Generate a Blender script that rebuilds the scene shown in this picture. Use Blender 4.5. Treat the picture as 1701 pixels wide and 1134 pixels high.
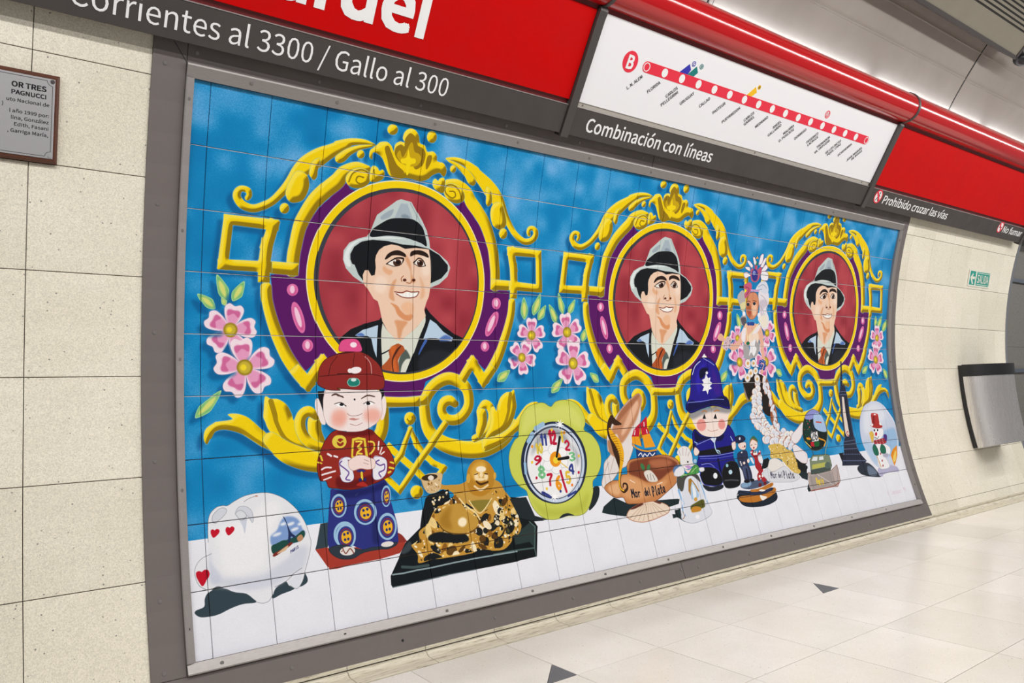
import bpy, bmesh, math, random
import numpy as np
from mathutils import Matrix, Vector

scene = bpy.context.scene
COL = scene.collection
for o in list(bpy.data.objects): bpy.data.objects.remove(o)

# ------------------------------------------------------------------ camera
cam = bpy.data.cameras.new('camera'); cam.sensor_width = 36.0; cam.lens = 26.654; cam.clip_start = 0.05
cam_o = bpy.data.objects.new('camera', cam); COL.objects.link(cam_o)
_R = Vector((0.7988036, -0.60091159, -0.02860195)); _U = Vector((-0.01734589, -0.07053012, 0.99735882)); _F = Vector((0.60134178, 0.79619769, 0.06676306))
cam_o.matrix_world = Matrix(((_R.x, _U.x, -_F.x, -0.68437), (_R.y, _U.y, -_F.y, -2.48201), (_R.z, _U.z, -_F.z, 0.93368), (0, 0, 0, 1)))
scene.camera = cam_o
# ------------------------------------------------------------------ world and the platform's lamp rows
w = bpy.data.worlds.new('world'); scene.world = w; w.use_nodes = True
w.node_tree.nodes['Background'].inputs[0].default_value = (1.0, 0.99, 0.98, 1); w.node_tree.nodes['Background'].inputs[1].default_value = 0.20
def area(name, loc, rot, sx, sy, watts, col):
    l = bpy.data.lights.new(name, 'AREA'); l.shape = 'RECTANGLE'; l.size = sx; l.size_y = sy; l.energy = watts; l.color = col
    o = bpy.data.objects.new(name, l); COL.objects.link(o); o.location = loc; o.rotation_euler = rot; return o
area('lamp_row_platform', (3.5, -2.0, 2.96), (math.radians(22), 0, 0), 17.0, 0.10, 250, (1.0, 0.985, 0.965))
area('lamp_row_track', (3.5, -3.6, 3.05), (math.radians(38), 0, 0), 17.0, 0.10, 140, (1.0, 0.985, 0.965))
vs = scene.view_settings
vs.view_transform = 'Standard'; vs.look = 'None'; vs.gamma = 1.0; vs.exposure = -0.12; vs.use_curve_mapping = False

# ------------------------------------------------------------------ materials
MAT = {}
def mat(name, col, rough=.5, metal=0.0, spec=.5, coat=0.0, emit=None):
    m = bpy.data.materials.new(name); m.use_nodes = True; b = m.node_tree.nodes['Principled BSDF']
    b.inputs['Base Color'].default_value = (*col, 1); b.inputs['Roughness'].default_value = rough; b.inputs['Metallic'].default_value = metal
    b.inputs['Specular IOR Level'].default_value = spec; b.inputs['Coat Weight'].default_value = coat
    if emit: b.inputs['Emission Color'].default_value = (*emit[0], 1); b.inputs['Emission Strength'].default_value = emit[1]
    MAT[name] = m; return m
def nodes(m): return m.node_tree.nodes, m.node_tree.links, m.node_tree.nodes['Principled BSDF']
def noise(nt, lk, scale, detail=3, rough=.5, vec=None):
    n = nt.new('ShaderNodeTexNoise'); n.inputs['Scale'].default_value = scale; n.inputs['Detail'].default_value = detail; n.inputs['Roughness'].default_value = rough
    if vec: lk.new(vec, n.inputs['Vector'])
    return n
def ramp(nt, lk, src, stops):
    r = nt.new('ShaderNodeValToRGB'); e = r.color_ramp.elements
    while len(e) < len(stops): e.new(.5)
    for el, (p, c) in zip(e, stops): el.position = p; el.color = (*c, 1) if len(c) == 3 else c
    lk.new(src, r.inputs[0]); return r
def mix(nt, lk, a, b, fac, mode='MIX'):
    m = nt.new('ShaderNodeMix'); m.data_type = 'RGBA'; m.blend_type = mode
    for s, k in ((fac, 0), (a, 6), (b, 7)):
        if hasattr(s, 'type') and hasattr(s, 'links'): lk.new(s, m.inputs[k])
        elif k == 0: m.inputs[0].default_value = s
        else: m.inputs[k].default_value = (*s, 1)
    return m.outputs[2]
def stone(name, base, grain, rough, speck, bump=.02):
    """cream agglomerate: fine pale and tan grains, sparse dark chips, faint cloudiness, each piece a little different"""
    m = mat(name, base, rough); nt, lk, b = nodes(m); tc = nt.new('ShaderNodeTexCoord'); geo = nt.new('ShaderNodeNewGeometry'); P = geo.outputs['Position']
    v = nt.new('ShaderNodeTexVoronoi'); v.inputs['Scale'].default_value = 330; lk.new(P, v.inputs['Vector'])
    g = ramp(nt, lk, v.outputs['Color'], [(0, tuple(c * (1 - grain) for c in base)), (.55, base), (1, tuple(min(1, c * (1 + grain * .7)) for c in base))])
    cl = noise(nt, lk, 2.2, 5, .6, P); c = ramp(nt, lk, cl.outputs[0], [(.3, (.93, .92, .88)), (.7, (1.03, 1.03, 1.03))])
    o1 = mix(nt, lk, g.outputs[0], c.outputs[0], 1.0, 'MULTIPLY')
    oi = nt.new('ShaderNodeObjectInfo'); r = ramp(nt, lk, oi.outputs['Random'], [(0, (.94, .94, .925)), (1, (1.03, 1.03, 1.03))]); o2 = mix(nt, lk, o1, r.outputs[0], 1.0, 'MULTIPLY')
    d = nt.new('ShaderNodeTexVoronoi'); d.inputs['Scale'].default_value = 42; lk.new(P, d.inputs['Vector']); dk = ramp(nt, lk, d.outputs['Distance'], [(speck, (1, 1, 1)), (speck + .035, (0, 0, 0))])
    n2 = noise(nt, lk, 60, 1, .5, P); gate = ramp(nt, lk, n2.outputs[0], [(.47, (0, 0, 0)), (.52, (1, 1, 1))]); k = mix(nt, lk, dk.outputs[0], gate.outputs[0], 1.0, 'MULTIPLY')
    o3 = mix(nt, lk, o2, tuple(c * .3 for c in base), k); lk.new(o3, b.inputs['Base Color'])
    bm = nt.new('ShaderNodeBump'); bm.inputs['Strength'].default_value = bump; bm.inputs['Distance'].default_value = .002; lk.new(v.outputs['Distance'], bm.inputs['Height']); lk.new(bm.outputs[0], b.inputs['Normal'])
    return m
stone('wall_stone', (.83, .785, .675), .22, .38, .085)
stone('floor_stone', (.80, .765, .72), .07, .22, .05)
def worn(name, base, rough, metal, amt=.16, scale=9.0, streak=None, spec=.5):
    m = mat(name, base, rough, metal, spec); nt, lk, b = nodes(m); geo = nt.new('ShaderNodeNewGeometry'); vec = geo.outputs['Position']
    if streak:
        mp = nt.new('ShaderNodeMapping'); mp.inputs['Scale'].default_value = streak; lk.new(vec, mp.inputs[0]); vec = mp.outputs[0]
    n = noise(nt, lk, scale, 6, .6, vec); r = ramp(nt, lk, n.outputs[0], [(.3, tuple(c * (1 - amt) for c in base)), (.7, tuple(min(1, c * (1 + amt)) for c in base))]); lk.new(r.outputs[0], b.inputs['Base Color'])
    r2 = ramp(nt, lk, n.outputs[0], [(.3, (rough * 1.2,) * 3), (.7, (rough * .8,) * 3)]); lk.new(r2.outputs[0], b.inputs['Roughness']); return m
worn('frame_metal', (.185, .160, .153), .42, .3, .10, 7)
worn('trim_metal', (.33, .305, .295), .38, .5, .08, 12, (4, 40, 40))
worn('steel', (.80, .775, .77), .3, .9, .2, 6, (9, 9, .25))
worn('edge_steel', (.33, .34, .37), .35, .7, .12, 9)
worn('sign_red', (.56, .0004, .0008), .5, 0, .06, 5, None, .12)
worn('sign_grey', (.066, .057, .054), .5, 0, .10, 6, None, .3)
worn('vault_plaster', (.29, .255, .225), .75, 0, .06, 2.5)
worn('passage_grey', (.15, .142, .13), .6, 0, .35, 160)
worn('vent_beige', (.24, .215, .165), .55, 0, .05, 5)
mat('tube_red', (.50, .004, .008), .16, 0, .5, .4)
mat('sign_white', (.86, .86, .89), .35); mat('letter_white', (.88, .88, .88), .45); mat('letter_dark', (.05, .045, .05), .5)
mat('map_red', (.80, .028, .06), .4); mat('map_blue', (.03, .03, .42), .4); mat('map_teal', (.005, .20, .19), .4); mat('map_yellow', (.90, .52, .01), .4)
mat('lip_alu', (.55, .53, .52), .35, .8); mat('bracket_dark', (.085, .075, .072), .45, .3); mat('shadow_red', (.12, .004, .006), .5); mat('shadow_beige', (.42, .39, .35), .5)
mat('ceramic_edge', (.72, .72, .74), .3); mat('grout_dark', (.035, .035, .045), .8); mat('joint_dark', (.05, .042, .035), .85); mat('inlay_slate', (.085, .085, .10), .35)
mat('screw', (.32, .30, .29), .35, .8); mat('hole', (.01, .01, .01), .8); mat('shield_white', (.8, .8, .8), .5); mat('black_plastic', (.012, .012, .014), .4); mat('dark_gap', (.02, .018, .017), .9)
mat('plate_alu', (.50, .49, .51), .38, .5); worn('plaque_wood', (.095, .031, .016), .35, 0, .35, 14, (3, 30, 30)); mat('sign_green', (.012, .30, .24), .4); mat('sign_cream', (.72, .72, .62), .5)
mat('lamp_white', (.9, .9, .9), .4, emit=((.84, .92, 1.0), 17.0)); mat('rail_blue', (.10, .12, .15), .4, .3)
m = mat('skirt_stone', (.66, .61, .47), .4); nt, lk, b = nodes(m); geo = nt.new('ShaderNodeNewGeometry')
mp = nt.new('ShaderNodeMapping'); mp.inputs['Scale'].default_value = (4, 40, 60); lk.new(geo.outputs['Position'], mp.inputs[0]); n = noise(nt, lk, 3.2, 7, .75, mp.outputs[0])
r = ramp(nt, lk, n.outputs[0], [(.34, (.24, .20, .14)), (.44, (.60, .55, .43)), (.6, (.74, .69, .56))]); lk.new(r.outputs[0], b.inputs['Base Color'])   # scuffed with floor-washing dirt

# ------------------------------------------------------------------ geometry helpers
RAD, YC, ZC, PHI0 = 3.07811, -2.94425, 1.06535, 0.296000     # the concave wall: axis along X
def wp(X, s, off=0.0):
    """point on the curved wall: X along it, s metres down the arc from the mural's top edge, off metres proud of it"""
    a = PHI0 - s / RAD; return (X, YC + (RAD - off) * math.cos(a), ZC + (RAD - off) * math.sin(a))
def link(o, parent=None):
    COL.objects.link(o)
    if parent is not None: o.parent = parent
    return o
def world_loc(o):
    l = Vector(o.location)
    while o.parent: o = o.parent; l = l + Vector(o.location)
    return l
def mk(name, verts, faces, material, parent=None, smooth=False, uv=None):
    V = np.array(verts, float); c = (V.min(0) + V.max(0)) / 2; me = bpy.data.meshes.new(name); me.from_pydata((V - c).tolist(), [], faces)
    me.materials.append(MAT[material])
    if uv is not None:
        l = me.uv_layers.new(name='UVMap'); 
        for lp in me.loops: l.data[lp.index].uv = uv[lp.vertex_index]
    if smooth:
        for p in me.polygons: p.use_smooth = True
    me.update(); bm = bmesh.new(); bm.from_mesh(me); bmesh.ops.recalc_face_normals(bm, faces=bm.faces); bm.to_mesh(me); bm.free()
    o = bpy.data.objects.new(name, me); o.location = Vector(c) - (world_loc(parent) if parent is not None else Vector((0, 0, 0)))
    return link(o, parent)
def thing(name, label, cat, loc, group=None):
    o = bpy.data.objects.new(name, None); o.empty_display_size = .1; o.location = loc; link(o); return tag(o, label, cat, group)
def tag(o, label, cat, group=None):
    o['label'] = label; o['category'] = cat
    if group: o['group'] = group
    return o
def struct(name, loc=(0, 0, 0)):
    o = bpy.data.objects.new(name, None); o.location = loc; link(o); o['kind'] = 'structure'; return o
def slab(X0, X1, s0, s1, o0, o1, n=1, ch=.0012, tilt=None):
    """a piece lying on the curved wall with a chamfered front"""
    L = [(X0, s0 + (s1 - s0) * i / n) for i in range(n + 1)]; loop = L + [(X1, s) for _, s in reversed(L)]
    V = []; cx = (X0 + X1) / 2
    for (X, s) in loop: V.append(wp(X, s, o0))
    for (X, s) in loop: V.append(wp(X, s, o1 - ch))
    for (X, s) in loop:
        X2 = X + (ch if X < cx else -ch); s2 = min(max(s, s0 + ch), s1 - ch); t = 0
        if tilt: t = tilt[0] * (1 if X > cx else -1) + tilt[1] * (1 if s > (s0 + s1) / 2 else -1)
        V.append(wp(X2, s2, o1 + t))
    m = len(loop); F = []
    for r in range(2):
        for i in range(m): j = (i + 1) % m; F.append((r * m + i, r * m + j, (r + 1) * m + j, (r + 1) * m + i))
    b = 2 * m
    for i in range(n): F.append((b + i, b + i + 1, b + m - 2 - i, b + m - 1 - i))
    return V, F
def boxv(p0, p1):
    (a, b, c), (d, e, f) = p0, p1
    V = [(x, y, z) for x in (a, d) for y in (b, e) for z in (c, f)]
    return V, [(0, 1, 3, 2), (4, 6, 7, 5), (0, 4, 5, 1), (2, 3, 7, 6), (0, 2, 6, 4), (1, 5, 7, 3)]
def prism(poly, h0, h1, fn):
    """extrude a 2-D outline between two heights, placed by fn(a, b, h)"""
    n = len(poly); V = [fn(x, y, h0) for x, y in poly] + [fn(x, y, h1) for x, y in poly]
    return V, [tuple(range(n)), tuple(range(2 * n - 1, n - 1, -1))] + [(i, (i + 1) % n, n + (i + 1) % n, n + i) for i in range(n)]
def extrude_x(prof, X0, X1, closed=True):
    n = len(prof); V = [(X0, y, z) for y, z in prof] + [(X1, y, z) for y, z in prof]
    F = [(i, (i + 1) % n, n + (i + 1) % n, n + i) for i in range(n if closed else n - 1)]
    if closed: F += [tuple(range(n)), tuple(range(2 * n - 1, n - 1, -1))]
    return V, F
def merge(parts):
    V, F = [], []
    for v, f in parts: k = len(V); V += list(v); F += [tuple(i + k for i in q) for q in f]
    return V, F
def circle(cx, cy, rx, ry=None, n=28): return [(cx + rx * math.cos(2 * math.pi * i / n), cy + (ry or rx) * math.sin(2 * math.pi * i / n)) for i in range(n)]
def ring(cx, cy, r0, r1, h0, h1, fn, n=32):
    A = circle(cx, cy, r1, n=n); B = circle(cx, cy, r0, n=n); V = [fn(*p, h0) for p in A] + [fn(*p, h1) for p in A] + [fn(*p, h1) for p in B] + [fn(*p, h0) for p in B]
    return V, [(k * n + i, k * n + (i + 1) % n, ((k + 1) % 4) * n + (i + 1) % n, ((k + 1) % 4) * n + i) for k in range(4) for i in range(n)]
try:                                                   # lettering: the humanist sans that ships with Blender, else its built-in face
    import os
    FONT = bpy.data.fonts.load(os.path.join(bpy.utils.system_resource('DATAFILES', path='fonts'), 'Noto Sans CJK Regular.woff2'))
except Exception: FONT = None
GL = {}
def glyphs(text, bold=0.0):
    """outline of a text as (points, faces) at size 1; bold thickens the strokes by doubling the faces sideways"""
    if text not in GL:
        c = bpy.data.curves.new('t', 'FONT'); c.body = text; c.resolution_u = 3; c.size = 1.0
        if FONT: c.font = FONT
        o = bpy.data.objects.new('t', c); me = bpy.data.meshes.new_from_object(o)
        GL[text] = (np.array([(v.co.x, v.co.y) for v in me.vertices]).reshape(-1, 2), [tuple(p.vertices) for p in me.polygons])
        bpy.data.objects.remove(o); bpy.data.curves.remove(c); bpy.data.meshes.remove(me)
    V, F = GL[text]
    if not bold: return V.copy(), list(F)
    n = len(V); sh = [(x * bold, y * bold) for x in (-1, 0, 1) for y in (-1, 0, 1)]
    return np.vstack([V + d for d in sh]), [tuple(i + k * n for i in f) for k in range(9) for f in F]
CAP = {}
def cap_height(weight):
    if weight not in CAP: CAP[weight] = float(glyphs('H', weight)[0][:, 1].max())
    return CAP[weight]
def lettering(name, text, x0, x1, base, cap, fn, material, parent, weight=0.0, h=.0012):
    """one part per character, fitted between x0 and x1 with its capitals cap tall, standing h proud of a surface fn(a, b, h)"""
    V, F = glyphs(text, weight); lo, hi = V[:, 0].min(), V[:, 0].max(); k = cap / cap_height(weight); kx = (x1 - x0) / (hi - lo); cut = []
    for i in range(len(text)): cut.append(glyphs(text[:i + 1], weight)[0][:, 0].max() if text[i] != ' ' else cut[-1])
    nv = len(V) // 9 if weight else len(V)
    W = np.column_stack([x0 + (V[:, 0] - lo) * kx, base + V[:, 1] * k]); who = [int(np.searchsorted(cut, V[list(f), 0].mean())) for f in F]
    for i, ch in enumerate(text):
        fs = [f for f, q in zip(F, who) if q == i]
        if not fs: continue
        ids = sorted({v for f in fs for v in f}); at = {v: j for j, v in enumerate(ids)}
        mk(name, [fn(*W[v], h + .00007 * (v // nv)) for v in ids], [tuple(at[v] for v in f) for f in fs], material, parent)

m = mat('joint_pale', (.5, .5, .5), .7); nt, lk, b = nodes(m); geo = nt.new('ShaderNodeNewGeometry'); n = noise(nt, lk, 3.0, 6, .7, geo.outputs['Position'])
r = ramp(nt, lk, n.outputs[0], [(.36, (.05, .05, .06)), (.47, (.62, .61, .62)), (.7, (.85, .84, .84))]); lk.new(r.outputs[0], b.inputs['Base Color'])

# ---- painting engine: fills, strokes and airbrush on a numpy canvas measured in millimetres
Q = 0.85                                  # canvas pixels per millimetre
U0, U1, V1 = -62, 4534, 1856              # painted area in millimetres along and down the wall
PW, PH = int((U1 - U0) * Q), int(V1 * Q)
def srgb(h):
    c = np.array([int(h[i:i + 2], 16) for i in (1, 3, 5)], np.float32) / 255
    return c
def spline(P, closed, step=4.0):
    P = np.asarray(P, float); n = len(P)
    if n < 3: closed = False
    out = []; m = n if closed else n - 1
    for i in range(m):
        if closed: a, b, c, d = P[i - 1], P[i], P[(i + 1) % n], P[(i + 2) % n]
        else: a, b, c, d = P[max(i - 1, 0)], P[i], P[i + 1], P[min(i + 2, n - 1)]
        k = max(2, int(np.hypot(*(c - b)[:2]) / step)); t = (np.arange(k) / k)[:, None]
        out.append(.5 * ((2 * b) + (c - a) * t + (2 * a - 5 * b + 4 * c - d) * t * t + (3 * b - a - 3 * c + d) * t ** 3))
    if not closed: out.append(P[-1:])
    return np.vstack(out)
def poly_mask(P):
    P = (np.asarray(P, float) - (U0, 0)) * Q; pad = 1
    x0, y0 = np.floor(P.min(0)).astype(int) - pad; x1, y1 = np.ceil(P.max(0)).astype(int) + pad
    x0, y0 = max(x0, 0), max(y0, 0); x1, y1 = min(x1, PW), min(y1, PH)
    if x1 - x0 < 1 or y1 - y0 < 1: return None
    h, w, SS = y1 - y0, x1 - x0, 3; A = P; B = np.roll(P, -1, 0); sg = np.where(A[:, 1] < B[:, 1], 1.0, -1.0)
    lo = np.minimum(A[:, 1], B[:, 1]); hi = np.maximum(A[:, 1], B[:, 1])
    k0 = np.clip(np.ceil((lo - y0) * SS - .5), 0, h * SS).astype(int); k1 = np.clip(np.ceil((hi - y0) * SS - .5), 0, h * SS).astype(int)
    cnt = k1 - k0; e = np.repeat(np.arange(len(P)), cnt)
    if not len(e): return None
    row = np.arange(len(e)) - np.repeat(np.cumsum(cnt) - cnt, cnt) + k0[e]; y = y0 + (row + .5) / SS
    x = np.clip(A[e, 0] + (y - A[e, 1]) / (B[e, 1] - A[e, 1]) * (B[e, 0] - A[e, 0]) - x0, 0, w - .001)
    ix = x.astype(int); fr = x - ix; M = np.zeros((h, w + 2), np.float32); rr = row // SS     # signed area, accumulated along each row
    np.add.at(M, (rr, ix), sg[e] * (1 - fr) / SS); np.add.at(M, (rr, ix + 1), sg[e] * fr / SS)
    return np.clip(np.abs(np.cumsum(M, 1)[:, :w]), 0, 1), x0, y0
def stroke_mask(P, W, square=False):
    P = (np.asarray(P, float) - (U0, 0)) * Q; R = np.asarray(W, float) * Q / 2; r = R.max() * 1.42 + 2
    x0, y0 = np.floor(P.min(0) - r).astype(int); x1, y1 = np.ceil(P.max(0) + r).astype(int)
    x0, y0 = max(x0, 0), max(y0, 0); x1, y1 = min(x1, PW), min(y1, PH)
    if x1 - x0 < 1 or y1 - y0 < 1: return None
    M = np.zeros((y1 - y0, x1 - x0), np.float32)
    for i in range(len(P) - 1):
        a, b, ra, rb = P[i], P[i + 1], R[i], R[i + 1]; m = max(ra, rb) * (1.42 if square else 1) + 1.5
        u0 = max(int(min(a[0], b[0]) - m), x0); u1 = min(int(max(a[0], b[0]) + m) + 1, x1)
        v0 = max(int(min(a[1], b[1]) - m), y0); v1 = min(int(max(a[1], b[1]) + m) + 1, y1)
        if u1 <= u0 or v1 <= v0: continue
        X = np.arange(u0, u1)[None] + .5; Y = np.arange(v0, v1)[:, None] + .5; d = b - a; L = d @ d + 1e-9
        s = ((X - a[0]) * d[0] + (Y - a[1]) * d[1]) / L; t = np.clip(s, 0, 1)
        if square: D = np.maximum(np.abs((X - a[0]) * d[1] - (Y - a[1]) * d[0]) / math.sqrt(L), np.abs(s - t) * math.sqrt(L))
        else: D = np.sqrt((X - a[0] - t * d[0]) ** 2 + (Y - a[1] - t * d[1]) ** 2)
        S = M[v0 - y0:v1 - y0, u0 - x0:u1 - x0]; np.maximum(S, np.clip(ra + (rb - ra) * t - D + .5, 0, 1), out=S)
    return M, x0, y0
def box(M, r, ax):
    r = int(r)
    if r < 1: return M
    n = M.shape[ax]; w = [(0, 0), (0, 0)]; w[ax] = (r + 1, r)
    c = np.cumsum(np.pad(M, w), ax, dtype=np.float32)
    hi = np.take(c, np.arange(2 * r + 1, 2 * r + 1 + n), ax); lo = np.take(c, np.arange(n), ax)
    return (hi - lo) / (2 * r + 1)
def blur(M, r):
    r = max(1, int(round(r * Q * .7)))
    for _ in range(2): M = box(box(M, r, 0), r, 1)
    return M
def grow(m, p):
    M, x, y = m; p = int(p * Q)
    return np.pad(M, p), x - p, y - p
def put(cv, m, col, al=1.0, clip=None):
    if m is None: return
    M, x, y = m; h, w = M.shape
    H, W = cv.shape[:2]; a, b = max(0, -x), max(0, -y); M = M[b:, a:][:max(0, H - max(y, 0)), :max(0, W - max(x, 0))]
    x, y = max(x, 0), max(y, 0); h, w = M.shape
    if h < 1 or w < 1: return
    if clip is not None: M = M * clip[y:y + h, x:x + w]
    M = (M * al)[..., None]; S = cv[y:y + h, x:x + w]
    if col.ndim == 3: col = col[b:, a:][:h, :w]
    S[..., :3] += (col - S[..., :3]) * M
    if S.shape[2] == 4: S[..., 3:] += (1 - S[..., 3:]) * M        # layer: premultiplied colour with coverage
GOLD, OLIVE, PALE = srgb('#f6d405'), srgb('#8a6f06'), srgb('#fff08a')
SHADE = srgb('#04568f')
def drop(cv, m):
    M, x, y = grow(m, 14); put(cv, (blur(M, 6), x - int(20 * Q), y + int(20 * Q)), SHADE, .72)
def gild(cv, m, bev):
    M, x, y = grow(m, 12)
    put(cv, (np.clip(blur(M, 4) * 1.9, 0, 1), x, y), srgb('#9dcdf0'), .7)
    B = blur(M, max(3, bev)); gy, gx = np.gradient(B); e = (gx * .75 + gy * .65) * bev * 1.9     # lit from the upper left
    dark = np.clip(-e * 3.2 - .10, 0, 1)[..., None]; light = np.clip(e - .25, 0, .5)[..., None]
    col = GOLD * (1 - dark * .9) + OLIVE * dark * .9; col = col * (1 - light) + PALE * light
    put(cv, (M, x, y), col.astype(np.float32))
def ell(v):
    a = np.linspace(0, 2 * np.pi, 20 + int(np.hypot(v[2], v[3]) * .5), endpoint=False)[:, None]; v = np.asarray(v, float)
    return v[:2] + np.cos(a) * v[2:4] + np.sin(a) * v[4:6]
GLYPH = {  # stroke letters in a unit box, y down
 '0': ['.5,0 .9,.25 .9,.75 .5,1 .1,.75 .1,.25 .5,0'], '1': ['.3,.2 .6,0 .6,1'], '2': ['.1,.25 .5,0 .9,.25 .7,.55 .1,1 .9,1'], '3': ['.1,.1 .6,0 .85,.25 .45,.48 .9,.72 .5,1 .1,.9'],
 '4': ['.75,1 .75,0 .1,.7 .95,.7'], '5': ['.85,0 .2,0 .15,.45 .7,.42 .9,.7 .5,1 .1,.9'], '6': ['.8,.05 .3,.3 .1,.7 .5,1 .9,.7 .5,.48 .15,.65'], '7': ['.1,0 .9,0 .5,.5 .4,1'], '8': ['.5,.45 .15,.25 .5,0 .85,.25 .5,.45 .1,.75 .5,1 .9,.75 .5,.45'],
 '9': ['.85,.35 .5,.52 .1,.3 .5,0 .9,.3 .7,.7 .2,.97'], 'P': ['.15,1 .15,0 .7,.05 .85,.28 .6,.5 .15,.52'], 'A': ['.05,1 .5,0 .95,1', '.2,.65 .8,.65'], 'R': ['.15,1 .15,0 .7,.05 .85,.27 .6,.5 .15,.5', '.5,.5 .9,1'], 'I': ['.5,0 .5,1'], 'S': ['.85,.1 .5,0 .15,.2 .5,.48 .88,.75 .5,1 .1,.9'],
 'M': ['.05,1 .12,0 .5,.6 .88,0 .95,1'], 'C': ['.9,.15 .5,0 .1,.3 .1,.7 .5,1 .9,.85'], 'a': ['.8,.45 .4,.4 .1,.7 .4,1 .8,.8', '.8,.42 .85,1'], 'r': ['.2,.4 .25,1', '.25,.6 .5,.42 .8,.45'], 'd': ['.8,.65 .45,.42 .1,.7 .4,1 .8,.8', '.8,0 .85,1'], 'e': ['.15,.7 .85,.65 .5,.4 .12,.7 .5,1 .85,.9'], 'l': ['.5,0 .5,.9 .7,1'],
 't': ['.5,.1 .5,.9 .8,1', '.2,.4 .8,.4'], 'i': ['.5,.42 .5,1', '.5,.18 .5,.22'], 's': ['.8,.48 .45,.4 .2,.55 .75,.8 .5,1 .15,.95'], 'o': ['.5,.4 .9,.7 .5,1 .1,.7 .5,.4'], 'm': ['.05,.42 .08,1', '.08,.55 .35,.42 .5,1', '.5,.55 .8,.42 .95,1'], 'p': ['.15,.42 .18,1.3', '.18,.5 .6,.42 .85,.7 .5,1 .18,.9'], 'g': ['.8,.5 .4,.4 .1,.7 .4,1 .8,.8', '.8,.42 .8,1.2 .3,1.3'], 'n': ['.12,.42 .15,1', '.15,.55 .55,.42 .85,1'], 'u': ['.12,.42 .2,.95 .7,.95', '.8,.42 .85,1'], 'c': ['.85,.5 .45,.4 .12,.7 .45,1 .85,.92'], '.': ['.5,.95 .5,1'], ' ': []}
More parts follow.
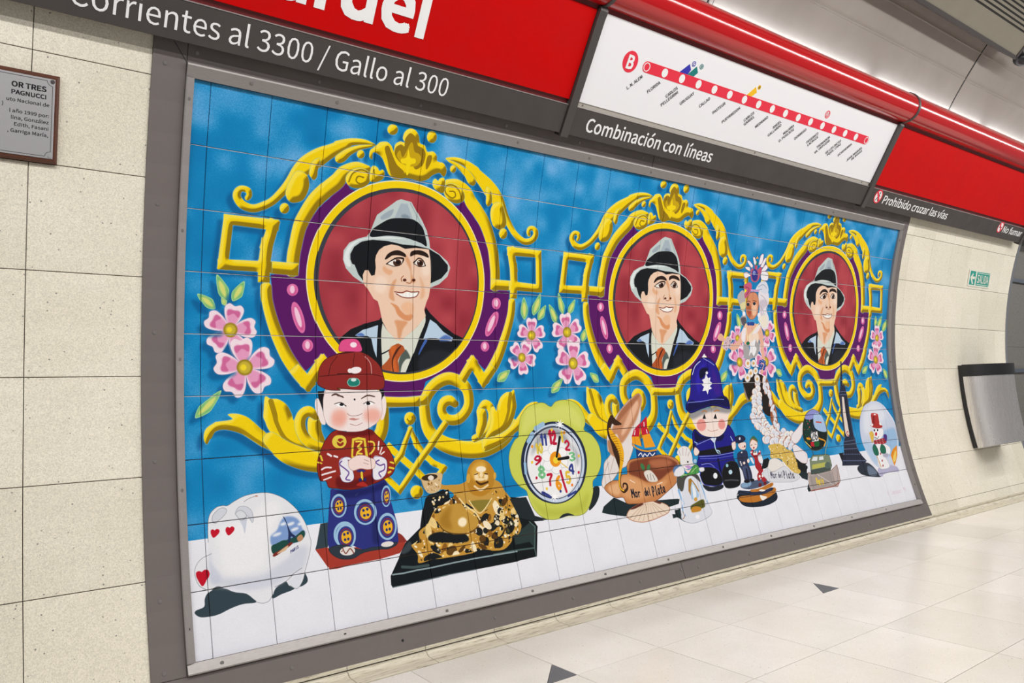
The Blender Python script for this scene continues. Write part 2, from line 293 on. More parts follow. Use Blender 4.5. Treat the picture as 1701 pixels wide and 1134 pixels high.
def render_ops(cv, ops, du=0, dv=0, clip=None, mirror=None):
    def T(p):
        p = np.asarray(p, float).reshape(-1, 2)
        if mirror is not None: p = np.column_stack([2 * mirror - p[:, 0], p[:, 1]])
        return p + (du, dv)
    for o in ops:
        t = o[0]
        if t == 'F':
            _, col, sm, cl, bl, al, sh, p = o; P = T(p); P = spline(P, True) if sm else P
            m = poly_mask(P)
            if m is None: continue
            if bl: m = grow(m, 2 * bl + 2); m = (blur(m[0], bl), m[1], m[2])
            put(cv, m, srgb(col), al, clip if cl else None)
        elif t == 'E':
            _, col, bl, al, v = o; P = ell(v); P = T(P.ravel()); m = poly_mask(P)
            if m is None: continue
            if bl: m = grow(m, 2 * bl + 2); m = (blur(m[0], bl), m[1], m[2])
            put(cv, m, srgb(col), al)
        elif t == 'K':
            _, col, sm, cl, bl, al, p, w = o; P = np.column_stack([T(p), w]); P = spline(P, False) if sm else P
            m = stroke_mask(P[:, :2], np.maximum(P[:, 2], 1.2))
            if m is None: continue
            if bl: m = grow(m, 2 * bl + 2); m = (blur(m[0], bl), m[1], m[2])
            put(cv, m, srgb(col), al, clip if cl else None)
        elif t in 'GHJ':
            if t == 'G': _, sm, sh, p = o; P = T(p); m = poly_mask(spline(P, True) if sm else P); bev = 17
            elif t == 'J': _, sh, v = o; m = poly_mask(T(ell(v).ravel())); bev = 11
            else:
                _, sm, sh, p, w = o; w = np.asarray(w) * 1.1; P = np.column_stack([T(p), w]); P = spline(P, False) if sm else P
                m = stroke_mask(P[:, :2], np.maximum(P[:, 2], 2), not sm); bev = float(np.clip(np.median(w) * .45, 6, 16))
            if m is None: continue
            if clip == 'shadow':
                drop(cv, m)
            else: gild(cv, m, bev)
        elif t == 'W':
            _, u, v, r, rot, hide = o; u += du; v += dv
            for k in range(5):
                a = math.radians(rot + 72 * k - 90); ca, sa = math.cos(a), math.sin(a)
                def pet(sc, w, off=0): return [(u + (x * ca - y * w * sa) * r * sc + off, v + (x * sa + y * w * ca) * r * sc) for x, y in ((.12, -.07), (.45, -.27), (.8, -.34), (.97, -.2), (.9, 0), (.97, .2), (.8, .34), (.45, .27), (.12, .07))]
                m = poly_mask(spline(pet(1, 1.05), True))
                if m is None: continue
                if k == 0: pass
                drop(cv, m); g = grow(m, 4); put(cv, (np.clip(blur(g[0], 3) * 1.6, 0, 1), g[1], g[2]), srgb('#e9a9cf'), .7); put(cv, m, srgb('#f6e2ec'))
                m = poly_mask(spline(pet(.8, .9), True)); g = grow(m, 10); put(cv, (blur(g[0], 3), g[1], g[2]), srgb('#e79ac2'), .95)
                q = [(u + (x * ca - y * sa) * r, v + (x * sa + y * ca) * r) for x, y in ((.5, -.2), (.72, -.24), (.74, 0), (.72, .24), (.5, .2), (.62, 0))]
                g = grow(poly_mask(spline(q, True)), 6); put(cv, (blur(g[0], 2), g[1], g[2]), srgb('#cc5a92'), .8)
            for rr, c, bl in ((.26, '#8f7a10', 2), (.21, '#c9b23a', 3), (.1, '#f6dc2a', 2)):
                g = grow(poly_mask(ell((u - (0 if rr > .15 else .04 * r), v, rr * r, 0, 0, rr * r))), 8); put(cv, (blur(g[0], bl), g[1], g[2]), srgb(c))
        elif t == 'V':
            _, p, w = o; a, b = T(p); d = b - a; n = np.array([-d[1], d[0]]) / (np.hypot(*d) + 1e-6)
            def lf(k, s0, s1): return [a + d * s0, a + d * (s0 + .25) + n * w * .75 * k, a + d * (s0 + .48) + n * w * k * .9, a + d * s1, a + d * (s0 + .5) - n * w * k * .8, a + d * (s0 + .22) - n * w * k * .75]
            m = poly_mask(spline(lf(1, 0, 1), True))
            if m is None: continue
            drop(cv, m); put(cv, m, srgb('#6fb978')); g = grow(m, 6); put(cv, (g[0] * (1 - blur(g[0], 5)) * 1.6, g[1], g[2]), srgb('#d7efb0'), .8)
            g = grow(poly_mask(spline(lf(.5, .1, .8), True)), 8); put(cv, (blur(g[0], 3), g[1], g[2]), srgb('#dfe07a'), .95)
        elif t == 'N':
            _, cols, n, r0, r1, seed, el, p = o; P = T(p); m = poly_mask(P); R = random.Random(seed)
            if m is None: continue
            full = np.zeros((PH, PW), np.float32); full[m[1 + 1]:m[2] + m[0].shape[0], m[1]:m[1] + m[0].shape[1]] = m[0]
            lo, hi = P.min(0), P.max(0)
            for _ in range(n):
                c = (R.uniform(lo[0], hi[0]), R.uniform(lo[1], hi[1])); rr = R.uniform(r0, r1) * .6; th = R.uniform(0, 3.14); ex = R.uniform(1, el)
                g = poly_mask(ell((*c, math.cos(th) * rr * ex, math.sin(th) * rr * ex, -math.sin(th) * rr, math.cos(th) * rr)))
                put(cv, g, srgb(R.choice(cols)), .95, full)
        elif t == 'T':
            _, col, s, p, hgt, wt = o; a, b = T(p); d = (b - a) / len(s); nx = np.array([0, -1.0])
            for i, ch in enumerate(s):
                for st in GLYPH[ch]:
                    g = np.array([[float(q) for q in k.split(',')] for k in st.split()])
                    P = a + d * (i + .08 + g[:, :1] * .84) + np.array([0, 1.0]) * (g[:, 1:] - 1) * hgt
                    put(cv, stroke_mask(spline(P, False, 2), [max(wt * hgt, 1.3)] * len(spline(P, False, 2))), srgb(col))
def noise2(h, w, cell, rng):
    gh, gw = int(h / cell) + 3, int(w / cell) + 3; g = rng.random((gh, gw)).astype(np.float32)
    y = np.arange(h) / cell; x = np.arange(w) / cell; yi = y.astype(int); xi = x.astype(int)
    fy = (y - yi)[:, None].astype(np.float32); fx = (x - xi)[None].astype(np.float32); fy = fy * fy * (3 - 2 * fy); fx = fx * fx * (3 - 2 * fx)
    A = g[yi][:, xi]; B = g[yi][:, xi + 1]; C = g[yi + 1][:, xi]; D = g[yi + 1][:, xi + 1]
    return (A * (1 - fx) + B * fx) * (1 - fy) + (C * (1 - fx) + D * fx) * fy
def paint_mural():
    rng = np.random.default_rng(5)
    n = .55 * noise2(PH, PW, 110 * Q, rng) + .45 * noise2(PH, PW, 60 * Q, rng)
    g = rng.random((PH, PW)).astype(np.float32) - .5                                            # airbrush grain
    down = np.clip((np.arange(PH) / Q - 150) / 900, 0, 1)[:, None].astype(np.float32)
    li = np.clip((n - .38 - .05 * down) * 1.9 + g * .5, 0, 1)[..., None] * (1 - .35 * down[..., None]); dk = np.clip((.42 - n) * 2.2 + g * .35, 0, 1)[..., None] * .8
    cv = srgb('#0a86c2') * (1 - li) + srgb('#74b2e6') * li; cv = cv * (1 - dk) + srgb('#0571ad') * dk
    cv = (cv + (g * .05)[..., None]).astype(np.float32)
    hz = int(1484 * Q); cv[hz:] = srgb('#ecedf6') + (noise2(PH - hz, PW, 60 * Q, rng)[..., None] - .5) * .018
    lay = np.zeros((PH, int(1740 * Q), 4), np.float32)            # one medallion, painted once and laid down three times
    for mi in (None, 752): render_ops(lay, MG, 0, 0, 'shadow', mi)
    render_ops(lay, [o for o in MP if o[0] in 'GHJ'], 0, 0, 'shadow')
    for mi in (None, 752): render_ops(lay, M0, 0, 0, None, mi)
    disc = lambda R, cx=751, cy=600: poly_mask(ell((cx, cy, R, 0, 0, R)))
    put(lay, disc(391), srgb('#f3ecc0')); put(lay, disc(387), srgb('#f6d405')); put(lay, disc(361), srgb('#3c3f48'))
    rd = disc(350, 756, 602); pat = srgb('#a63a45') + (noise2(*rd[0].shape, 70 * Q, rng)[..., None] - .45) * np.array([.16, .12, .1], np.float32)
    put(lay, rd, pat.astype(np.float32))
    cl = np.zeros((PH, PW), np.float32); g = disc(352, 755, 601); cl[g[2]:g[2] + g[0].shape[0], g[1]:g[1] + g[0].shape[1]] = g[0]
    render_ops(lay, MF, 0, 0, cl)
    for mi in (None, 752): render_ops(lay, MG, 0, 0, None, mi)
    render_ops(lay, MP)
    for du, dv in MEDALLIONS:
        x, y = int(du * Q), int(dv * Q); src = lay[max(-y, 0):][:, :PW - x]; dst = cv[:src.shape[0], x:x + src.shape[1]]
        dst *= 1 - src[..., 3:]; dst += src[..., :3]
    render_ops(cv, FIG)
    return np.clip(cv, 0, 1)

# ---- the mural's drawing, in millimetres on the tiles (first point absolute, then steps):
# F fill, E ellipse, K stroke, G / J / H gilded fill / ellipse / stroke, W flower, V leaf, N speckle, T lettering
def decode(txt):
    out = []
    for ln in txt.split('\n'):
        t = ln.split()
        if not t: continue
        def pts(a): return np.cumsum(np.array([float(q) for q in a]).reshape(-1, 2), 0).ravel()
        def wd(a, p): w_ = [float(q) for q in a.split(',')]; return w_ * (len(p) // 2) if len(w_) == 1 else w_
        k = t[0]
        if k == 'F': out.append(('F', '#' + t[1], int(t[2]), int(t[3]), float(t[4]), float(t[5]), 0, pts(t[6:])))
        elif k == 'E': out.append(('E', '#' + t[1], float(t[2]), float(t[3]), [float(q) for q in t[4:]]))
        elif k == 'K': p = pts(t[7:]); out.append(('K', '#' + t[1], int(t[2]), int(t[3]), float(t[4]), float(t[5]), p, wd(t[6], p)))
        elif k == 'G': out.append(('G', int(t[1]), 1, pts(t[2:])))
        elif k == 'J': out.append(('J', 1, [float(q) for q in t[1:]]))
        elif k == 'H': p = pts(t[3:]); out.append(('H', int(t[1]), 1, p, wd(t[2], p)))
        elif k == 'W': out.append(('W', float(t[1]), float(t[2]), float(t[3]), float(t[4]), ''))
        elif k == 'V': out.append(('V', pts(t[2:]), float(t[1])))
        elif k == 'N': out.append(('N', ['#' + q for q in t[1].split(',')], int(t[2]), float(t[3]), float(t[4]), int(t[5]), float(t[6]), pts(t[7:])))
        elif k == 'T': out.append(('T', '#' + t[1], t[2].replace('_', ' '), pts(t[5:]), float(t[3]), float(t[4])))
    return out
MEDALLIONS = ((0, 0), (1505, -6), (3005, -28))       # three repeats of one medallion design
M0 = decode('''
F 5a1463 0 0 0 1 499 270 -11 -17 -37 48 -43 40 -36 54 -22 40 -13 58 -9 61 -5 48 -91 8 5 91 18 66 23 55 31 60 50 65 63 -52 255 45 26 109 133 -3 17 -54 65 -29 105 1 73 -70 58 53 47 -77 40 -82 21 -138 -2 -57 -67 0 -28 -97 -34 -96 -68 -94 -58 -57 -13 23 -263 61
''')
MG = decode('''
H 1 33.4,35.3,37.4,39.5,41.8,43,43.4 216 652 4 49 18 66 23 60 32 67 38 56 31 35
H 0 38.4,40.4,38.9,38.1 331 950 38 42 55 -80 44 59
H 1 42,42.8,42.8,44,46,48.4,50.8,51.4,43.7,36.3,24.5 308 590 3 -57 6 -38 8 -46 12 -39 39 -73 41 -47 42 -40 23 -32 48 -26 47 0
H 0 38.8,40.1 210 583 99 1
H 0 35.1,35.1,36.9,35.2,29.9,31.7,35.2 208 616 -1 -37 8 -75 19 -71 -153 -1 -13 154 146 -3
H 1 7.3,18.1,23.8,29.3,33.5,42.7,57.4,52.9,35.6,26.7,24.3,24.6,25.7,24.7,22.6,18.4,18.6,17.2,15.7 594 99 -40 -3 -54 8 -52 21 36 -10 -54 31 -57 40 -48 41 -39 55 -31 39 -36 38 -50 27 -40 -5 -22 -22 -1 -20 13 -14 22 3 6 15 -6 11
G 1 306 238 36 6 13 28 -3 31 -16 32 -26 13 -21 0 -15 -16 -2 -22 12 -35
G 1 353 237 9 -38 26 -16 -4 42 -1 19 -10 15 -11 -6
H 1 7.3,16,24.6,31.5,27.5 585 104 -50 15 -40 22 -24 23 -12 8
J 541.9 229.4 49.3 -13.6 8.5 34.4
K 8f7408 1 0 0 1 5.6 505 246 14 -33 33 -15 31 9 -2 24 -29 16 -18 -9 7 -17 22 1
G 1 589 190 10 -15 16 6 8 10 13 -7 10 12 -3 16 -14 13 -22 8 -17 -4
K a08408 1 0 0 1 4.1 601 189 6 34
H 1 28.1,37.3,39.2,36.8,37,39.9,42.8,44,45.4,46.8,45.8,44.2,44.9,47.1,52,57.4,63.5,67.6,64.5,45.6 988 1082 -24 -15 -31 11 -10 34 26 31 50 2 44 -37 13 -43 -17 -53 -71 -32 -71 25 -47 54 -7 50 10 65 35 44 61 33 85 19 90 -3 91 -34 62 -51
H 1 24.3,34.2,35.5,35.5,34.3,31.5,23.8 1109 1108 26 -19 26 14 8 36 -14 41 -30 28 -55 20
G 1 16 1185 -10 -20 7 -30 28 -20 10 -3 50 -6 -15 -17 31 -1 32 12 21 17 11 10 28 29 29 26 43 29 49 14 59 8 3 46 -37 -3 -57 -19 -51 -26 -47 -25 -39 -28 -35 -23 -48 -15 -31 3 -17 17
K 9a7d06 1 0 0 .8 11.6 26 1163 18 -27 34 -7 49 15 48 35 50 32 74 34 84 22
G 1 206 1078 6 -46 19 8 26 2 30 20 18 34 6 23 13 -19 14 6 3 19 -1 23 8 30 29 48 -39 -1 -45 -13 -44 -25 -29 -42 -10 -26 -6 -16
K 8f7408 1 0 0 .8 18.5,18.5,14.8,14.8,14.8 232 1049 12 45 7 34 28 54 52 36
G 1 367 1115 -4 41 12 35 30 40 18 -30 -11 -42 1 -46 -18 -8
H 0 33.6,34.3,35 699 1068 70 -1 71 -4
''')
MP = decode('''
H 0 23.3,23.5,23.8,22.9,21.7,21.4,22.1,22,17.5 680 1237 47 42 51 46 68 72 67 -62 -48 -25 -31 -29 -34 -48 -24 -59
H 0 26.6,26,24.2,23.8,21.1,20.8,22,22.3,17.5 932 1165 -70 76 -48 48 -42 48 -62 66 -55 -56 38 -45 37 -37 46 -91
J 776.8 1133.4 24.5 1.1 -1.7 25.4
K 8f7408 1 0 0 1 5.2 765 1135 9 9 14 -6 -1 -12
J 782 1415.5 26.8 2.7 -2.9 24.6
G 1 708 53 6 -25 21 -16 24 3 17 18 8 26 20 6 14 21 26 -5 19 14 6 21 29 3 18 26 -7 25 -12 -3 -14 -8 -28 13 -21 19 -28 12 -43 -2 -28 0 -36 10 -33 -12 -21 -33 -16 -25 -21 -12 -16 -2 -1 25 -12 -6 0 -24 15 -15 14 -17 10 -7 26 -4 20 13 11 18 3 -27 19 -15 21 0
F 97780f 1 0 0 1 680 117 2 -24 21 -15 15 5 0 -28 20 -26 27 14 11 26 23 8 13 22 -8 42 -26 21 -21 -17 -37 5 -24 -12
F c9a60c 1 0 0 1 690 123 11 -22 16 22 30 -61 18 33 19 5 14 18 -22 32 -56 0
F f7da10 1 0 0 1 709 132 22 -9 6 -32 12 29 22 2 2 16 -20 11 -6 37 -9 0 -4 -36 -21 -3
F 97780f 1 0 0 1 636 104 14 -12 16 23 27 40 35 26 -48 18 -16 -20 -12 -34
F 97780f 1 0 0 1 823 102 18 -3 -1 25 -16 31 -7 -20
J 661.1 29.4 22 -4 2.5 19.2
J 831.5 26.8 22.1 -3.9 3.3 22.6
J 542.9 142 15.2 -2.5 1.5 15.2
J 945.9 134.2 14.4 -2.2 1.9 14.9
J 270.3 373.5 17.1 -2.1 1 18.4
J 1221.8 364.6 21.2 -2.2 2.1 22.4
E e06fa9 0 1 310.9 655.7 21 -1.2 .5 21.9
E c94a8c 2 .7 312.5 657.9 13 -.8 .4 17.5
E f6cde2 1 1 310.1 654.2 9.4 -.6 .3 14.5
E e06fa9 0 1 334 754.7 19.5 -6.5 18.2 55.9
E c94a8c 2 .7 335.6 756.9 12.1 -4 14.6 44.7
E f6cde2 1 1 333.2 753.2 8.8 -2.9 12 36.8
E e06fa9 0 1 369.8 853 20.8 -.3 -.1 23
E c94a8c 2 .7 371.4 855.2 12.9 -.2 -.1 18.4
E f6cde2 1 1 369 851.4 9.3 -.1 -.1 15.1
E e06fa9 0 1 1204.9 661.9 22.4 -1.1 .5 24.9
E c94a8c 2 .7 1207.2 664.5 13.9 -.7 .4 19.9
E f6cde2 1 1 1203.7 660.1 10.1 -.5 .4 16.4
E e06fa9 0 1 1182.3 751 21.7 6.5 -26.5 54.1
E c94a8c 2 .7 1184.5 753.6 13.4 4 -21.2 43.4
E f6cde2 1 1 1181.1 749.2 9.7 2.9 -17.4 35.8
E e06fa9 0 1 1147 846.2 21.9 -.3 -.4 21.5
E c94a8c 2 .7 1149.1 848.9 13.6 -.2 -.3 17.2
E f6cde2 1 1 1145.9 844.5 9.8 -.1 -.3 14.2
''')
MF = decode('''
F 15171c 0 1 0 1 474 846 21 -22 42 -33 61 -24 64 -18 39 52 94 6 55 -90 7 -24 20 23 45 37 71 45 54 22 -1 61 -109 112 -240 13 -175 -19 -49 -79
F 2b2f38 1 1 10 .6 822 907 44 -38 75 -5 40 26 -92 56 -59 16
F bcd3e8 0 1 0 1 555 814 30 -21 63 -21 -3 47 -4 77 -12 -31 -9 -42 -18 -8 -34 3
F bcd3e8 0 1 0 1 878 742 29 16 35 33 47 24 -7 12 -40 -3 -35 -6 -30 0 -30 4 16 -38
K 3f63b0 1 1 0 1 11.8,10,4.5 860 825 -18 27 -17 30
F 5577bd 1 1 2 1 559 814 22 -10 13 12
F 5577bd 1 1 3 1 952 804 33 13 -28 9 -36 -2
F dcdfd2 0 1 0 1 662 757 26 36 32 28 27 9 43 -31 33 -30 30 -47 8 16 -4 29 -31 63 -21 44 -21 50 -24 48 -95 -1 -3 -96
K 15171c 1 1 0 1 6,4.3,2.6 659 883 33 -15 37 -26
K 15171c 1 1 0 1 7.3,11.8,11.8,9.9,7.1,6.2 857 721 5 34 -24 55 -27 60 -23 46 -27 56
K 15171c 1 1 0 1 14.6,9.4,6,8.5 662 751 -6 63 4 61 0 49
F 44504c 1 1 2 .9 766 863 23 34 -19 4 -19 23 -11 37 -3 -53
F b3562a 0 1 0 1 736 839 22 10 8 17 -24 25 -9 17 4 26 0 38 -71 -2 -4 -41 20 -17 15 -17 -4 -26 17 -19
F d0662c 1 1 4 1 701 858 28 -8 -10 33 8 49 4 33 -32 0 10 -57
K 3c1a10 1 1 0 .8 4.4,9.6,6.1,4.3 747 850 -19 20 -19 38 4 53
F c3d0cf 0 1 0 1 499 533 1 -34 22 -31 36 -19 34 -11 10 -14 13 -37 12 -33 37 -29 43 -35 18 -8 47 5 26 34 27 34 23 35 15 37 5 29 45 21 41 27 15 24 -12 38 -39 34 -40 16 -87 -41 -139 10 -68 32 -41 -23 -31 -29
F e4ecec 1 1 2 1 502 525 23 -50 59 -29 97 -16 74 1 -74 7 -89 9 -50 27 -20 41 10 39 -17 1
F 9fadb8 1 0 2 1 642 361 28 -24 26 -12 -11 28 -33 17
F a9b7c2 0 0 2 1 703 357 23 -59 29 -2 28 56 -43 0
F 8494a3 1 0 4 1 730 345 18 -7 24 11 -32 4
K 8b9a9f 1 0 1 1 2.6 767 292 25 34 19 31 22 35
F 15171c 1 1 0 1 608 416 34 -28 43 -25 55 -9 48 1 35 21 17 28 12 46 -30 -10 -68 -14 -74 0 -71 12
F 15171c 0 1 0 1 528 510 14 -28 29 -22 43 -12 68 -1 65 7 56 -1 59 7 51 21 43 38 1 23 -29 33 -49 23 -88 2 -138 -3 -69 9 -20 -22 -17 -35 -10 -2 -8 -17
F efcdb4 0 1 0 1 582 586 8 -19 12 -2 13 19 15 -2 3 -28 -4 -30 3 -18 12 -22 21 -16 31 -10 30 2 31 10 47 -8 59 0 10 48 5 59 0 43 -7 39 -11 23 -10 30 8 25 -35 40 -33 30 -43 32 -27 -9 -32 -29 -22 -36 -13 -53 -8 -24 -17 -8 -27 -39 -15 -19
F 15171c 0 0 0 1 627 506 2 76 -13 4 -11 -18 -4 -36 8 -29
F e8b18a 1 0 3 1 669 543 14 11 23 7 -9 17 -23 -7 -12 -15
F dea37b 1 0 4 1 758 491 25 27 10 49 15 28 -17 5 -6 -45 -21 -36
F e0a57c 1 0 4 1 725 592 -18 14 -10 25 -2 33 23 11 -5 -37
F e7b48f 1 0 5 1 824 573 11 41 -3 47 19 -14 -4 -42
F f6ddca 1 0 8 1 835 497 29 -11 8 75 -34 3
F f6dcc8 1 0 8 1 643 586 41 9 -12 50 -41 -10
F dd9566 1 1 2 1 700 684 19 18 13 26 25 18 29 5 14 -15 -6 -16 -23 8 -24 -16 -17 -19
F dfa075 1 1 3 1 720 753 27 -2 31 6 -20 27 -11 34 -11 1 -7 -39
F eebd98 1 0 5 1 765 679 33 2 3 38 -30 7 -24 -26
F 2a1a14 1 0 0 1 670 518 12 -21 25 -15 27 -3 25 11 2 12 -28 -4 -30 3 -23 15
F 2a1a14 1 0 0 1 783 498 1 -18 21 -9 28 0 24 10 6 15 -28 -6 -29 -2
K 2a1a14 1 0 0 1 4.3,5.2,6.1,7,3.5 678 536 26 -18 20 -9 28 1 -10 23
F f5efe9 1 0 0 1 684 535 22 -15 21 -5 20 3 -9 18 -28 6
E 4a2a1c 0 1 725.1 527.1 18.5 -1.5 .6 13.5
E 1a0d0a 0 1 728.3 526.1 9.3 -.7 .3 7.4
E ffffff 0 1 715.5 519.7 3.7 -.3 .2 4.1
F f5efe9 1 0 0 1 799 524 17 -15 20 3 13 17 -22 4 -19 -2
K 2a1a14 1 0 0 1 4.5 798 521 19 -19 21 7 12 20
K 2a1a14 1 0 0 1 2.7 799 525 23 10 27 -5
E 4a2a1c 0 1 825.5 520.8 14.5 -1.1 .7 13.4
E 1a0d0a 0 1 827.4 520.7 6.7 -.5 .3 6.7
E ffffff 0 1 818.9 514.6 2.9 -.2 .2 3.3
K 2a1a14 1 0 0 1 2.6 681 536 29 6 27 -5
E 5a2a1c 0 1 761.4 593.2 8.5 -.6 .2 5.8
E 5a2a1c 0 1 800.7 590.6 7.2 -.5 .2 5.4
K a8653f 1 0 0 1 3.5 755 577 -10 12 4 10
K a8653f 1 0 0 1 3.5 770 602 17 2 7 -12
F fbfaf5 1 0 0 1 722 641 28 4 24 -8 23 2 28 -5 -12 16 -28 8 -33 -2
K 7d2f26 1 0 0 1 3.9 718 639 32 2 21 -8 22 3 32 -3
K 7d2f26 1 0 0 1 3.5 725 646 27 12 33 2 28 -8 12 -18
K cfc7bf 0 0 0 1 1.3 755 642 0 15
K cfc7bf 0 0 0 1 1.3 769 641 0 15
K cfc7bf 0 0 0 1 1.3 786 640 0 15
K cfc7bf 0 0 0 1 1.3 800 640 0 14
''')
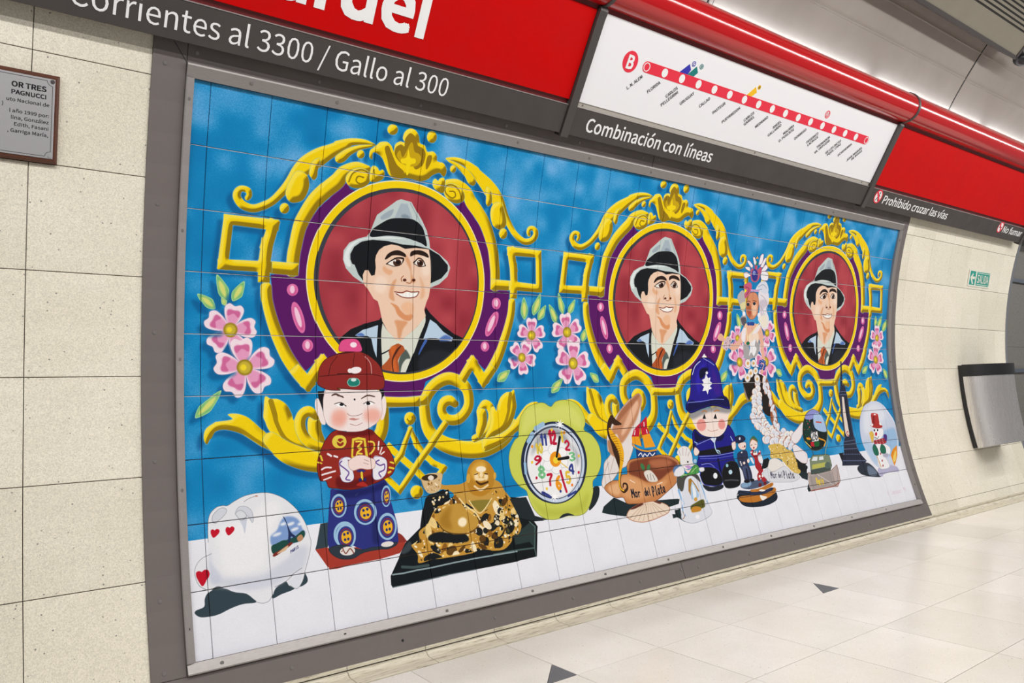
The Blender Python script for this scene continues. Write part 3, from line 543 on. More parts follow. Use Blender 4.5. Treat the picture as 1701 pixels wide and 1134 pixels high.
FIG = decode('''
V 21 85 708 -36 -89
V 20 103 707 39 -71
V 19 46 735 -57 -47
V 11 80 723 -14 -28
W 97 805 91 10
W 145 932 105 -8
V 20 -17 1097 83 -87
V 24 1359 726 -5 -98
V 24 1406 705 40 -96
V 21 1434 726 44 -69
V 23 1552 743 -55 -91
V 20 1583 694 -32 -95
V 19 1612 693 40 -71
V 22 1700 818 18 -60
W 1398 795 80 0
W 1342 892 78 30
W 1606 776 92 -10
W 1638 918 107 5
V 23 1204 995 70 -47
V 23 1502 1049 71 -61
V 22 1796 1006 -55 -43
V 24 2894 724 -36 -85
V 25 2703 1018 66 -60
V 25 3274 989 -64 -35
W 2865 778 72 0
W 2877 911 102 20
W 3143 742 84 40
W 3121 908 111 -12
V 27 4382 680 -9 -81
V 28 4399 679 59 -83
V 29 4463 701 66 -84
W 4394 746 89 0
W 4368 893 105 8
V 26 4185 983 72 -47
V 28 4509 1021 -52 -67
F 33434c 1 0 0 1 -45 1704 5 -8 25 -7 4 -23 12 -17 33 -16 19 12 26 16 39 13 28 30 -44 -1 -37 6 -34 10 -26 3 -34 -4
F 33434c 1 0 0 1 199 1702 13 -30 34 -16 11 15 17 14 -46 10
F 33434c 1 0 0 1 315 1639 9 21 -6 14 -24 7 13 -24
F e9eaf0 1 0 0 1 7 1496 3 -58 8 -29 20 -18 21 -4 15 2 23 -12 35 -14 46 -5 40 5 43 21 35 32 24 32 16 35 10 44 2 16 -9 38 -22 57 -13 29 -21 19 -22 -14 -6 -18 -24 8 -23 13 -9 20 -12 14 -21 2 -21 -11 -24 -24 -29 -18 -39 -12 -25 -9 -24 9 -12 -5 -18 -16 -11 -31 2 -27 20 -22 18 -8
F d3d7e4 1 0 10 1 7 1604 48 12 74 8 52 -1 37 -18 42 -21 36 -27 34 -6 3 29 -22 46 -46 17 -56 19 -83 2 -72 -22 -39 -13
F f2f2f6 1 0 16 1 45 1456 97 -22 56 -43 53 20 -51 105 -13 74 -57 21 -74 -12 -15 -65
F c9cfe0 1 0 7 .8 12 1517 4 46 26 51 -27 15 -11 -35
F dfe2ec 1 0 4 1 256 1659 24 -13 28 -20 -9 44 -19 14
K 6c7078 1 0 0 1 1.3 7 1496 3 -58 8 -29 20 -18 21 -4 15 2 23 -12 35 -14 46 -5 40 5 43 21 35 32 24 32 16 35 10 44 2 16 -9 38 -22 57 -13 29 -21 19 -22 -14
K 777b84 1 0 0 1 1.3 16 1533 -31 12 -19 22 -3 27 11 31 21 16
K 6f737c 1 0 0 1 1.3 146 1704 20 8 21 -3 12 -14
K 6f737c 1 0 0 1 1.4 308 1624 -31 14 -31 19 -37 11
F c4102a 1 0 0 1 30 1461 6 -4 8 4 -1 10 -18 13 -8 -15 1 -10 6 -2
F c4102a 1 0 0 1 78 1459 6 -4 8 4 -1 11 -18 13 -9 -15 2 -10 6 -3
F c4102a 1 0 0 1 -15 1585 7 -5 9 1 5 13 -5 13 -16 22 -15 -24 -4 -14 2 -8 9 -2
K 7d1020 0 0 0 1 1.6 -1 1581 -2 28
F d5d9e4 1 0 0 1 23 1430 4 -16 21 -18 17 0 6 11 -14 17 -24 15
K 8a8d95 1 0 0 1 1.3 23 1430 4 -16 21 -18 17 0 6 11 -14 17 -24 15 -10 -9
F d5d9e4 1 0 0 1 98 1418 11 -19 21 -2 20 14 7 25 -4 15 -14 -21 -18 8
K 9a9da5 1 0 0 1 1.4 98 1418 11 -19 21 -2 20 14 7 25 -4 15 -14 -21 -18 8 -23 -20
F cfd4e2 1 0 0 1 114 1441 21 -8 -5 34 -5 17 -5 -25
F dfe2ea 1 0 0 1 98 1418 11 -8 13 1 13 19 -21 9
K 8a8d95 1 0 0 1 1.4 98 1418 11 -8 13 1 13 19 -21 9 -16 -21
K 8a8d95 1 0 0 1 1.7 129 1382 17 -9 23 -6
E b77a66 0 1 171.3 1367.4 5 .5 -.1 2.1
F 7f9ed2 1 0 3 1 208 1505 23 -18 17 -30 19 -12 30 6 17 18 6 22 10 20 -33 25 -55 0 -32 -2
E eef2f8 3 1 230.3 1501 15.7 -3.3 1.4 4.8
E eef2f8 3 1 280.4 1472 14.3 -3.1 1.4 4.9
E eef2f8 3 1 293.7 1491.6 14.4 -3 1.4 4.9
E eef2f8 3 1 254.7 1468.8 10.6 -2.3 1.4 4.8
E eef2f8 3 1 313.8 1476.2 9.1 -1.9 1.4 4.9
F 1d4a42 1 0 0 1 208 1538 20 -8 26 -7 18 10 -27 17 -32 13
F 1d4a42 1 0 0 1 246 1529 27 -8 19 -5 31 -17 6 15 -12 16 -20 6 -40 2
F 7a2a22 1 0 0 1 213 1563 32 -13 30 -17 7 5 -27 17 -40 18
F d8b892 1 0 0 1 225 1564 31 -18 11 -3 -12 15
F b98a64 1 0 0 1 299 1521 16 -9 6 15 -16 9
F 22305a 1 0 0 1 256 1444 7 8 15 45 16 18 -5 6 -10 -7 -7 19 -6 -1 4 -29 -4 -33
T 2a2f6a PARIS 9 0.2 272 1570 30 -14
F 33434c 0 0 0 1 388 1485 26 -2 4 43 -13 43 -44 1 7 -17
F a8392c 0 0 0 1 361 1570 41 -1 37 23 82 -10 193 4 -17 29 -16 15 -79 9 -117 2 -52 3 -28 -1
F 8e2f28 1 0 0 1 661 1550 34 13 19 25 3 6 -111 -15 11 -19
F 2b3280 1 0 0 1 435 1372 -6 30 -16 87 -6 50 1 27 7 23 21 -8 46 -12 58 27 64 -2 69 2 9 -39 1 -39 -11 -59 -8 -48 -16 -55 -63 20 -85 7 -40 -8
F 1b2060 1 0 6 1 459 1378 66 3 73 -4 49 -15 7 24 -72 16 -68 9 -56 -14
F 1b1f55 1 0 6 .7 597 1388 6 63 0 77 3 51 -26 -4 6 -88
E 9cc4e2 0 1 460.6 1431.2 30.3 3.4 -3.7 40.6
E 2f3a86 0 1 460.5 1432.6 24.2 2.7 -3.1 33.3
E 8a2438 0 1 460.5 1432.6 18.7 2.1 -2.5 26.8
E 2f3a86 0 1 460.5 1432.6 16.9 1.9 -2.1 23.6
E f0b428 0 1 462 1433.6 15.1 1.7 -1.9 20.3
E 24306a 0 1 456.7 1424.7 3.6 .4 -.4 4.5
E 24306a 0 1 467.7 1421.8 3.6 .4 -.4 4.5
E 24306a 0 1 467.5 1440.4 3.6 .4 -.4 4.5
E 24306a 0 1 457.7 1441.3 3.6 .4 -.4 4.5
E 9cc4e2 0 1 473 1533.2 42.3 5.6 -5 45.4
E 2f3a86 0 1 472.8 1534.6 33.8 4.5 -4.1 37.3
E 8a2438 0 1 472.8 1534.6 26.2 3.5 -3.3 30
E 2f3a86 0 1 472.8 1534.6 23.6 3.1 -2.9 26.4
E f0b428 0 1 474.3 1535.6 21.1 2.8 -2.5 22.8
E 24306a 0 1 466.9 1525.3 5 .7 -.5 5
E 24306a 0 1 482.1 1522.7 5.1 .7 -.5 5
E 24306a 0 1 482 1543.5 5.1 .7 -.5 5
E 24306a 0 1 468.3 1544 5 .7 -.5 5
E 9cc4e2 0 1 561.2 1465.2 44.3 5.1 -4.8 45
E 2f3a86 0 1 561.1 1466.8 35.4 4.1 -4 36.9
E 8a2438 0 1 561.1 1466.8 27.4 3.2 -3.2 29.7
E 2f3a86 0 1 561.1 1466.8 24.7 2.9 -2.8 26.1
E f0b428 0 1 562.7 1467.7 22 2.6 -2.4 22.5
E 24306a 0 1 554.8 1457.6 5.3 .6 -.5 5
E 24306a 0 1 570.7 1454.9 5.3 .6 -.5 5
E 24306a 0 1 570.7 1475.5 5.3 .6 -.5 5
E 24306a 0 1 556.5 1476.1 5.3 .6 -.5 5
E 9cc4e2 0 1 642.3 1526.8 39 4.9 -6.2 49
E 2f3a86 0 1 642.2 1528.3 31.1 4 -5.1 40.2
E 8a2438 0 1 642.2 1528.3 24.1 3.1 -4.1 32.4
E 2f3a86 0 1 642.2 1528.3 21.8 2.8 -3.6 28.5
E f0b428 0 1 643.8 1529.3 19.4 2.5 -3.1 24.6
E 24306a 0 1 637.3 1518.5 4.6 .6 -.7 5.4
E 24306a 0 1 651.4 1515.2 4.7 .6 -.7 5.4
E 24306a 0 1 650.6 1537.7 4.7 .6 -.7 5.4
E 24306a 0 1 637.9 1538.6 4.6 .6 -.7 5.4
E 9cc4e2 0 1 650.4 1417.1 19.7 2 -4.2 38.6
E 2f3a86 0 1 650.3 1418.7 15.7 1.6 -3.4 31.6
E 8a2438 0 1 650.3 1418.7 12.2 1.3 -2.7 25.5
E 2f3a86 0 1 650.3 1418.7 11 1.1 -2.4 22.4
E f0b428 0 1 651.9 1419.6 9.8 1 -2.1 19.3
E 24306a 0 1 648.8 1411.5 2.4 .2 -.4 4.3
E 24306a 0 1 656.1 1408.3 2.4 .2 -.4 4.3
E 24306a 0 1 655.3 1425.8 2.4 .2 -.5 4.3
E 24306a 0 1 648.8 1427.1 2.4 .2 -.5 4.2
E 9cc4e2 0 1 476.5 1541 38.3 5.1 -5 45.4
E 2f3a86 0 1 476.4 1542.5 30.6 4.1 -4.1 37.2
E 8a2438 0 1 476.4 1542.5 23.7 3.2 -3.3 30
E 2f3a86 0 1 476.4 1542.5 21.4 2.9 -2.9 26.4
E f0b428 0 1 477.9 1543.4 19.1 2.6 -2.5 22.7
E 24306a 0 1 471.3 1533.3 4.6 .6 -.5 5
E 24306a 0 1 485.1 1530.5 4.6 .6 -.5 5
E 24306a 0 1 484.8 1551.3 4.6 .6 -.6 5
E 24306a 0 1 472.4 1551.9 4.6 .6 -.5 5
F ffffff 1 0 0 .6 532 1401 9 -7 -14 12
F 2d3742 1 0 0 1 409 1573 33 -6 35 5 31 16 32 8 34 -3 38 2 22 -5 40 -2 -4 11 -34 9 -34 -3 -63 2 -43 14 -48 -6 -33 -23
K 20262e 1 0 0 1 1.5 409 1573 33 -6 35 5 31 16 32 8 34 -3 38 2 22 -5 40 -2 -4 11 -34 9 -34 -3 -63 2 -43 14 -48 -6 -33 -23 -6 -19
E e8e2de 0 1 476.9 1592.3 28.2 1.4 0 15.3
K 7c3a2c 1 0 0 1 3.4 455 1591 21 -8 14 15 14 -7
E e8e2de 0 1 634.2 1590.5 25.8 .4 .2 9.8
E e8e2de 0 1 482.5 1593.2 24.2 .4 .5 14.6
K 7c3a2c 1 0 0 1 3.8 460 1581 10 19 18 -15 13 20
F 94291f 1 0 0 1 422 1201 26 -29 30 -13 -4 3 37 10 33 0 57 -5 29 23 29 30 24 34 13 37 0 28 -16 22 -37 15 -45 13 -77 12 -61 -10 -32 -7 -10 -23 -20 -6 -7 -49 11 -44
K 3a0f10 1 0 0 1 2 422 1201 26 -29 30 -13 -4 3 37 10 33 0 57 -5 29 23 29 30 24 34 13 37 0 28 -16 22 -37 15 -45 13 -77 12 -61 -10 -32 -7 -10 -23 -20 -6 -7 -49 11 -44 20 -41
F 6a1414 1 0 5 1 473 1166 38 6 89 -3 17 17 -61 4 -67 -8
F 6a1414 1 0 5 1 463 1330 48 19 91 -15 -4 35 -77 8 -61 -10
E e6d04a 0 1 475.1 1204.7 24 1.5 -1.4 23.7
E 94291f 0 1 475 1207 14 .9 -.8 14.5
K e6d04a 1 0 0 1 4.8 463 1202 12 7 11 -7 5 11
E e6d04a 0 1 483.7 1205.2 24 1.5 -1.4 23.8
E 94291f 0 1 483.6 1207.5 14.1 .9 -.9 14.6
K e6d04a 1 0 0 1 4.8 472 1202 11 8 11 -7 6 11
F e8cf3c 0 0 0 1 522 1258 8 -62 26 -4 30 6 6 65 4 32 -22 2 -46 -8
K 7d2418 0 0 0 1 1.6 522 1258 8 -62 26 -4 30 6 6 65 4 32 -22 2 -46 -8 -6 -31
F 94291f 0 0 0 1 530 1259 9 -54 19 -3 19 4 4 60 -30 -2
K f0d84c 1 0 0 1 6.5 546 1209 24 2 -18 18 14 5 -18 14 19 5
K f0d84c 1 0 0 1 5.7 546 1252 -3 11
K f0d84c 1 0 0 1 6.6 598 1212 17 5 1 20 -17 19
K f5eeee 1 0 0 1 5.9 637 1215 -4 27
K f5eeee 1 0 0 1 5 649 1235 -11 23
K f5eeee 1 0 0 1 5 657 1252 -14 9
K f0e6ea 1 0 0 1 7.8 432 1244 12 8
K f0e6ea 1 0 0 1 7.1 456 1253 12 5
K f0e6ea 1 0 0 1 6.2 405 1298 16 -6 20 2
K f0e6ea 1 0 0 1 6.2 405 1317 27 -5 24 -4
K f0e6ea 1 0 0 1 5.4 410 1336 29 -8
K e8cf3c 1 0 0 1 6.7 680 1293 13 5
K e8cf3c 1 0 0 1 7.6 674 1313 17 5
K e8cf3c 1 0 0 1 7.5 668 1332 9 -3
K e8cf3c 1 0 0 1 7 404 1249 5 16
K e8cf3c 1 0 0 1 5.4 394 1271 12 5
F eceaf2 1 0 0 1 473 1274 24 -14 24 6 11 24 -23 -18 17 44 0 27 -19 10 -25 -6 -10 -24 4 0
K 5a4a80 1 0 0 1 1.6 473 1274 24 -14 24 6 11 24 -23 -18 17 44 0 27 -19 10 -25 -6 -10 -24 4 0 -3 -49
F eceaf2 1 0 0 1 611 1268 31 1 21 15 1 28 -10 27 -24 15 -26 -4 -1 -35
K 5a4a80 1 0 0 1 1.7 611 1268 31 1 21 15 1 28 -10 27 -24 15 -26 -4 -1 -35 8 -47
K 6d4a96 1 0 0 1 4.8 484 1274 -9 11 19 17 15 17 -14 21 16 6
K 6d4a96 1 0 0 1 5 632 1282 -14 7 17 13 18 -3 -2 20 -23 10 7 16
F f3dcd6 1 0 0 1 510 1276 33 -17 34 1 21 11 17 9 -3 28 -26 5 -29 -6 -30 5 -16 -13
K b08a84 1 0 0 1 1.6 510 1276 33 -17 34 1 21 11 17 9 -3 28 -26 5 -29 -6 -30 5 -16 -13 -1 -23
K b08a84 1 0 0 1 2 574 1275 19 8
K b08a84 1 0 0 1 2 571 1287 19 7
E 33307a 0 1 558 1315.7 17.8 1.5 -.4 5.4
K e8cf3c 1 0 0 1 8.9 560 1323 0 23
E 24246a 0 1 552.3 1348.5 6.7 .6 -.6 6.9
E 24246a 0 1 571 1349 5.9 .5 -.6 6.9
F b02a22 1 0 0 1 535 1367 26 -11 20 19
F 15151a 0 0 0 1 403 1020 31 0 -6 39 -5 46 -5 -24 -13 -34
F 15151a 0 0 0 1 650 1019 20 1 -1 26 -15 18
F f4e6e4 1 0 0 1 394 1054 9 -11 9 19 11 43 6 32 -8 3 -11 -8 -15 -48
F f4e6e4 1 0 0 1 657 1062 12 -20 8 20 -4 41 -13 29 -11 -6
F f4e6e4 1 0 0 1 438 1013 -13 26 -3 31 1 38 14 33 36 21 37 6 1 2 38 2 34 -4 31 -14 23 -15 20 -33 0 -44 -5 -37 -66 -13 -86 2
K b59a98 1 0 0 1 1.6 438 1013 -13 26 -3 31 1 38 14 33 36 21 37 6 1 2 38 2 34 -4 31 -14 23 -15 20 -33 0 -44 -5 -37 -66 -13 -86 2 -62 -1
E f0a694 12 .8 484.2 1112.9 31.3 1.3 -1.2 27.1
E f0a694 12 .8 616.6 1114.5 35.3 1.5 -1.5 27.8
E f0a694 12 .6 478.9 1131.6 29.1 1.3 -1.1 23.1
K 5a4038 1 0 0 1 4.8,6.4,4 458 1034 17 -4 28 13
K 5a4038 1 0 0 1 4,4.9 479 1035 21 4
K 5a4038 1 0 0 1 3.3,5.9,4.2 576 1049 26 -11 27 5
E 1a1420 0 1 547.8 1051.4 3.8 .1 -.1 3.9
F ffffff 1 0 0 1 467 1066 23 -3 23 12 -24 2
K 40302c 1 0 0 1 2.4 467 1066 23 -5 23 14
E 1a1a20 0 1 496.1 1068.6 9.2 .3 -.2 5.8
F ffffff 1 0 0 1 470 1066 20 -3 19 12 -23 2
K 40302c 1 0 0 1 2.4 470 1065 23 -4 17 14
E 1a1a20 0 1 494.4 1068.6 8.4 .3 -.2 5.4
F ffffff 1 0 0 1 586 1070 20 -8 19 5 -15 8
K 40302c 1 0 0 1 2.5 584 1069 22 -9 21 8
E 1a1a20 0 1 602.1 1068.1 7 .2 -.3 6
K 9a7068 1 0 0 1 2 516 1103 10 8 19 2 20 -3 11 -5
F c98a84 1 0 0 1 521 1124 18 -4 12 4 15 0 -22 6
K b07a74 1 0 0 1 2 525 1142 25 7 26 -9
F 8f2a26 1 0 0 1 404 997 1 -27 8 -39 27 -31 54 -19 56 -6 -68 8 34 -8 47 -2 30 7 35 22 26 26 13 33 6 28 -8 26 -44 4 -70 -2 -71 -7 12 8 -50 -3
K 3a1414 1 0 0 1 2 404 997 1 -27 8 -39 27 -31 54 -19 56 -6 -68 8 34 -8 47 -2 30 7 35 22 26 26 13 33 6 28 -8 26 -44 4 -70 -2 -71 -7 12 8 -50 -3 -38 -18
K 4d1515 1 0 0 1 2.8 411 966 57 -5 80 -5 -67 1 63 3 74 0 49 9
K 4d1515 1 0 0 1 2.4 447 963 9 -39 26 -32
K 4d1515 1 0 0 1 2.5 544 960 1 -36 7 -44
K 4d1515 1 0 0 1 2.5 614 960 1 -36 -26 -40
K c98a86 1 0 0 1 4.2 595 892 20 28 3 36
E f6eef0 0 1 555.3 943.8 23.6 -2.9 1.6 12.6
E f6eef0 0 1 531.7 945.6 9.4 .1 -.2 8.7
E 1d7f72 0 1 545.6 989.3 26.7 .4 -.5 16.6
E d8ece8 0 1 545.8 980.2 11.2 .1 -.2 6.3
K 9fd0c4 1 0 0 1 2.4 520 989 11 -14 30 1 10 14 -11 13 -30 0 -10 -14
F e0508c 1 0 0 1 491 873 -2 -20 14 -22 30 -6 30 3 15 20 1 24 -46 1
K 8a2450 1 0 0 1 1.6 491 873 -2 -20 14 -22 30 -6 30 3 15 20 1 24 -46 1 -42 0
E fbe3ee 0 1 548 847.6 13.8 -.2 -.1 10.3
F 10161a 0 0 0 1 631 1703 43 -57 34 -49 71 -47 17 -58 20 -50 85 -24 42 54 -71 144 -50 17 404 15 5 -159 -5 87 -14 134 -7 29 -204 -1 -127 1 -117 4 -85 1 -39 1 -5 -12
F 0f1517 0 0 0 1 1205 1478 93 14 13 50 26 39 43 16 -57 -4 15 23 -33 118 -103 3 -117 -1 23 -111 112 -50
F 2c3b3a 0 0 2 1 1300 1594 30 21 -28 84 -21 -29 -75 2 1 -34
K 5a7470 0 0 0 1 3.9 1298 1591 26 25 -23 87 1 30
K 49605c 0 0 0 1 6.4 1094 1694 101 0 104 4
K 8fa3a8 0 0 0 1 5.6 640 1699 44 2 62 -2 55 1 105 -3 98 -1 204 3
K 3e4f50 0 0 0 1 10.5 683 1678 47 9 64 2
F 3a444b 1 0 3 1 686 1628 41 -36 5 28 -29 15
K 6b7c80 0 0 0 1 3.2 633 1743 44 0 80 -2 117 -4 127 1
F c8953a 1 0 0 1 1014 1379 11 -33 30 -28 37 -3 35 13 23 32 5 23 -5 17 29 20 26 46 36 48 5 35 -44 -85 26 42 14 28 5 44 6 27 -20 28 -31 4 -10 20 -42 24 -53 -1 -27 -8 -58 -12 -13 14 -137 0 -47 -3 -60 4 0 -29 -22 -38 38 -6 1 -37 41 -27 20 -41 36 -24 51 -11 27 -22 -46 -22 -39 5 -42 -9 -15 -38 6 -11 88 -9 -3 41 46 7 40 1 27 -10
N f2d48c,8a5a1c,14181a,fbeccb,14181a,e0b050,5a3a12 190 6.9 26.6 4 2.6 808 1538 49 -47 27 -17 36 -12 27 -18 62 -11 12 23 102 15 34 -45 37 39 46 53 2 48 -16 -51 20 72 -15 41 -38 25 -63 21 -59 -6 -72 2 -137 0 -93 2 -36 -64 44 -19
N fff4da,fbeccb,2a1c0c 150 2.6 6.4 14 2 808 1538 76 -64 63 -30 74 12 136 -30 83 92 -14 -3 20 72 -53 66 -63 21 -59 -6 -209 2 -93 2 -36 -64 44 -19
F 14181a 0 0 0 1 832 1432 93 -11 2 25 -34 29 -19 2 -32 21 -29 40 -24 5 7 -51 20 -50
N f2d48c,fbeccb,b07a2c,d0d4d0 26 3.5 9.6 9 1 840 1445 85 -20 -33 58 -18 -6 -32 21
F 14181a 1 0 2 1 810 1586 49 -10 65 17 53 7 0 30 -152 -21
F c4973e 1 0 0 1 861 1532 14 -30 37 -21 40 -4 29 8 20 31 41 34 -10 28 -33 13 -51 3 -47 -12 -30 -20
F a87a26 1 0 12 1 865 1537 24 -34 42 -20 -16 44 3 45 -38 -9
E fdeecb 4 1 970.4 1552 17.5 9.5 -12.3 15.6
K 6a4512 1 0 0 1 4.3 859 1544 20 27 45 20 74 6 44 -21
F c79b48 1 0 0 1 957 1445 66 -6 97 18 25 11 -28 36 -55 19 -47 -30
F 8a7a30 1 0 2 1 1018 1476 98 4 -14 22 -40 21 -23 -19
K f3dca0 1 0 0 1 6.4 970 1459 30 36 36 29 16 28
K f3dca0 1 0 0 1 4.6 1013 1472 43 55 69 -52
F bb8426 1 0 0 1 1014 1379 11 -33 30 -28 37 -3 35 13 23 32 1 31 -10 34 -31 27 -38 9 -40 -13 -17 -27
F d9a640 1 0 10 1 1033 1364 25 -33 38 -10 20 15 -16 42 -45 22
E fbeccf 2 1 1087.9 1354.4 25.2 2.1 -1.7 12.8
E f7dfb0 3 1 1062 1383.1 11.4 1 -2.1 15.2
E f7dfb0 3 1 1108.8 1387.3 11.6 1 -2.2 15.3
E f7dfb0 2 1 1086.5 1376.7 9.4 .8 -1.7 12.7
E f7dfb0 2 1 1081.3 1395.6 19.8 1.8 -.9 6.8
K 4a2c0c 1 0 0 1 7.5,9.4,7.6 1059 1402 20 13 37 -6
K 4a2c0c 1 0 0 1 3.8 1053 1374 16 -3
K 4a2c0c 1 0 0 1 4.8 1105 1374 13 3
K f7dfb0 1 0 0 .9 8.4 1047 1420 29 16 38 -14
E d9a640 0 1 1021.3 1385.9 10.2 .9 -2.5 18.8
E d9a640 0 1 1154.4 1387 7.5 .7 -2.1 14.6
F d8b98a 1 0 0 1 806 1368 6 -7 24 -10 39 0 26 6 -7 36 -13 28 -39 8 -22 -15
E 3b2a16 0 1 843.4 1365.7 36.4 -1.1 .6 12.2
E eee0d0 0 1 848.8 1368.2 13.3 1.2 -1.1 9.7
N fbeccb,8a5a1c,b07a2c 30 2.6 7 3 1 814 1381 73 -5 -5 40 -49 8
N 1a1c16,1a1c16,fbf3d8,e0b860,4a4a24 60 3.8 11.3 7 2 1127 1521 71 -35 48 70 -15 72 -65 26 -62 -9
F 20282c 0 0 0 1 1212 1486 88 2 32 83 74 25 -84 -6 -73 -20
F 20282c 1 0 0 1 1688 1486 35 1 -9 39 -33 37 -43 20 23 -52
F ccd35a 1 0 0 1 1490 1112 34 -23 54 -6 53 12 37 32 20 42 -1 31 -10 25 45 23 35 48 6 52 -11 50 -29 38 -32 23 -11 49 -34 56 -40 30 -54 3 -36 -15 -32 2 -22 14 -56 -2 -45 -22 -34 -41 -15 -48 -7 -24 -37 -27 -29 -45 -6 -56 12 -46 31 -41 23 -15 4 -31 17 -52 37 -37 45 -15 45 -4
K 7d8440 1 0 0 1 2.3 1490 1112 34 -23 54 -6 53 12 37 32 20 42 -1 31 -10 25 45 23 35 48 6 52 -11 50 -29 38 -32 23 -11 49 -34 56 -40 30 -54 3 -36 -15 -32 2 -22 14 -56 -2 -45 -22 -34 -41 -15 -48 -7 -24 -37 -27 -29 -45 -6 -56 12 -46 31 -41 23 -15 4 -31 17 -52 37 -37 45 -15 45 -4 43 20
F d9de76 1 0 14 .8 1350 1125 76 -16 62 17 81 -23 77 39 25 77 -84 -34 -90 -14 -104 14 -72 40
F b5b944 1 0 14 .7 1328 1496 53 43 83 19 112 -7 77 -46 -45 79 -145 7 -89 -20
F 20282c 1 0 0 1 1462 1598 22 -14 33 -2 32 14 -35 -3
E 232c42 0 1 1483.7 1356.8 188.9 -.4 -8.8 178.3
E c9d6ea 0 1 1484.6 1359.3 172.6 -.3 -8.4 170.7
E 232c42 0 1 1481.2 1356.6 161.6 -.3 -7.4 158.3
E dcdfe8 0 1 1483.4 1358.8 154.9 -.3 -7.1 152.7
E f2f2f4 0 1 1480.4 1361.5 147.3 -.2 -6.6 144
F 9aa0a6 1 0 14 1 1358 1318 26 -56 50 -45 58 -10 50 16 35 36 18 57 -22 -27 -53 -43 -57 -8 -48 26
F a9aeb4 1 0 10 1 1600 1286 25 52 -15 49 -5 -51
K 9cc0e0 1 0 0 1 21.6 1351 1256 25 -28
K 9cc0e0 1 0 0 1 22 1397 1205 40 -17
K 9cc0e0 1 0 0 1 13.8 1317 1349 -1 42
K 33408c 1 0 0 1 12.9 1393 1479 39 23
K 33408c 1 0 0 1 10 1533 1508 49 -15
E f7f7f9 0 1 1530.5 1361 31.1 2.4 -4.2 24.3
K c3c6cc 1 0 0 1 2.3,2.3,2.2,2.2,2.2,2.2,2.3,2.3,2.3 1561 1363 -12 17 -23 5 -20 -9 -6 -17 11 -17 23 -5 21 9 6 17
E f7f7f9 0 1 1487.8 1384.4 30.6 2.5 -4.2 24
K c3c6cc 1 0 0 1 2.2 1519 1387 -13 16 -22 6 -20 -10 -6 -17 11 -17 22 -5 21 9 7 18
E f7f7f9 0 1 1444 1366.7 30.1 2.4 -4 23.9
K c3c6cc 1 0 0 1 2.2 1474 1369 -12 16 -22 6 -20 -9 -6 -18 11 -16 23 -5 20 8 6 18
E f7f7f9 0 1 1441.9 1325.9 30.2 2.2 -3.7 24
K c3c6cc 1 0 0 1 2.2 1472 1328 -11 16 -23 6 -20 -9 -6 -17 11 -16 23 -6 20 8 6 18
E f7f7f9 0 1 1483.5 1302.1 30.7 2.1 -3.7 24.2
K c3c6cc 1 0 0 1 2.3,2.2,2.2,2.2,2.2,2.2,2.2,2.3,2.3 1514 1304 -12 17 -22 5 -20 -8 -7 -18 11 -16 23 -6 21 8 6 18
E f7f7f9 0 1 1528.4 1319.6 31.2 2.2 -3.9 24.4
K c3c6cc 1 0 0 1 2.3,2.3,2.3,2.2,2.2,2.3,2.3,2.3,2.3 1560 1322 -12 17 -23 5 -21 -9 -6 -18 11 -16 23 -6 21 9 7 18
E ee9a1e 0 1 1489.1 1343.6 33.3 2.5 -5.6 33.8
E f4d83c 0 1 1490.4 1347.6 16.6 1.3 -2.5 15.5
K 15171a 0 0 0 1 11.2,13.6 1497 1333 32 -84
K 15171a 0 0 0 1 12.3,14.8 1505 1345 59 -3
K e8c040 0 0 0 1 4.5 1504 1353 49 35
K c01a3c 0 0 0 1 12.3 1509 1398 18 90
T c01a3c 12 50 0.26 1462 1270 44 5
T e8c83c 1 40 0.26 1534 1269 15 -1
T c01a3c 2 40 0.26 1551 1303 32 7
T 7ac48a 3 34 0.26 1567 1356 41 1
T 33408c 4 40 0.26 1557 1405 33 15
T e8c040 5 45 0.26 1535 1452 29 0
T ee9a1e 6 55 0.26 1473 1472 31 3
T c01a3c 7 43 0.26 1426 1451 35 1
T 7ac48a 8 46 0.26 1382 1416 41 1
T c01a3c 9 35 0.26 1367 1360 47 -4
T e0c84c 10 38 0.26 1384 1311 37 -3
T 33408c 11 41 0.26 1414 1274 40 3
E ee9a1e 0 1 1367.5 1279.2 6.1 .4 -.9 6.7
E f0c83c 0 1 1357.2 1347 6.1 .5 -1 6.6
E c01a3c 0 1 1372 1415.9 6.1 .5 -1.1 6.6
E f0c83c 0 1 1417.2 1464.5 6.1 .6 -1.2 6.6
E 33408c 0 1 1492.8 1483.1 6.3 .6 -1.3 6.6
E ee7a1e 0 1 1565.8 1462.9 6.5 .6 -1.4 6.7
E c01a3c 0 1 1612.9 1413.3 6.6 .6 -1.3 6.9
E f0c83c 0 1 1626.3 1338.9 6.7 .5 -1.2 6.9
E f0c83c 0 1 1486.1 1214.6 6.4 .3 -.9 6.9
E ee9a1e 0 1 1557.8 1230.8 6.6 .4 -.9 6.9
K ffffff 0 0 0 1 8,1.1 1536 1192 26 9
K ffffff 0 0 0 1 8,1.1 1536 1192 11 21
K ffffff 0 0 0 1 8,1.1 1536 1192 -10 22
K ffffff 0 0 0 1 8,1.1 1536 1192 -25 10
K ffffff 0 0 0 1 8,1.1 1536 1192 -25 -8
K ffffff 0 0 0 1 8,1.1 1536 1192 -10 -21
K ffffff 0 0 0 1 8,1.1 1536 1192 11 -21
K ffffff 0 0 0 1 8,1.1 1536 1192 26 -9
K ffffff 0 0 0 1 7.6,1.1 1454 1504 23 9
K ffffff 0 0 0 1 7.6,1.1 1454 1504 8 21
K ffffff 0 0 0 1 7.6,1.1 1454 1504 -12 20
K ffffff 0 0 0 1 7.6,1.1 1454 1504 -25 8
K ffffff 0 0 0 1 7.6,1.1 1454 1504 -24 -9
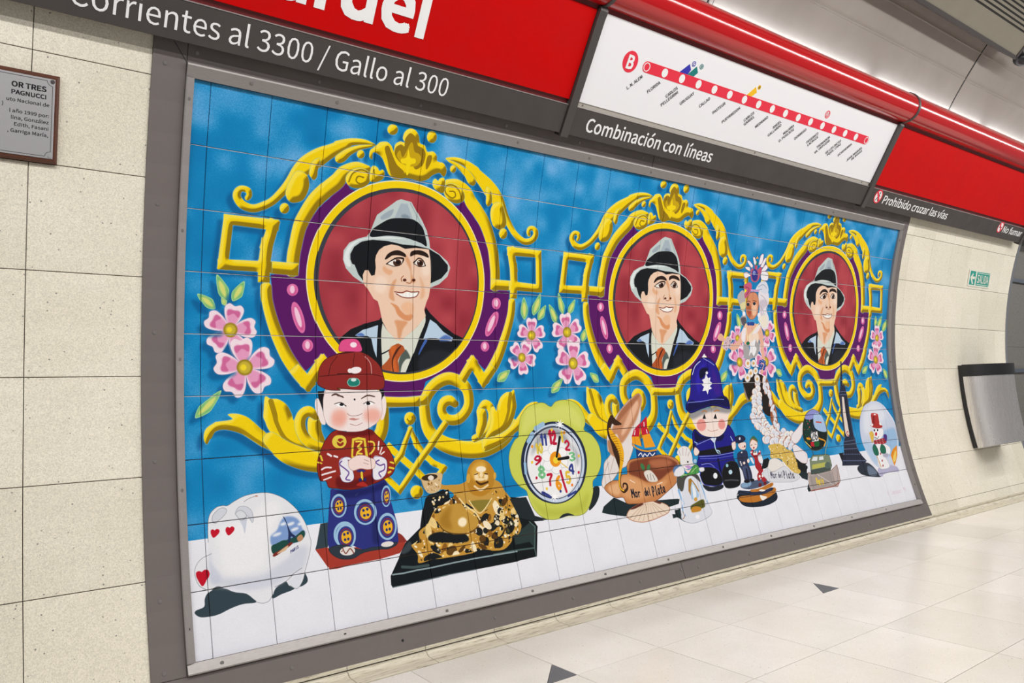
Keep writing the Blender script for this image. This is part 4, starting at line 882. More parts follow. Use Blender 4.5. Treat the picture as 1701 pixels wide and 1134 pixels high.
K ffffff 0 0 0 1 7.6,1.1 1454 1504 -9 -20
K ffffff 0 0 0 1 7.6,1.1 1454 1504 11 -20
K ffffff 0 0 0 1 7.6,1.1 1454 1504 25 -7
F 1d2b30 0 0 0 1 1713 1603 18 -26 73 -33 81 38 77 0 95 4 171 9 1 25 -86 9 -228 -2 -62 10 -92 -20
F e6dfdc 1 0 0 1 2055 1065 22 25 -13 44 -15 74 -68 89 -1 30 -26 41 -34 39 -45 15 -60 42 -39 31 -28 -3 -3 -23 21 -39 13 -46 44 -38 -13 -18 3 -42 10 -35 61 -75 48 -41 58 -41
K a98d80 1 0 0 1 3 2055 1065 22 25 -13 44 -15 74 -68 89 -1 30 -26 41 -34 39 -45 15 -60 42 -39 31 -28 -3 -3 -23 21 -39 13 -46 44 -38 -13 -18 3 -42 10 -35 61 -75 48 -41 58 -41 65 -29
F c58a66 1 0 5 1 2054 1068 20 28 -19 44 -36 60 -83 82 -37 16 -18 -44 -53 21 33 -52 51 -64 77 -59
F e7b798 1 0 6 1 2023 1107 25 14 -44 66 -72 70 -15 -13
F 9c5f40 1 0 5 .7 2045 1071 12 12 -102 78 -66 45 33 -59
F b5805c 1 0 4 1 1818 1281 23 13 13 66 -37 -26
K bfa79c 1 0 0 1 3.5 1808 1381 -34 50 -4 52
K bfa79c 1 0 0 1 3.5 1846 1360 -39 68
F 1d3d7a 0 0 0 1 1997 1334 139 13 -1 28 -140 5
K f4f4f8 1 0 0 1 5.1 2007 1366 20 -11 9 19 16 -14 15 13 21 -14 15 14 21 -11
F c41a34 0 0 0 1 2099 1179 -3 56 11 29 -55 6 -4 -56
F c41a34 0 0 0 1 2049 1211 -14 52 -6 12 -48 -3 24 -35
F eea022 0 0 0 1 2107 1264 28 67 -77 1 -6 -62
F eea022 0 0 0 1 1981 1272 48 2 13 51 -63 -19
K f4f4f8 1 0 0 1 5.2 2076 1209 -1 19
K f4f4f8 1 0 0 1 5.2 2088 1244 2 16
K f4f4f8 1 0 0 1 4.4 2008 1243 -8 21
K eea022 1 0 0 1 7.3 1982 1312 31 23 59 14 69 -2
K 123a66 0 0 0 1 4.4 2047 1220 -9 99
F c88450 1 0 0 1 1919 1413 23 -28 62 -7 89 0 65 -5 72 12 51 26 6 32 -15 37 -40 41 -87 41 -71 26 -80 3 -68 -4 -48 -8 -18 -29 -48 -5 -48 -34 -3 -23 54 -21 45 1 18 -22 38 -3
K 6d3f26 1 0 0 1 2.8 1919 1413 23 -28 62 -7 89 0 65 -5 72 12 51 26 6 32 -15 37 -40 41 -87 41 -71 26 -80 3 -68 -4 -48 -8 -18 -29 -48 -5 -48 -34 -3 -23 54 -21 45 1 18 -22 38 -3 3 -30
F 7d3f28 1 0 5 1 1935 1415 23 -23 107 -10 109 2 78 25 22 27 -83 31 -72 28 -81 -2 -54 -26 -55 -23
F b06a48 1 0 10 1 2080 1396 110 -1 50 26 -79 18 -70 -12
F dca06c 1 0 12 1 1875 1457 83 8 94 45 130 -13 -88 54 -163 19 -74 -38
F e4b080 1 0 8 1 1785 1490 76 -10 -22 56 -53 -17
E 3f7a4c 0 1 2025 1422 11.8 -2.7 7.1 17.2
E 3f7a4c 0 1 2065.3 1428.3 11.2 1.6 -5.7 15.4
F e4dcd4 1 0 1 1 2028 1447 50 -5 36 52 -66 -3
K 4a4440 1 0 0 1 2.9 2047 1460 2 25
K 4a4440 1 0 0 1 2.9 2070 1456 -3 31
K 4a4440 1 0 0 1 2.9 2086 1464 7 25
T 20202c Mar 38 0.16 1918 1556 64 2
T 20202c del 36 0.16 2005 1557 42 1
T 20202c Plata 42 0.16 2059 1565 94 -12
K f6e2cc 1 0 0 1 4.2 1926 1474 30 16
K f6e2cc 1 0 0 1 4.4 2105 1512 38 -7
F ecd9c6 1 0 0 1 1861 1638 24 -26 56 -17 54 -7 70 2 66 20 29 24 -25 19 -58 11 -55 8 -62 2 -63 -14
K b77a5c 1 0 0 1 3.4 1861 1638 24 -26 56 -17 54 -7 70 2 66 20 29 24 -25 19 -58 11 -55 8 -62 2 -63 -14 -36 -22
K c9a890 0 0 0 1 2.1,3.4 1992 1591 -120 61
K c9a890 0 0 0 1 2.1,3.4 1999 1592 -97 65
K c9a890 0 0 0 1 2.1,3.5 2006 1593 -73 69
K c9a890 0 0 0 1 2.1,3.5 2013 1593 -49 74
K c9a890 0 0 0 1 2.1,3.5 2019 1594 -24 78
K c9a890 0 0 0 1 2.1,3.6 2026 1595 4 73
K c9a890 0 0 0 1 2.2,3.6 2033 1596 32 68
K c9a890 0 0 0 1 2.2,3.6 2040 1596 60 64
K c9a890 0 0 0 1 2.2,3.7 2047 1597 89 58
F 5a2a20 1 0 2 1 1895 1607 74 -18 15 7 -64 14
F 5a2a20 1 0 2 1 2056 1589 51 9 -11 8
K 3a2416 1 0 0 1 8.6,28.5,31.1,25.3,23.8,30.9,33.7,29.5,19.6,13.9,15.2,15.3,12.6,9.8,8.4,7 1918 1210 -37 -10 -25 -13 -20 35 -1 36 15 31 9 42 12 49 4 42 -17 46 -2 35 16 20 25 -10 3 -21 -20 -5 -7 15
K eeb01e 1 0 0 1 18.3,32.4,39.6,32.6,22.6,14,8.3,8.3,6.9 1841 1234 15 31 25 31 15 44 -6 47 -20 46 -15 40 0 33 18 13
K 9a6a10 0 0 0 1 2.8 1841 1255 32 -4
K 9a6a10 0 0 0 1 2.8 1845 1266 31 -3
K 9a6a10 0 0 0 1 2.8 1849 1277 30 -2
K 9a6a10 0 0 0 1 2.8 1853 1288 29 0
K 9a6a10 0 0 0 1 2.8 1857 1299 28 1
K 9a6a10 0 0 0 1 2.8 1861 1310 27 2
K 9a6a10 0 0 0 1 2.8 1865 1321 26 3
K 9a6a10 0 0 0 1 2.8 1868 1332 26 4
K 9a6a10 0 0 0 1 2.8 1872 1343 24 6
K 9a6a10 0 0 0 1 2.8 1876 1354 23 7
K 9a6a10 0 0 0 1 2.8 1880 1365 22 8
K 9a6a10 0 0 0 1 2.8 1883 1376 21 9
E 3a2416 0 1 1859.8 1171.9 11.7 .5 -1 7.2
F 33434c 1 0 0 1 2439 1551 94 26 62 -5 -48 14 -84 -5
F 1c1a86 1 0 0 1 2414 1341 8 -54 27 -26 44 30 90 22 94 -18 46 -43 37 37 10 52 -15 39 -23 16 -6 22 -14 75 -273 -23 3 -73 -29 -18
K 0a0a2a 1 0 0 1 3.3 2414 1341 8 -54 27 -26 44 30 90 22 94 -18 46 -43 37 37 10 52 -15 39 -23 16 -6 22 -14 75 -273 -23 3 -73 -29 -18 1 -38
F 0e0e3c 1 0 4 1 2443 1266 41 30 99 17 92 -12 -35 32 -119 -13 -78 6
F 0e0e3c 1 0 4 1 2417 1330 26 29 -15 27 -13 -12
F 111014 0 0 0 1 2452 1376 144 -7 141 -7 0 34 -133 8 -154 -6
K 8f9ce0 1 0 0 1 3.4 2439 1343 81 -17 63 -13
K 8f9ce0 1 0 0 1 3.4 2449 1403 136 5 155 -6
K 5a66c8 1 0 0 1 3.4 2454 1415 127 7 145 -4
F e6e6f0 0 0 0 1 2557 1316 52 -2 -22 38 -2 -11
K b4d4ec 1 0 0 1 9.8,8.3,7,7 2591 1319 -3 44 8 23 10 12
K b4d4ec 1 0 0 1 7 2593 1380 24 8 2 11
K 9cc8e8 1 0 0 1 5.8 2731 1316 12 23
K 9cc8e8 1 0 0 1 5.4 2430 1326 19 9
F f2ded6 1 0 0 1 2411 1373 17 -20 28 24 -22 20 -20 -4
K 8a6a60 1 0 0 1 2.7 2411 1373 17 -20 28 24 -22 20 -20 -4 -3 -20
F f2ded6 1 0 0 1 2731 1350 33 -4 -4 34 -22 10 -10 -12
K 8a6a60 1 0 0 1 2.9 2731 1350 33 -4 -4 34 -22 10 -10 -12 3 -28
F 1c1a86 0 0 0 1 2451 1427 129 -1 143 0 5 46 -128 6 -151 -13
K 8f9ce0 1 0 0 1 3.4 2455 1444 68 0 43 31 12 18
K 0e0e3c 1 0 0 1 11.1 2597 1428 -1 50 5 50
F 0d0d12 1 0 0 1 2427 1496 31 -35 69 0 54 21 18 40 -5 28 -39 12 -59 -5 -54 -16
K 3a3fae 1 0 0 1 4.6 2427 1496 31 -35 69 0 54 21 18 40 -5 28 -39 12 -59 -5 -54 -16 -15 -45
F 101014 1 0 0 1 2602 1500 39 -41 59 -15 49 18 4 57 -17 50 -47 15 -70 -4 -18 -24
K 30343c 1 0 0 1 4.1 2602 1500 39 -41 59 -15 49 18 4 57 -17 50 -47 15 -70 -4 -18 -24 1 -56
F 20242e 1 0 1 1 2433 1545 70 18 87 -3 -6 19 -80 6 -54 -16
E eef4f8 0 1 2548 1509.6 16.9 1.5 -4.8 15
E bcdcec 0 1 2675.4 1501.2 15.8 1.4 -4 12
E 9ccce0 0 1 2659 1465 10.5 .8 -2.7 8.8
K 6a6e74 1 0 0 .6 8.3 2615 1541 53 2 60 8
F f4e2da 1 0 0 1 2426 1183 21 -5 141 -17 161 6 -13 45 -31 56 -58 37 -72 4 -74 -15 -43 -38 -25 -46
F 8e8e90 1 0 9 .9 2422 1177 168 -27 164 0 -9 40 -160 -12 -143 33
E eb9a92 3 1 2505.1 1242.6 37.6 1.8 -6.4 30.8
E eb9a92 3 1 2671.3 1246.7 30.5 1.5 -5.7 25.9
F 15151a 0 0 0 1 2520 1212 20 -28 9 29
F 15151a 0 0 0 1 2608 1215 21 -27 9 29
K c07a3c 1 0 0 1 6.2 2525 1175 18 -7 16 9
K c07a3c 1 0 0 1 6.4 2621 1176 23 -6 20 5
K c08a74 1 0 0 1 2.8 2550 1269 32 10 50 -6
F 241a8c 1 0 0 1 2397 1154 8 -27 32 -43 15 -56 10 -61 25 -39 45 -31 40 -10 48 7 43 29 31 52 12 58 10 58 37 29 4 30 -12 17 -119 -22 -107 13 -88 19
K 0a0a28 1 0 0 1 4 2397 1154 8 -27 32 -43 15 -56 10 -61 25 -39 45 -31 40 -10 48 7 43 29 31 52 12 58 10 58 37 29 4 30 -12 17 -119 -22 -107 13 -88 19 -34 -23
F 10104a 1 0 3 1 2441 1111 83 14 191 -29 41 36 -10 26 -119 -18 -107 13 -88 16 -31 -15
K 7a86dc 1 0 0 1 4.1 2414 1122 111 -3 107 -8 81 3
K e8ecf8 1 0 0 1 4.1 2470 978 25 -44 45 -28
F 2d22b0 1 0 10 1 2496 1012 32 -67 55 -28 -41 73 -28 90
K 8f9ce0 1 0 0 1 4.2 2567 891 52 20 34 17
F 3a1a8c 1 0 10 1 2634 946 47 69 9 69 -52 -13
F 0c0c30 1 0 5 1 2526 973 20 -28 53 -2 -11 25 -48 34
F f2f2f4 0 0 0 1 2582 975 16 22 18 -3 -7 20 21 12 -24 13 17 12 -28 8 -12 25 -10 -22 -31 2 16 -23 -16 -11 18 -8 -13 -15 24 -8
E f2f2f4 0 1 2590.1 969.3 10.6 .1 -.8 8
F f4f4f8 0 0 0 1 2554 886 22 -21 18 21
F 1d2b30 0 0 0 1 2162 1591 79 7 -12 20 -43 7 -35 1
F 1d2b30 0 0 0 1 2168 1661 22 3 1 -19 42 -3 -7 37 40 36 -27 -7 -43 -28 -29 2
F dfe2ec 1 0 0 1 2253 1491 46 -4 49 -4 48 5 25 22 12 42 6 57 13 50 7 24 -23 18 -62 16 -69 5 -55 -12 -27 -23 21 -44 3 -62 -4 -56
K 8f98a8 1 0 0 1 1.9 2253 1491 46 -4 49 -4 48 5 25 22 12 42 6 57 13 50 7 24 -23 18 -62 16 -69 5 -55 -12 -27 -23 21 -44 3 -62 -4 -56 10 -34
F 4c4a46 1 0 2 1 2253 1491 46 -4 97 1 22 22 2 24 -34 -31 -34 -11 -41 16 -34 52 -32 -11
F a87a30 0 0 0 1 2334 1510 20 -6 27 35 17 33 -6 8 -18 -38 -15 -22 -19 31 -10 42 -12 -29
F a8c8e8 1 0 1 1 2356 1528 20 26 15 38 -14 14 -44 4 -1 -24
F eef4fa 1 0 2 1 2357 1536 17 34 -7 31 -21 6
F 5a5a20 1 0 1 1 2310 1643 34 -12 66 -13 9 21 -16 18 -87 2
F c88a2c 1 0 1 1 2313 1651 33 -8 39 12 -12 15 -61 0
E d8a24c 0 1 2359.8 1612.4 13 1.4 -3.4 10
K 8fb8e4 1 0 0 1 19,17.1,11.4,14.1,9.4 2248 1557 8 32 7 33 -13 22 5 35
K 8fb8e4 1 0 0 1 10.9,14.8,11.9,6.9 2420 1534 11 42 4 24 6 37
K eef2fa 1 0 0 1 6.7 2258 1562 4 44 -10 65
K eef2fa 1 0 0 1 5 2426 1543 12 41 1 41
K a86a30 1 0 0 1 3.8 2245 1658 3 24 -15 10
E f6f6fa 3 1 2342.3 1695.5 15.2 1.8 -4 10.5
F e9e6e6 1 0 0 1 2283 1374 20 -23 39 -9 34 10 14 22 6 24 -2 33 22 10 -33 5 -46 12 -31 -18 -8 -17 1 -28
K a9a4a4 1 0 0 1 1.9 2283 1374 20 -23 39 -9 34 10 14 22 6 24 -2 33 22 10 -33 5 -46 12 -31 -18 -8 -17 1 -28 -16 -21
K a06a5a 1 0 0 1 2 2301 1359 6 29
K a06a5a 1 0 0 1 2 2334 1350 -9 39
K a06a5a 1 0 0 1 2 2363 1356 -17 35
K a06a5a 1 0 0 1 2 2381 1373 -18 23
F c49ad0 0 0 0 1 2326 1441 29 -3 25 8 -25 14
F f2d6cc 1 0 0 1 2322 1457 32 5 34 -11 -12 23 -33 5
E 3a3434 0 1 2355.5 1423.7 6 .5 -1.5 5.5
F 4f9a4c 1 0 0 1 2282 1482 15 -11 46 8 54 -36 30 3 2 24 -19 15 -57 3 -43 0 -26 8
K 24401e 1 0 0 1 1.9 2282 1482 15 -11 46 8 54 -36 30 3 2 24 -19 15 -57 3 -43 0 -26 8 -2 -14
K b8dc9c 1 0 0 1 3.4 2294 1483 35 3
K b8dc9c 1 0 0 1 3.4 2368 1477 45 -24
F e8e8ee 1 0 0 1 2233 1477 26 -33 47 -4 13 17 -12 23 -45 8
K 9a9aa2 1 0 0 1 1.9 2233 1477 26 -33 47 -4 13 17 -12 23 -45 8 -29 -11
F 5a7cae 1 0 2 1 2233 1454 20 -18 42 -1 -40 17 -19 14
F e8e8ee 1 0 0 1 2433 1458 34 1 3 15 -21 6 -18 -6
K 9a9aa2 1 0 0 1 2 2433 1458 34 1 3 15 -21 6 -18 -6 2 -16
E a9c4e4 0 1 2411.1 1424 12.3 .9 -2.8 10.4
F 1a2330 1 0 0 1 2708 1625 -8 36 31 25 77 15 113 2 89 -16 24 -29 -39 -21
F c07828 1 0 0 1 2706 1637 73 -1 140 6 99 -25 12 23 -85 26 -112 10 -94 -10 -36 -13
F f6efe4 1 0 0 1 2883 1643 25 7 33 10 -43 14 -16 -12
F 26304c 1 0 0 1 2709 1604 46 4 134 18 115 -10 -8 17 -113 10 -131 -10 -51 -9
F c07828 1 0 0 1 2811 1610 85 -1 118 -19 -9 21 -116 15 -76 -5
F f6efe4 1 0 0 1 2884 1621 24 -5 33 9 -31 4
F 4c5a76 1 0 0 1 2741 1573 65 -7 145 -4 57 6 -7 17 -65 15 -110 7 -79 -12
F 86a8c8 1 0 3 1 2744 1573 49 -8 39 8 -28 19 -56 -1
K 1c2026 1 0 0 1 5.2 2691 1623 29 -12 37 10 37 12 -42 0 -44 -8
F 2d3350 1 0 0 1 2768 1409 38 -11 41 3 6 27 -10 42 10 45 -8 42 -37 5 -26 -6 -4 -48 -21 -40 0 -34
F 4a5578 1 0 5 1 2785 1487 37 -5 8 39 -4 30 -27 -3
F 1c2038 1 0 2 1 2807 1493 13 6 -2 56 -14 -2
E eceef4 0 1 2803.3 1406.8 5.5 .4 -1.3 4.2
E eceef4 0 1 2778.1 1454.5 5.4 .4 -1.3 4.2
E eceef4 0 1 2780.2 1463.3 5.4 .4 -1.3 4.2
E eceef4 0 1 2781.6 1472 5.4 .4 -1.4 4.2
E 15161c 0 1 2797.2 1562.1 24.5 2.3 -3.4 9.1
E 15161c 0 1 2843.7 1560.4 19.3 1.8 -3.1 8.3
F f4ddd4 1 0 0 1 2784 1375 5 -17 58 -5 4 22 -16 19 -34 -3
K 4a3a34 1 0 0 1 2.2 2784 1375 5 -17 58 -5 4 22 -16 19 -34 -3 -17 -16
E 1a1416 0 1 2838.9 1376.7 5.6 .4 -1.7 6
E e89a94 0 1 2821.7 1379.9 8.3 .6 -1.2 4.3
E f4ddd4 0 1 2847.2 1454.2 11.1 .9 -3.9 11.8
E f4ddd4 0 1 2806.8 1463.2 9.6 .8 -2.5 7.6
F 1f2547 1 0 0 1 2767 1335 4 -14 39 -7 36 8 6 18 -33 10 -43 3
K 0c0e20 1 0 0 1 2.9 2767 1335 4 -14 39 -7 36 8 6 18 -33 10 -43 3 -9 -18
E d8dce8 0 1 2805.5 1331.5 7.4 .4 -2.1 8
F a8222c 1 0 0 1 2881 1408 24 -7 27 28 37 -24 1 22 -28 16 10 36 10 36 -22 20 29 20 4 18 -36 6 -12 -23 -21 15 -11 -10 6 -25 17 -16 -19 -28 7 -43 -21 -23
F f4ddd4 1 0 0 1 2885 1369 14 -21 32 -12 22 11 2 31 -20 20 -30 3 -18 -15
K 5a3a30 1 0 0 1 2.2 2885 1369 14 -21 32 -12 22 11 2 31 -20 20 -30 3 -18 -15 -2 -17
F 3c6a4c 1 0 0 1 2891 1348 19 -16 21 -8 25 16 5 19 -35 -14
K a86a3c 1 0 0 1 5.9 2888 1360 29 -19 39 17
E b01a2a 0 1 2916.9 1389.7 7.1 .5 -1.6 5.2
K 1a1416 1 0 0 1 2.8 2895 1374 12 -1
K 1a1416 1 0 0 1 2.8 2932 1370 12 3
F f6eeea 0 0 0 1 2902 1409 37 -1 0 22 -36 -1
F 101418 0 0 0 1 2907 1405 12 8 17 -6 -8 13 -9 -5 -14 4
E f6eeea 0 1 2886.8 1412.7 7 .5 -1.6 5.1
E f6eeea 0 1 2963.6 1413.7 7.2 .5 -1.6 5.2
F e9ebf2 1 0 0 1 2942 1434 33 -2 5 32 -3 17 -30 -7 -9 -18
K 6a6e80 1 0 0 1 2.2 2942 1434 33 -2 5 32 -3 17 -30 -7 -9 -18 4 -22
F e9ebf2 1 0 0 1 2867 1442 19 -3 8 31 -12 3
E f6eeea 0 1 2917.2 1546.2 9.1 .8 -2.9 7.6
E f6eeea 0 1 2944 1546.4 8.5 .8 -2.7 7.2
E 6a1a20 0 1 2902.9 1592.8 15.3 1.5 -4.3 10.9
E 6a1a20 0 1 2951.8 1588.7 14.2 1.3 -4.1 10.1
F 15181a 0 0 0 1 2983 1459 47 -8 15 34 -53 22 -45 2
F 15181a 0 0 0 1 3291 1477 100 35 -43 19 29 14 -23 53 -71 -28 32 -31
F 231b17 1 0 0 1 2906 1007 96 -32 88 18 2 54 35 67 9 50 -18 60 -62 -30 0 -65 -6 -44 -35 42 -48 -28 -31 26 -30 -27 -6 -49
F 9a8478 1 0 3 1 2904 1049 18 54 14 22 -18 0 -18 -44
F 9c5a3a 1 0 3 1 3080 998 45 11 22 39 16 73 21 78 -3 72 -28 15 -36 -40 11 -88 -22 -83
E b07a64 0 1 3028 1003.2 27 -1.5 1.3 22.3
E f0ece8 0 1 3028 1002.6 24.3 0 -1.9 20.7
E cfd6e6 3 .7 3030.3 1005.9 11.7 .1 -1.4 10.9
E b07a64 0 1 3031.3 1030.8 24.4 6.1 -15.9 20.7
E e2e6f0 0 1 3031.4 1030.3 24.2 -2.7 4.2 20.3
E cfd6e6 3 .7 3033.6 1033.6 11.8 .2 -1.5 10.9
E b07a64 0 1 3028.8 1061.2 26.9 .1 -2.6 22.3
E f0ece8 0 1 3028.9 1060.7 24.3 .2 -2.5 20.6
E cfd6e6 3 .7 3031.1 1064 11.7 .2 -1.7 10.8
E b07a64 0 1 2997.5 1079.8 26.2 2.5 -7.9 21.9
E f0ece8 0 1 2997.5 1079.3 24.2 -.9 -.1 20.5
E cfd6e6 3 .7 2999.7 1082.6 11.6 .3 -1.8 10.8
E b07a64 0 1 3035.7 1097 26.5 -4.1 7.1 21.6
E f0ece8 0 1 3035.7 1096.5 23.3 -5.1 10 19.3
E cfd6e6 3 .7 3037.9 1099.8 11.7 .3 -1.9 10.8
E b07a64 0 1 2984.4 1111.8 26.5 -2.5 3.4 21.9
E f0ece8 0 1 2984.5 1111.3 23 3.4 -9.9 19.8
E cfd6e6 3 .7 2986.6 1114.6 11.6 .3 -1.9 10.7
E b07a64 0 1 3028.5 1122.9 24 6.5 -17.1 20.3
E e2e6f0 0 1 3028.6 1122.4 23.2 3.6 -10.4 19.9
E cfd6e6 3 .7 3030.7 1125.7 11.7 .3 -2 10.8
E b07a64 0 1 2982.1 1139.8 26.1 -4.3 7.4 21.3
E e2e6f0 0 1 2982.2 1139.2 23.4 -4.3 7.9 19.5
E cfd6e6 3 .7 2984.3 1142.5 11.5 .4 -2 10.7
E b07a64 0 1 3023.2 1145.4 23.3 7.2 -18.5 19.9
E e2e6f0 0 1 3023.4 1144.9 22.8 4.3 -12 19.6
E cfd6e6 3 .7 3025.4 1148.2 11.7 .4 -2.1 10.8
E b07a64 0 1 2984.1 1161.9 24.4 5.5 -14.7 20.7
E f0ece8 0 1 2984.2 1161.4 24 -1.1 .3 20.3
E cfd6e6 3 .7 2986.2 1164.7 11.5 .4 -2.1 10.7
E b07a64 0 1 3024.7 1175.6 23.9 6.5 -17 20.3
E f0ece8 0 1 3024.9 1175 21.5 6 -16 18.6
E cfd6e6 3 .7 3026.9 1178.4 11.7 .4 -2.3 10.7
E b07a64 0 1 2973.1 1187.2 25.9 2.5 -8 21.7
E f0ece8 0 1 2973.2 1186.7 23.6 -3.3 5.6 19.8
E cfd6e6 3 .7 2975.2 1190 11.5 .4 -2.3 10.7
E b07a64 0 1 3020.3 1205.8 23.8 6.6 -17.3 20.1
E f0ece8 0 1 3020.4 1205.2 23.7 -4 7.2 19.6
E cfd6e6 3 .7 3022.4 1208.6 11.6 .5 -2.4 10.7
E b07a64 0 1 2953 1216 22.3 7.6 -19.3 19.2
E e2e6f0 0 1 2953.1 1215.4 23.8 -1.7 1.7 20.1
E cfd6e6 3 .7 2955 1218.7 11.4 .5 -2.4 10.6
E b07a64 0 1 2990.5 1230.2 22.5 7.7 -19.6 19.2
E eceaf0 0 1 2990.6 1229.7 24.1 -.9 -.1 20.2
E cfd6e6 3 .7 2992.5 1233 11.5 .5 -2.5 10.6
E b07a64 0 1 3037.9 1221.8 26 -5.5 10.2 20.8
E e2e6f0 0 1 3038 1221.3 22.7 4.4 -12.5 19.5
E cfd6e6 3 .7 3040 1224.6 11.7 .5 -2.5 10.7
E b07a64 0 1 2961.5 1237.1 25.7 2.8 -8.7 21.5
E eceaf0 0 1 2961.7 1236.5 23.9 -.5 -1.2 20.2
E cfd6e6 3 .7 2963.5 1239.8 11.4 .5 -2.5 10.6
E b07a64 0 1 3000.6 1254 23.3 6.9 -18 19.8
E e2e6f0 0 1 3000.7 1253.4 23.9 1.2 -5.1 20.2
E cfd6e6 3 .7 3002.6 1256.7 11.5 .5 -2.6 10.6
E b07a64 0 1 3051.7 1243.4 26.4 -4.7 8.3 21.2
E f0ece8 0 1 3051.8 1242.9 24.1 1.5 -6 20.3
E cfd6e6 3 .7 3053.7 1246.2 11.7 .5 -2.6 10.7
E b07a64 0 1 2979.1 1266.2 26.5 -1.6 1.1 21.8
E e2e6f0 0 1 2979.2 1265.7 23.7 -3.1 5 19.7
E cfd6e6 3 .7 2981 1269 11.5 .6 -2.6 10.6
E b07a64 0 1 3014.9 1277.8 26.8 -1.3 .3 21.9
E eceaf0 0 1 3015.1 1277.3 21.3 6 -16.3 18.4
E cfd6e6 3 .7 3016.9 1280.6 11.6 .6 -2.7 10.6
E b07a64 0 1 3066.1 1266 26.8 1.6 -6.3 22
E f0ece8 0 1 3066.3 1265.5 21.9 5.7 -15.6 18.8
E cfd6e6 3 .7 3068.1 1268.8 11.7 .6 -2.7 10.7
E b07a64 0 1 2990.5 1273.5 22.5 7.6 -19.5 19.2
E f0ece8 0 1 2990.6 1273 24 -1.7 1.6 20.1
E cfd6e6 3 .7 2992.4 1276.3 11.5 .6 -2.7 10.6
E b07a64 0 1 3030.9 1291.6 23.1 7.2 -18.9 19.6
E e2e6f0 0 1 3031 1291.1 20.4 7 -18.5 17.7
E cfd6e6 3 .7 3032.9 1294.4 11.6 .6 -2.8 10.6
E b07a64 0 1 3078.6 1281.8 26.3 -5.4 10 20.9
E e2e6f0 0 1 3078.8 1281.3 20.6 7.1 -19 17.8
E cfd6e6 3 .7 3080.6 1284.6 11.8 .6 -2.8 10.7
E b07a64 0 1 3120.6 1293.3 26.9 2.7 -9 21.9
E eceaf0 0 1 3120.7 1292.8 24.3 -4.3 7.8 19.7
E cfd6e6 3 .7 3122.6 1296.2 11.9 .6 -2.9 10.8
E b07a64 0 1 3023.1 1292.6 25.6 3.9 -11.4 21.3
E e2e6f0 0 1 3023.2 1292 23.5 2.6 -8.5 19.9
E cfd6e6 3 .7 3025.1 1295.4 11.6 .6 -2.8 10.6
E b07a64 0 1 3062.9 1305.7 26.4 2.7 -8.9 21.7
E f0ece8 0 1 3063.1 1305.2 23.7 -4.7 8.7 19.3
E cfd6e6 3 .7 3064.9 1308.5 11.7 .6 -2.9 10.7
E b07a64 0 1 3111.9 1298.6 27.6 -1.4 .5 22.2
E f0ece8 0 1 3112 1298.1 24.9 -1 -.2 20.5
E cfd6e6 3 .7 3113.9 1301.5 11.9 .6 -3 10.8
E b07a64 0 1 3155.9 1309.1 27.9 -.4 -2 22.3
E f0ece8 0 1 3156.1 1308.6 25.2 -1.7 1.4 20.5
E cfd6e6 3 .7 3157.9 1312 12 .6 -3.1 10.8
E b07a64 0 1 3036.4 1304.5 24.5 5.7 -15.6 20.5
E f0ece8 0 1 3036.6 1303.9 23.1 3.6 -10.8 19.6
E cfd6e6 3 .7 3038.4 1307.3 11.6 .6 -2.9 10.6
E b07a64 0 1 3073.2 1320.7 26 3.6 -11.1 21.5
E e2e6f0 0 1 3073.3 1320.2 24.5 -1.9 2.1 20.2
E cfd6e6 3 .7 3075.1 1323.5 11.7 .7 -3 10.7
E b07a64 0 1 3122.6 1312 26.1 4.2 -12.6 21.4
E eceaf0 0 1 3122.7 1311.4 24.2 2.6 -8.8 20.2
E cfd6e6 3 .7 3124.5 1314.8 11.9 .6 -3 10.8
E b07a64 0 1 3170.9 1327.7 27.9 -2.4 2.6 22.1
E eceaf0 0 1 3171.1 1327.2 24.8 -3.9 6.9 19.9
E cfd6e6 3 .7 3172.9 1330.6 12 .7 -3.2 10.8
E b07a64 0 1 3220.7 1315.4 27.7 2.5 -8.9 22.3
E e2e6f0 0 1 3220.9 1314.8 25.6 -2.2 2.5 20.6
E cfd6e6 3 .7 3222.7 1318.3 12.2 .7 -3.2 10.9
E b07a64 0 1 3059.3 1327 27 -2.8 3.8 21.7
E f0ece8 0 1 3059.4 1326.5 24.3 -2.6 3.7 20
E cfd6e6 3 .7 3061.2 1329.9 11.7 .7 -3 10.6
E b07a64 0 1 3102.2 1342.8 26.3 3.6 -11.1 21.5
E f0ece8 0 1 3102.4 1342.2 24.8 -.5 -1.4 20.4
E cfd6e6 3 .7 3104.2 1345.6 11.8 .7 -3.2 10.7
E b07a64 0 1 3151.7 1330.2 25.3 5.6 -15.9 20.9
E e2e6f0 0 1 3151.8 1329.7 24.9 .9 -5 20.5
E cfd6e6 3 .7 3153.7 1333.1 12 .7 -3.2 10.8
E b07a64 0 1 3199 1343.9 27.4 2.6 -9.1 22.1
E eceaf0 0 1 3199.1 1343.4 21.8 6.6 -18.4 18.4
E cfd6e6 3 .7 3200.9 1346.8 12.1 .7 -3.3 10.8
E b07a64 0 1 3246.7 1333 24.2 7.6 -20.9 19.9
E f0ece8 0 1 3246.9 1332.5 21.3 7.4 -20.4 18
E cfd6e6 3 .7 3248.7 1335.9 12.3 .7 -3.3 10.9
E b07a64 0 1 3064 1350.1 23.2 7.3 -19.4 19.5
E eceaf0 0 1 3064.2 1349.5 23.8 -4.4 8 19.4
E cfd6e6 3 .7 3065.9 1352.9 11.7 .7 -3.1 10.6
E b07a64 0 1 3107 1361.8 25.4 5.1 -14.5 20.9
E e2e6f0 0 1 3107.2 1361.3 24.2 2 -7.5 20.2
E cfd6e6 3 .7 3108.9 1364.7 11.8 .7 -3.3 10.7
E b07a64 0 1 3159.3 1355 24.6 6.5 -18 20.3
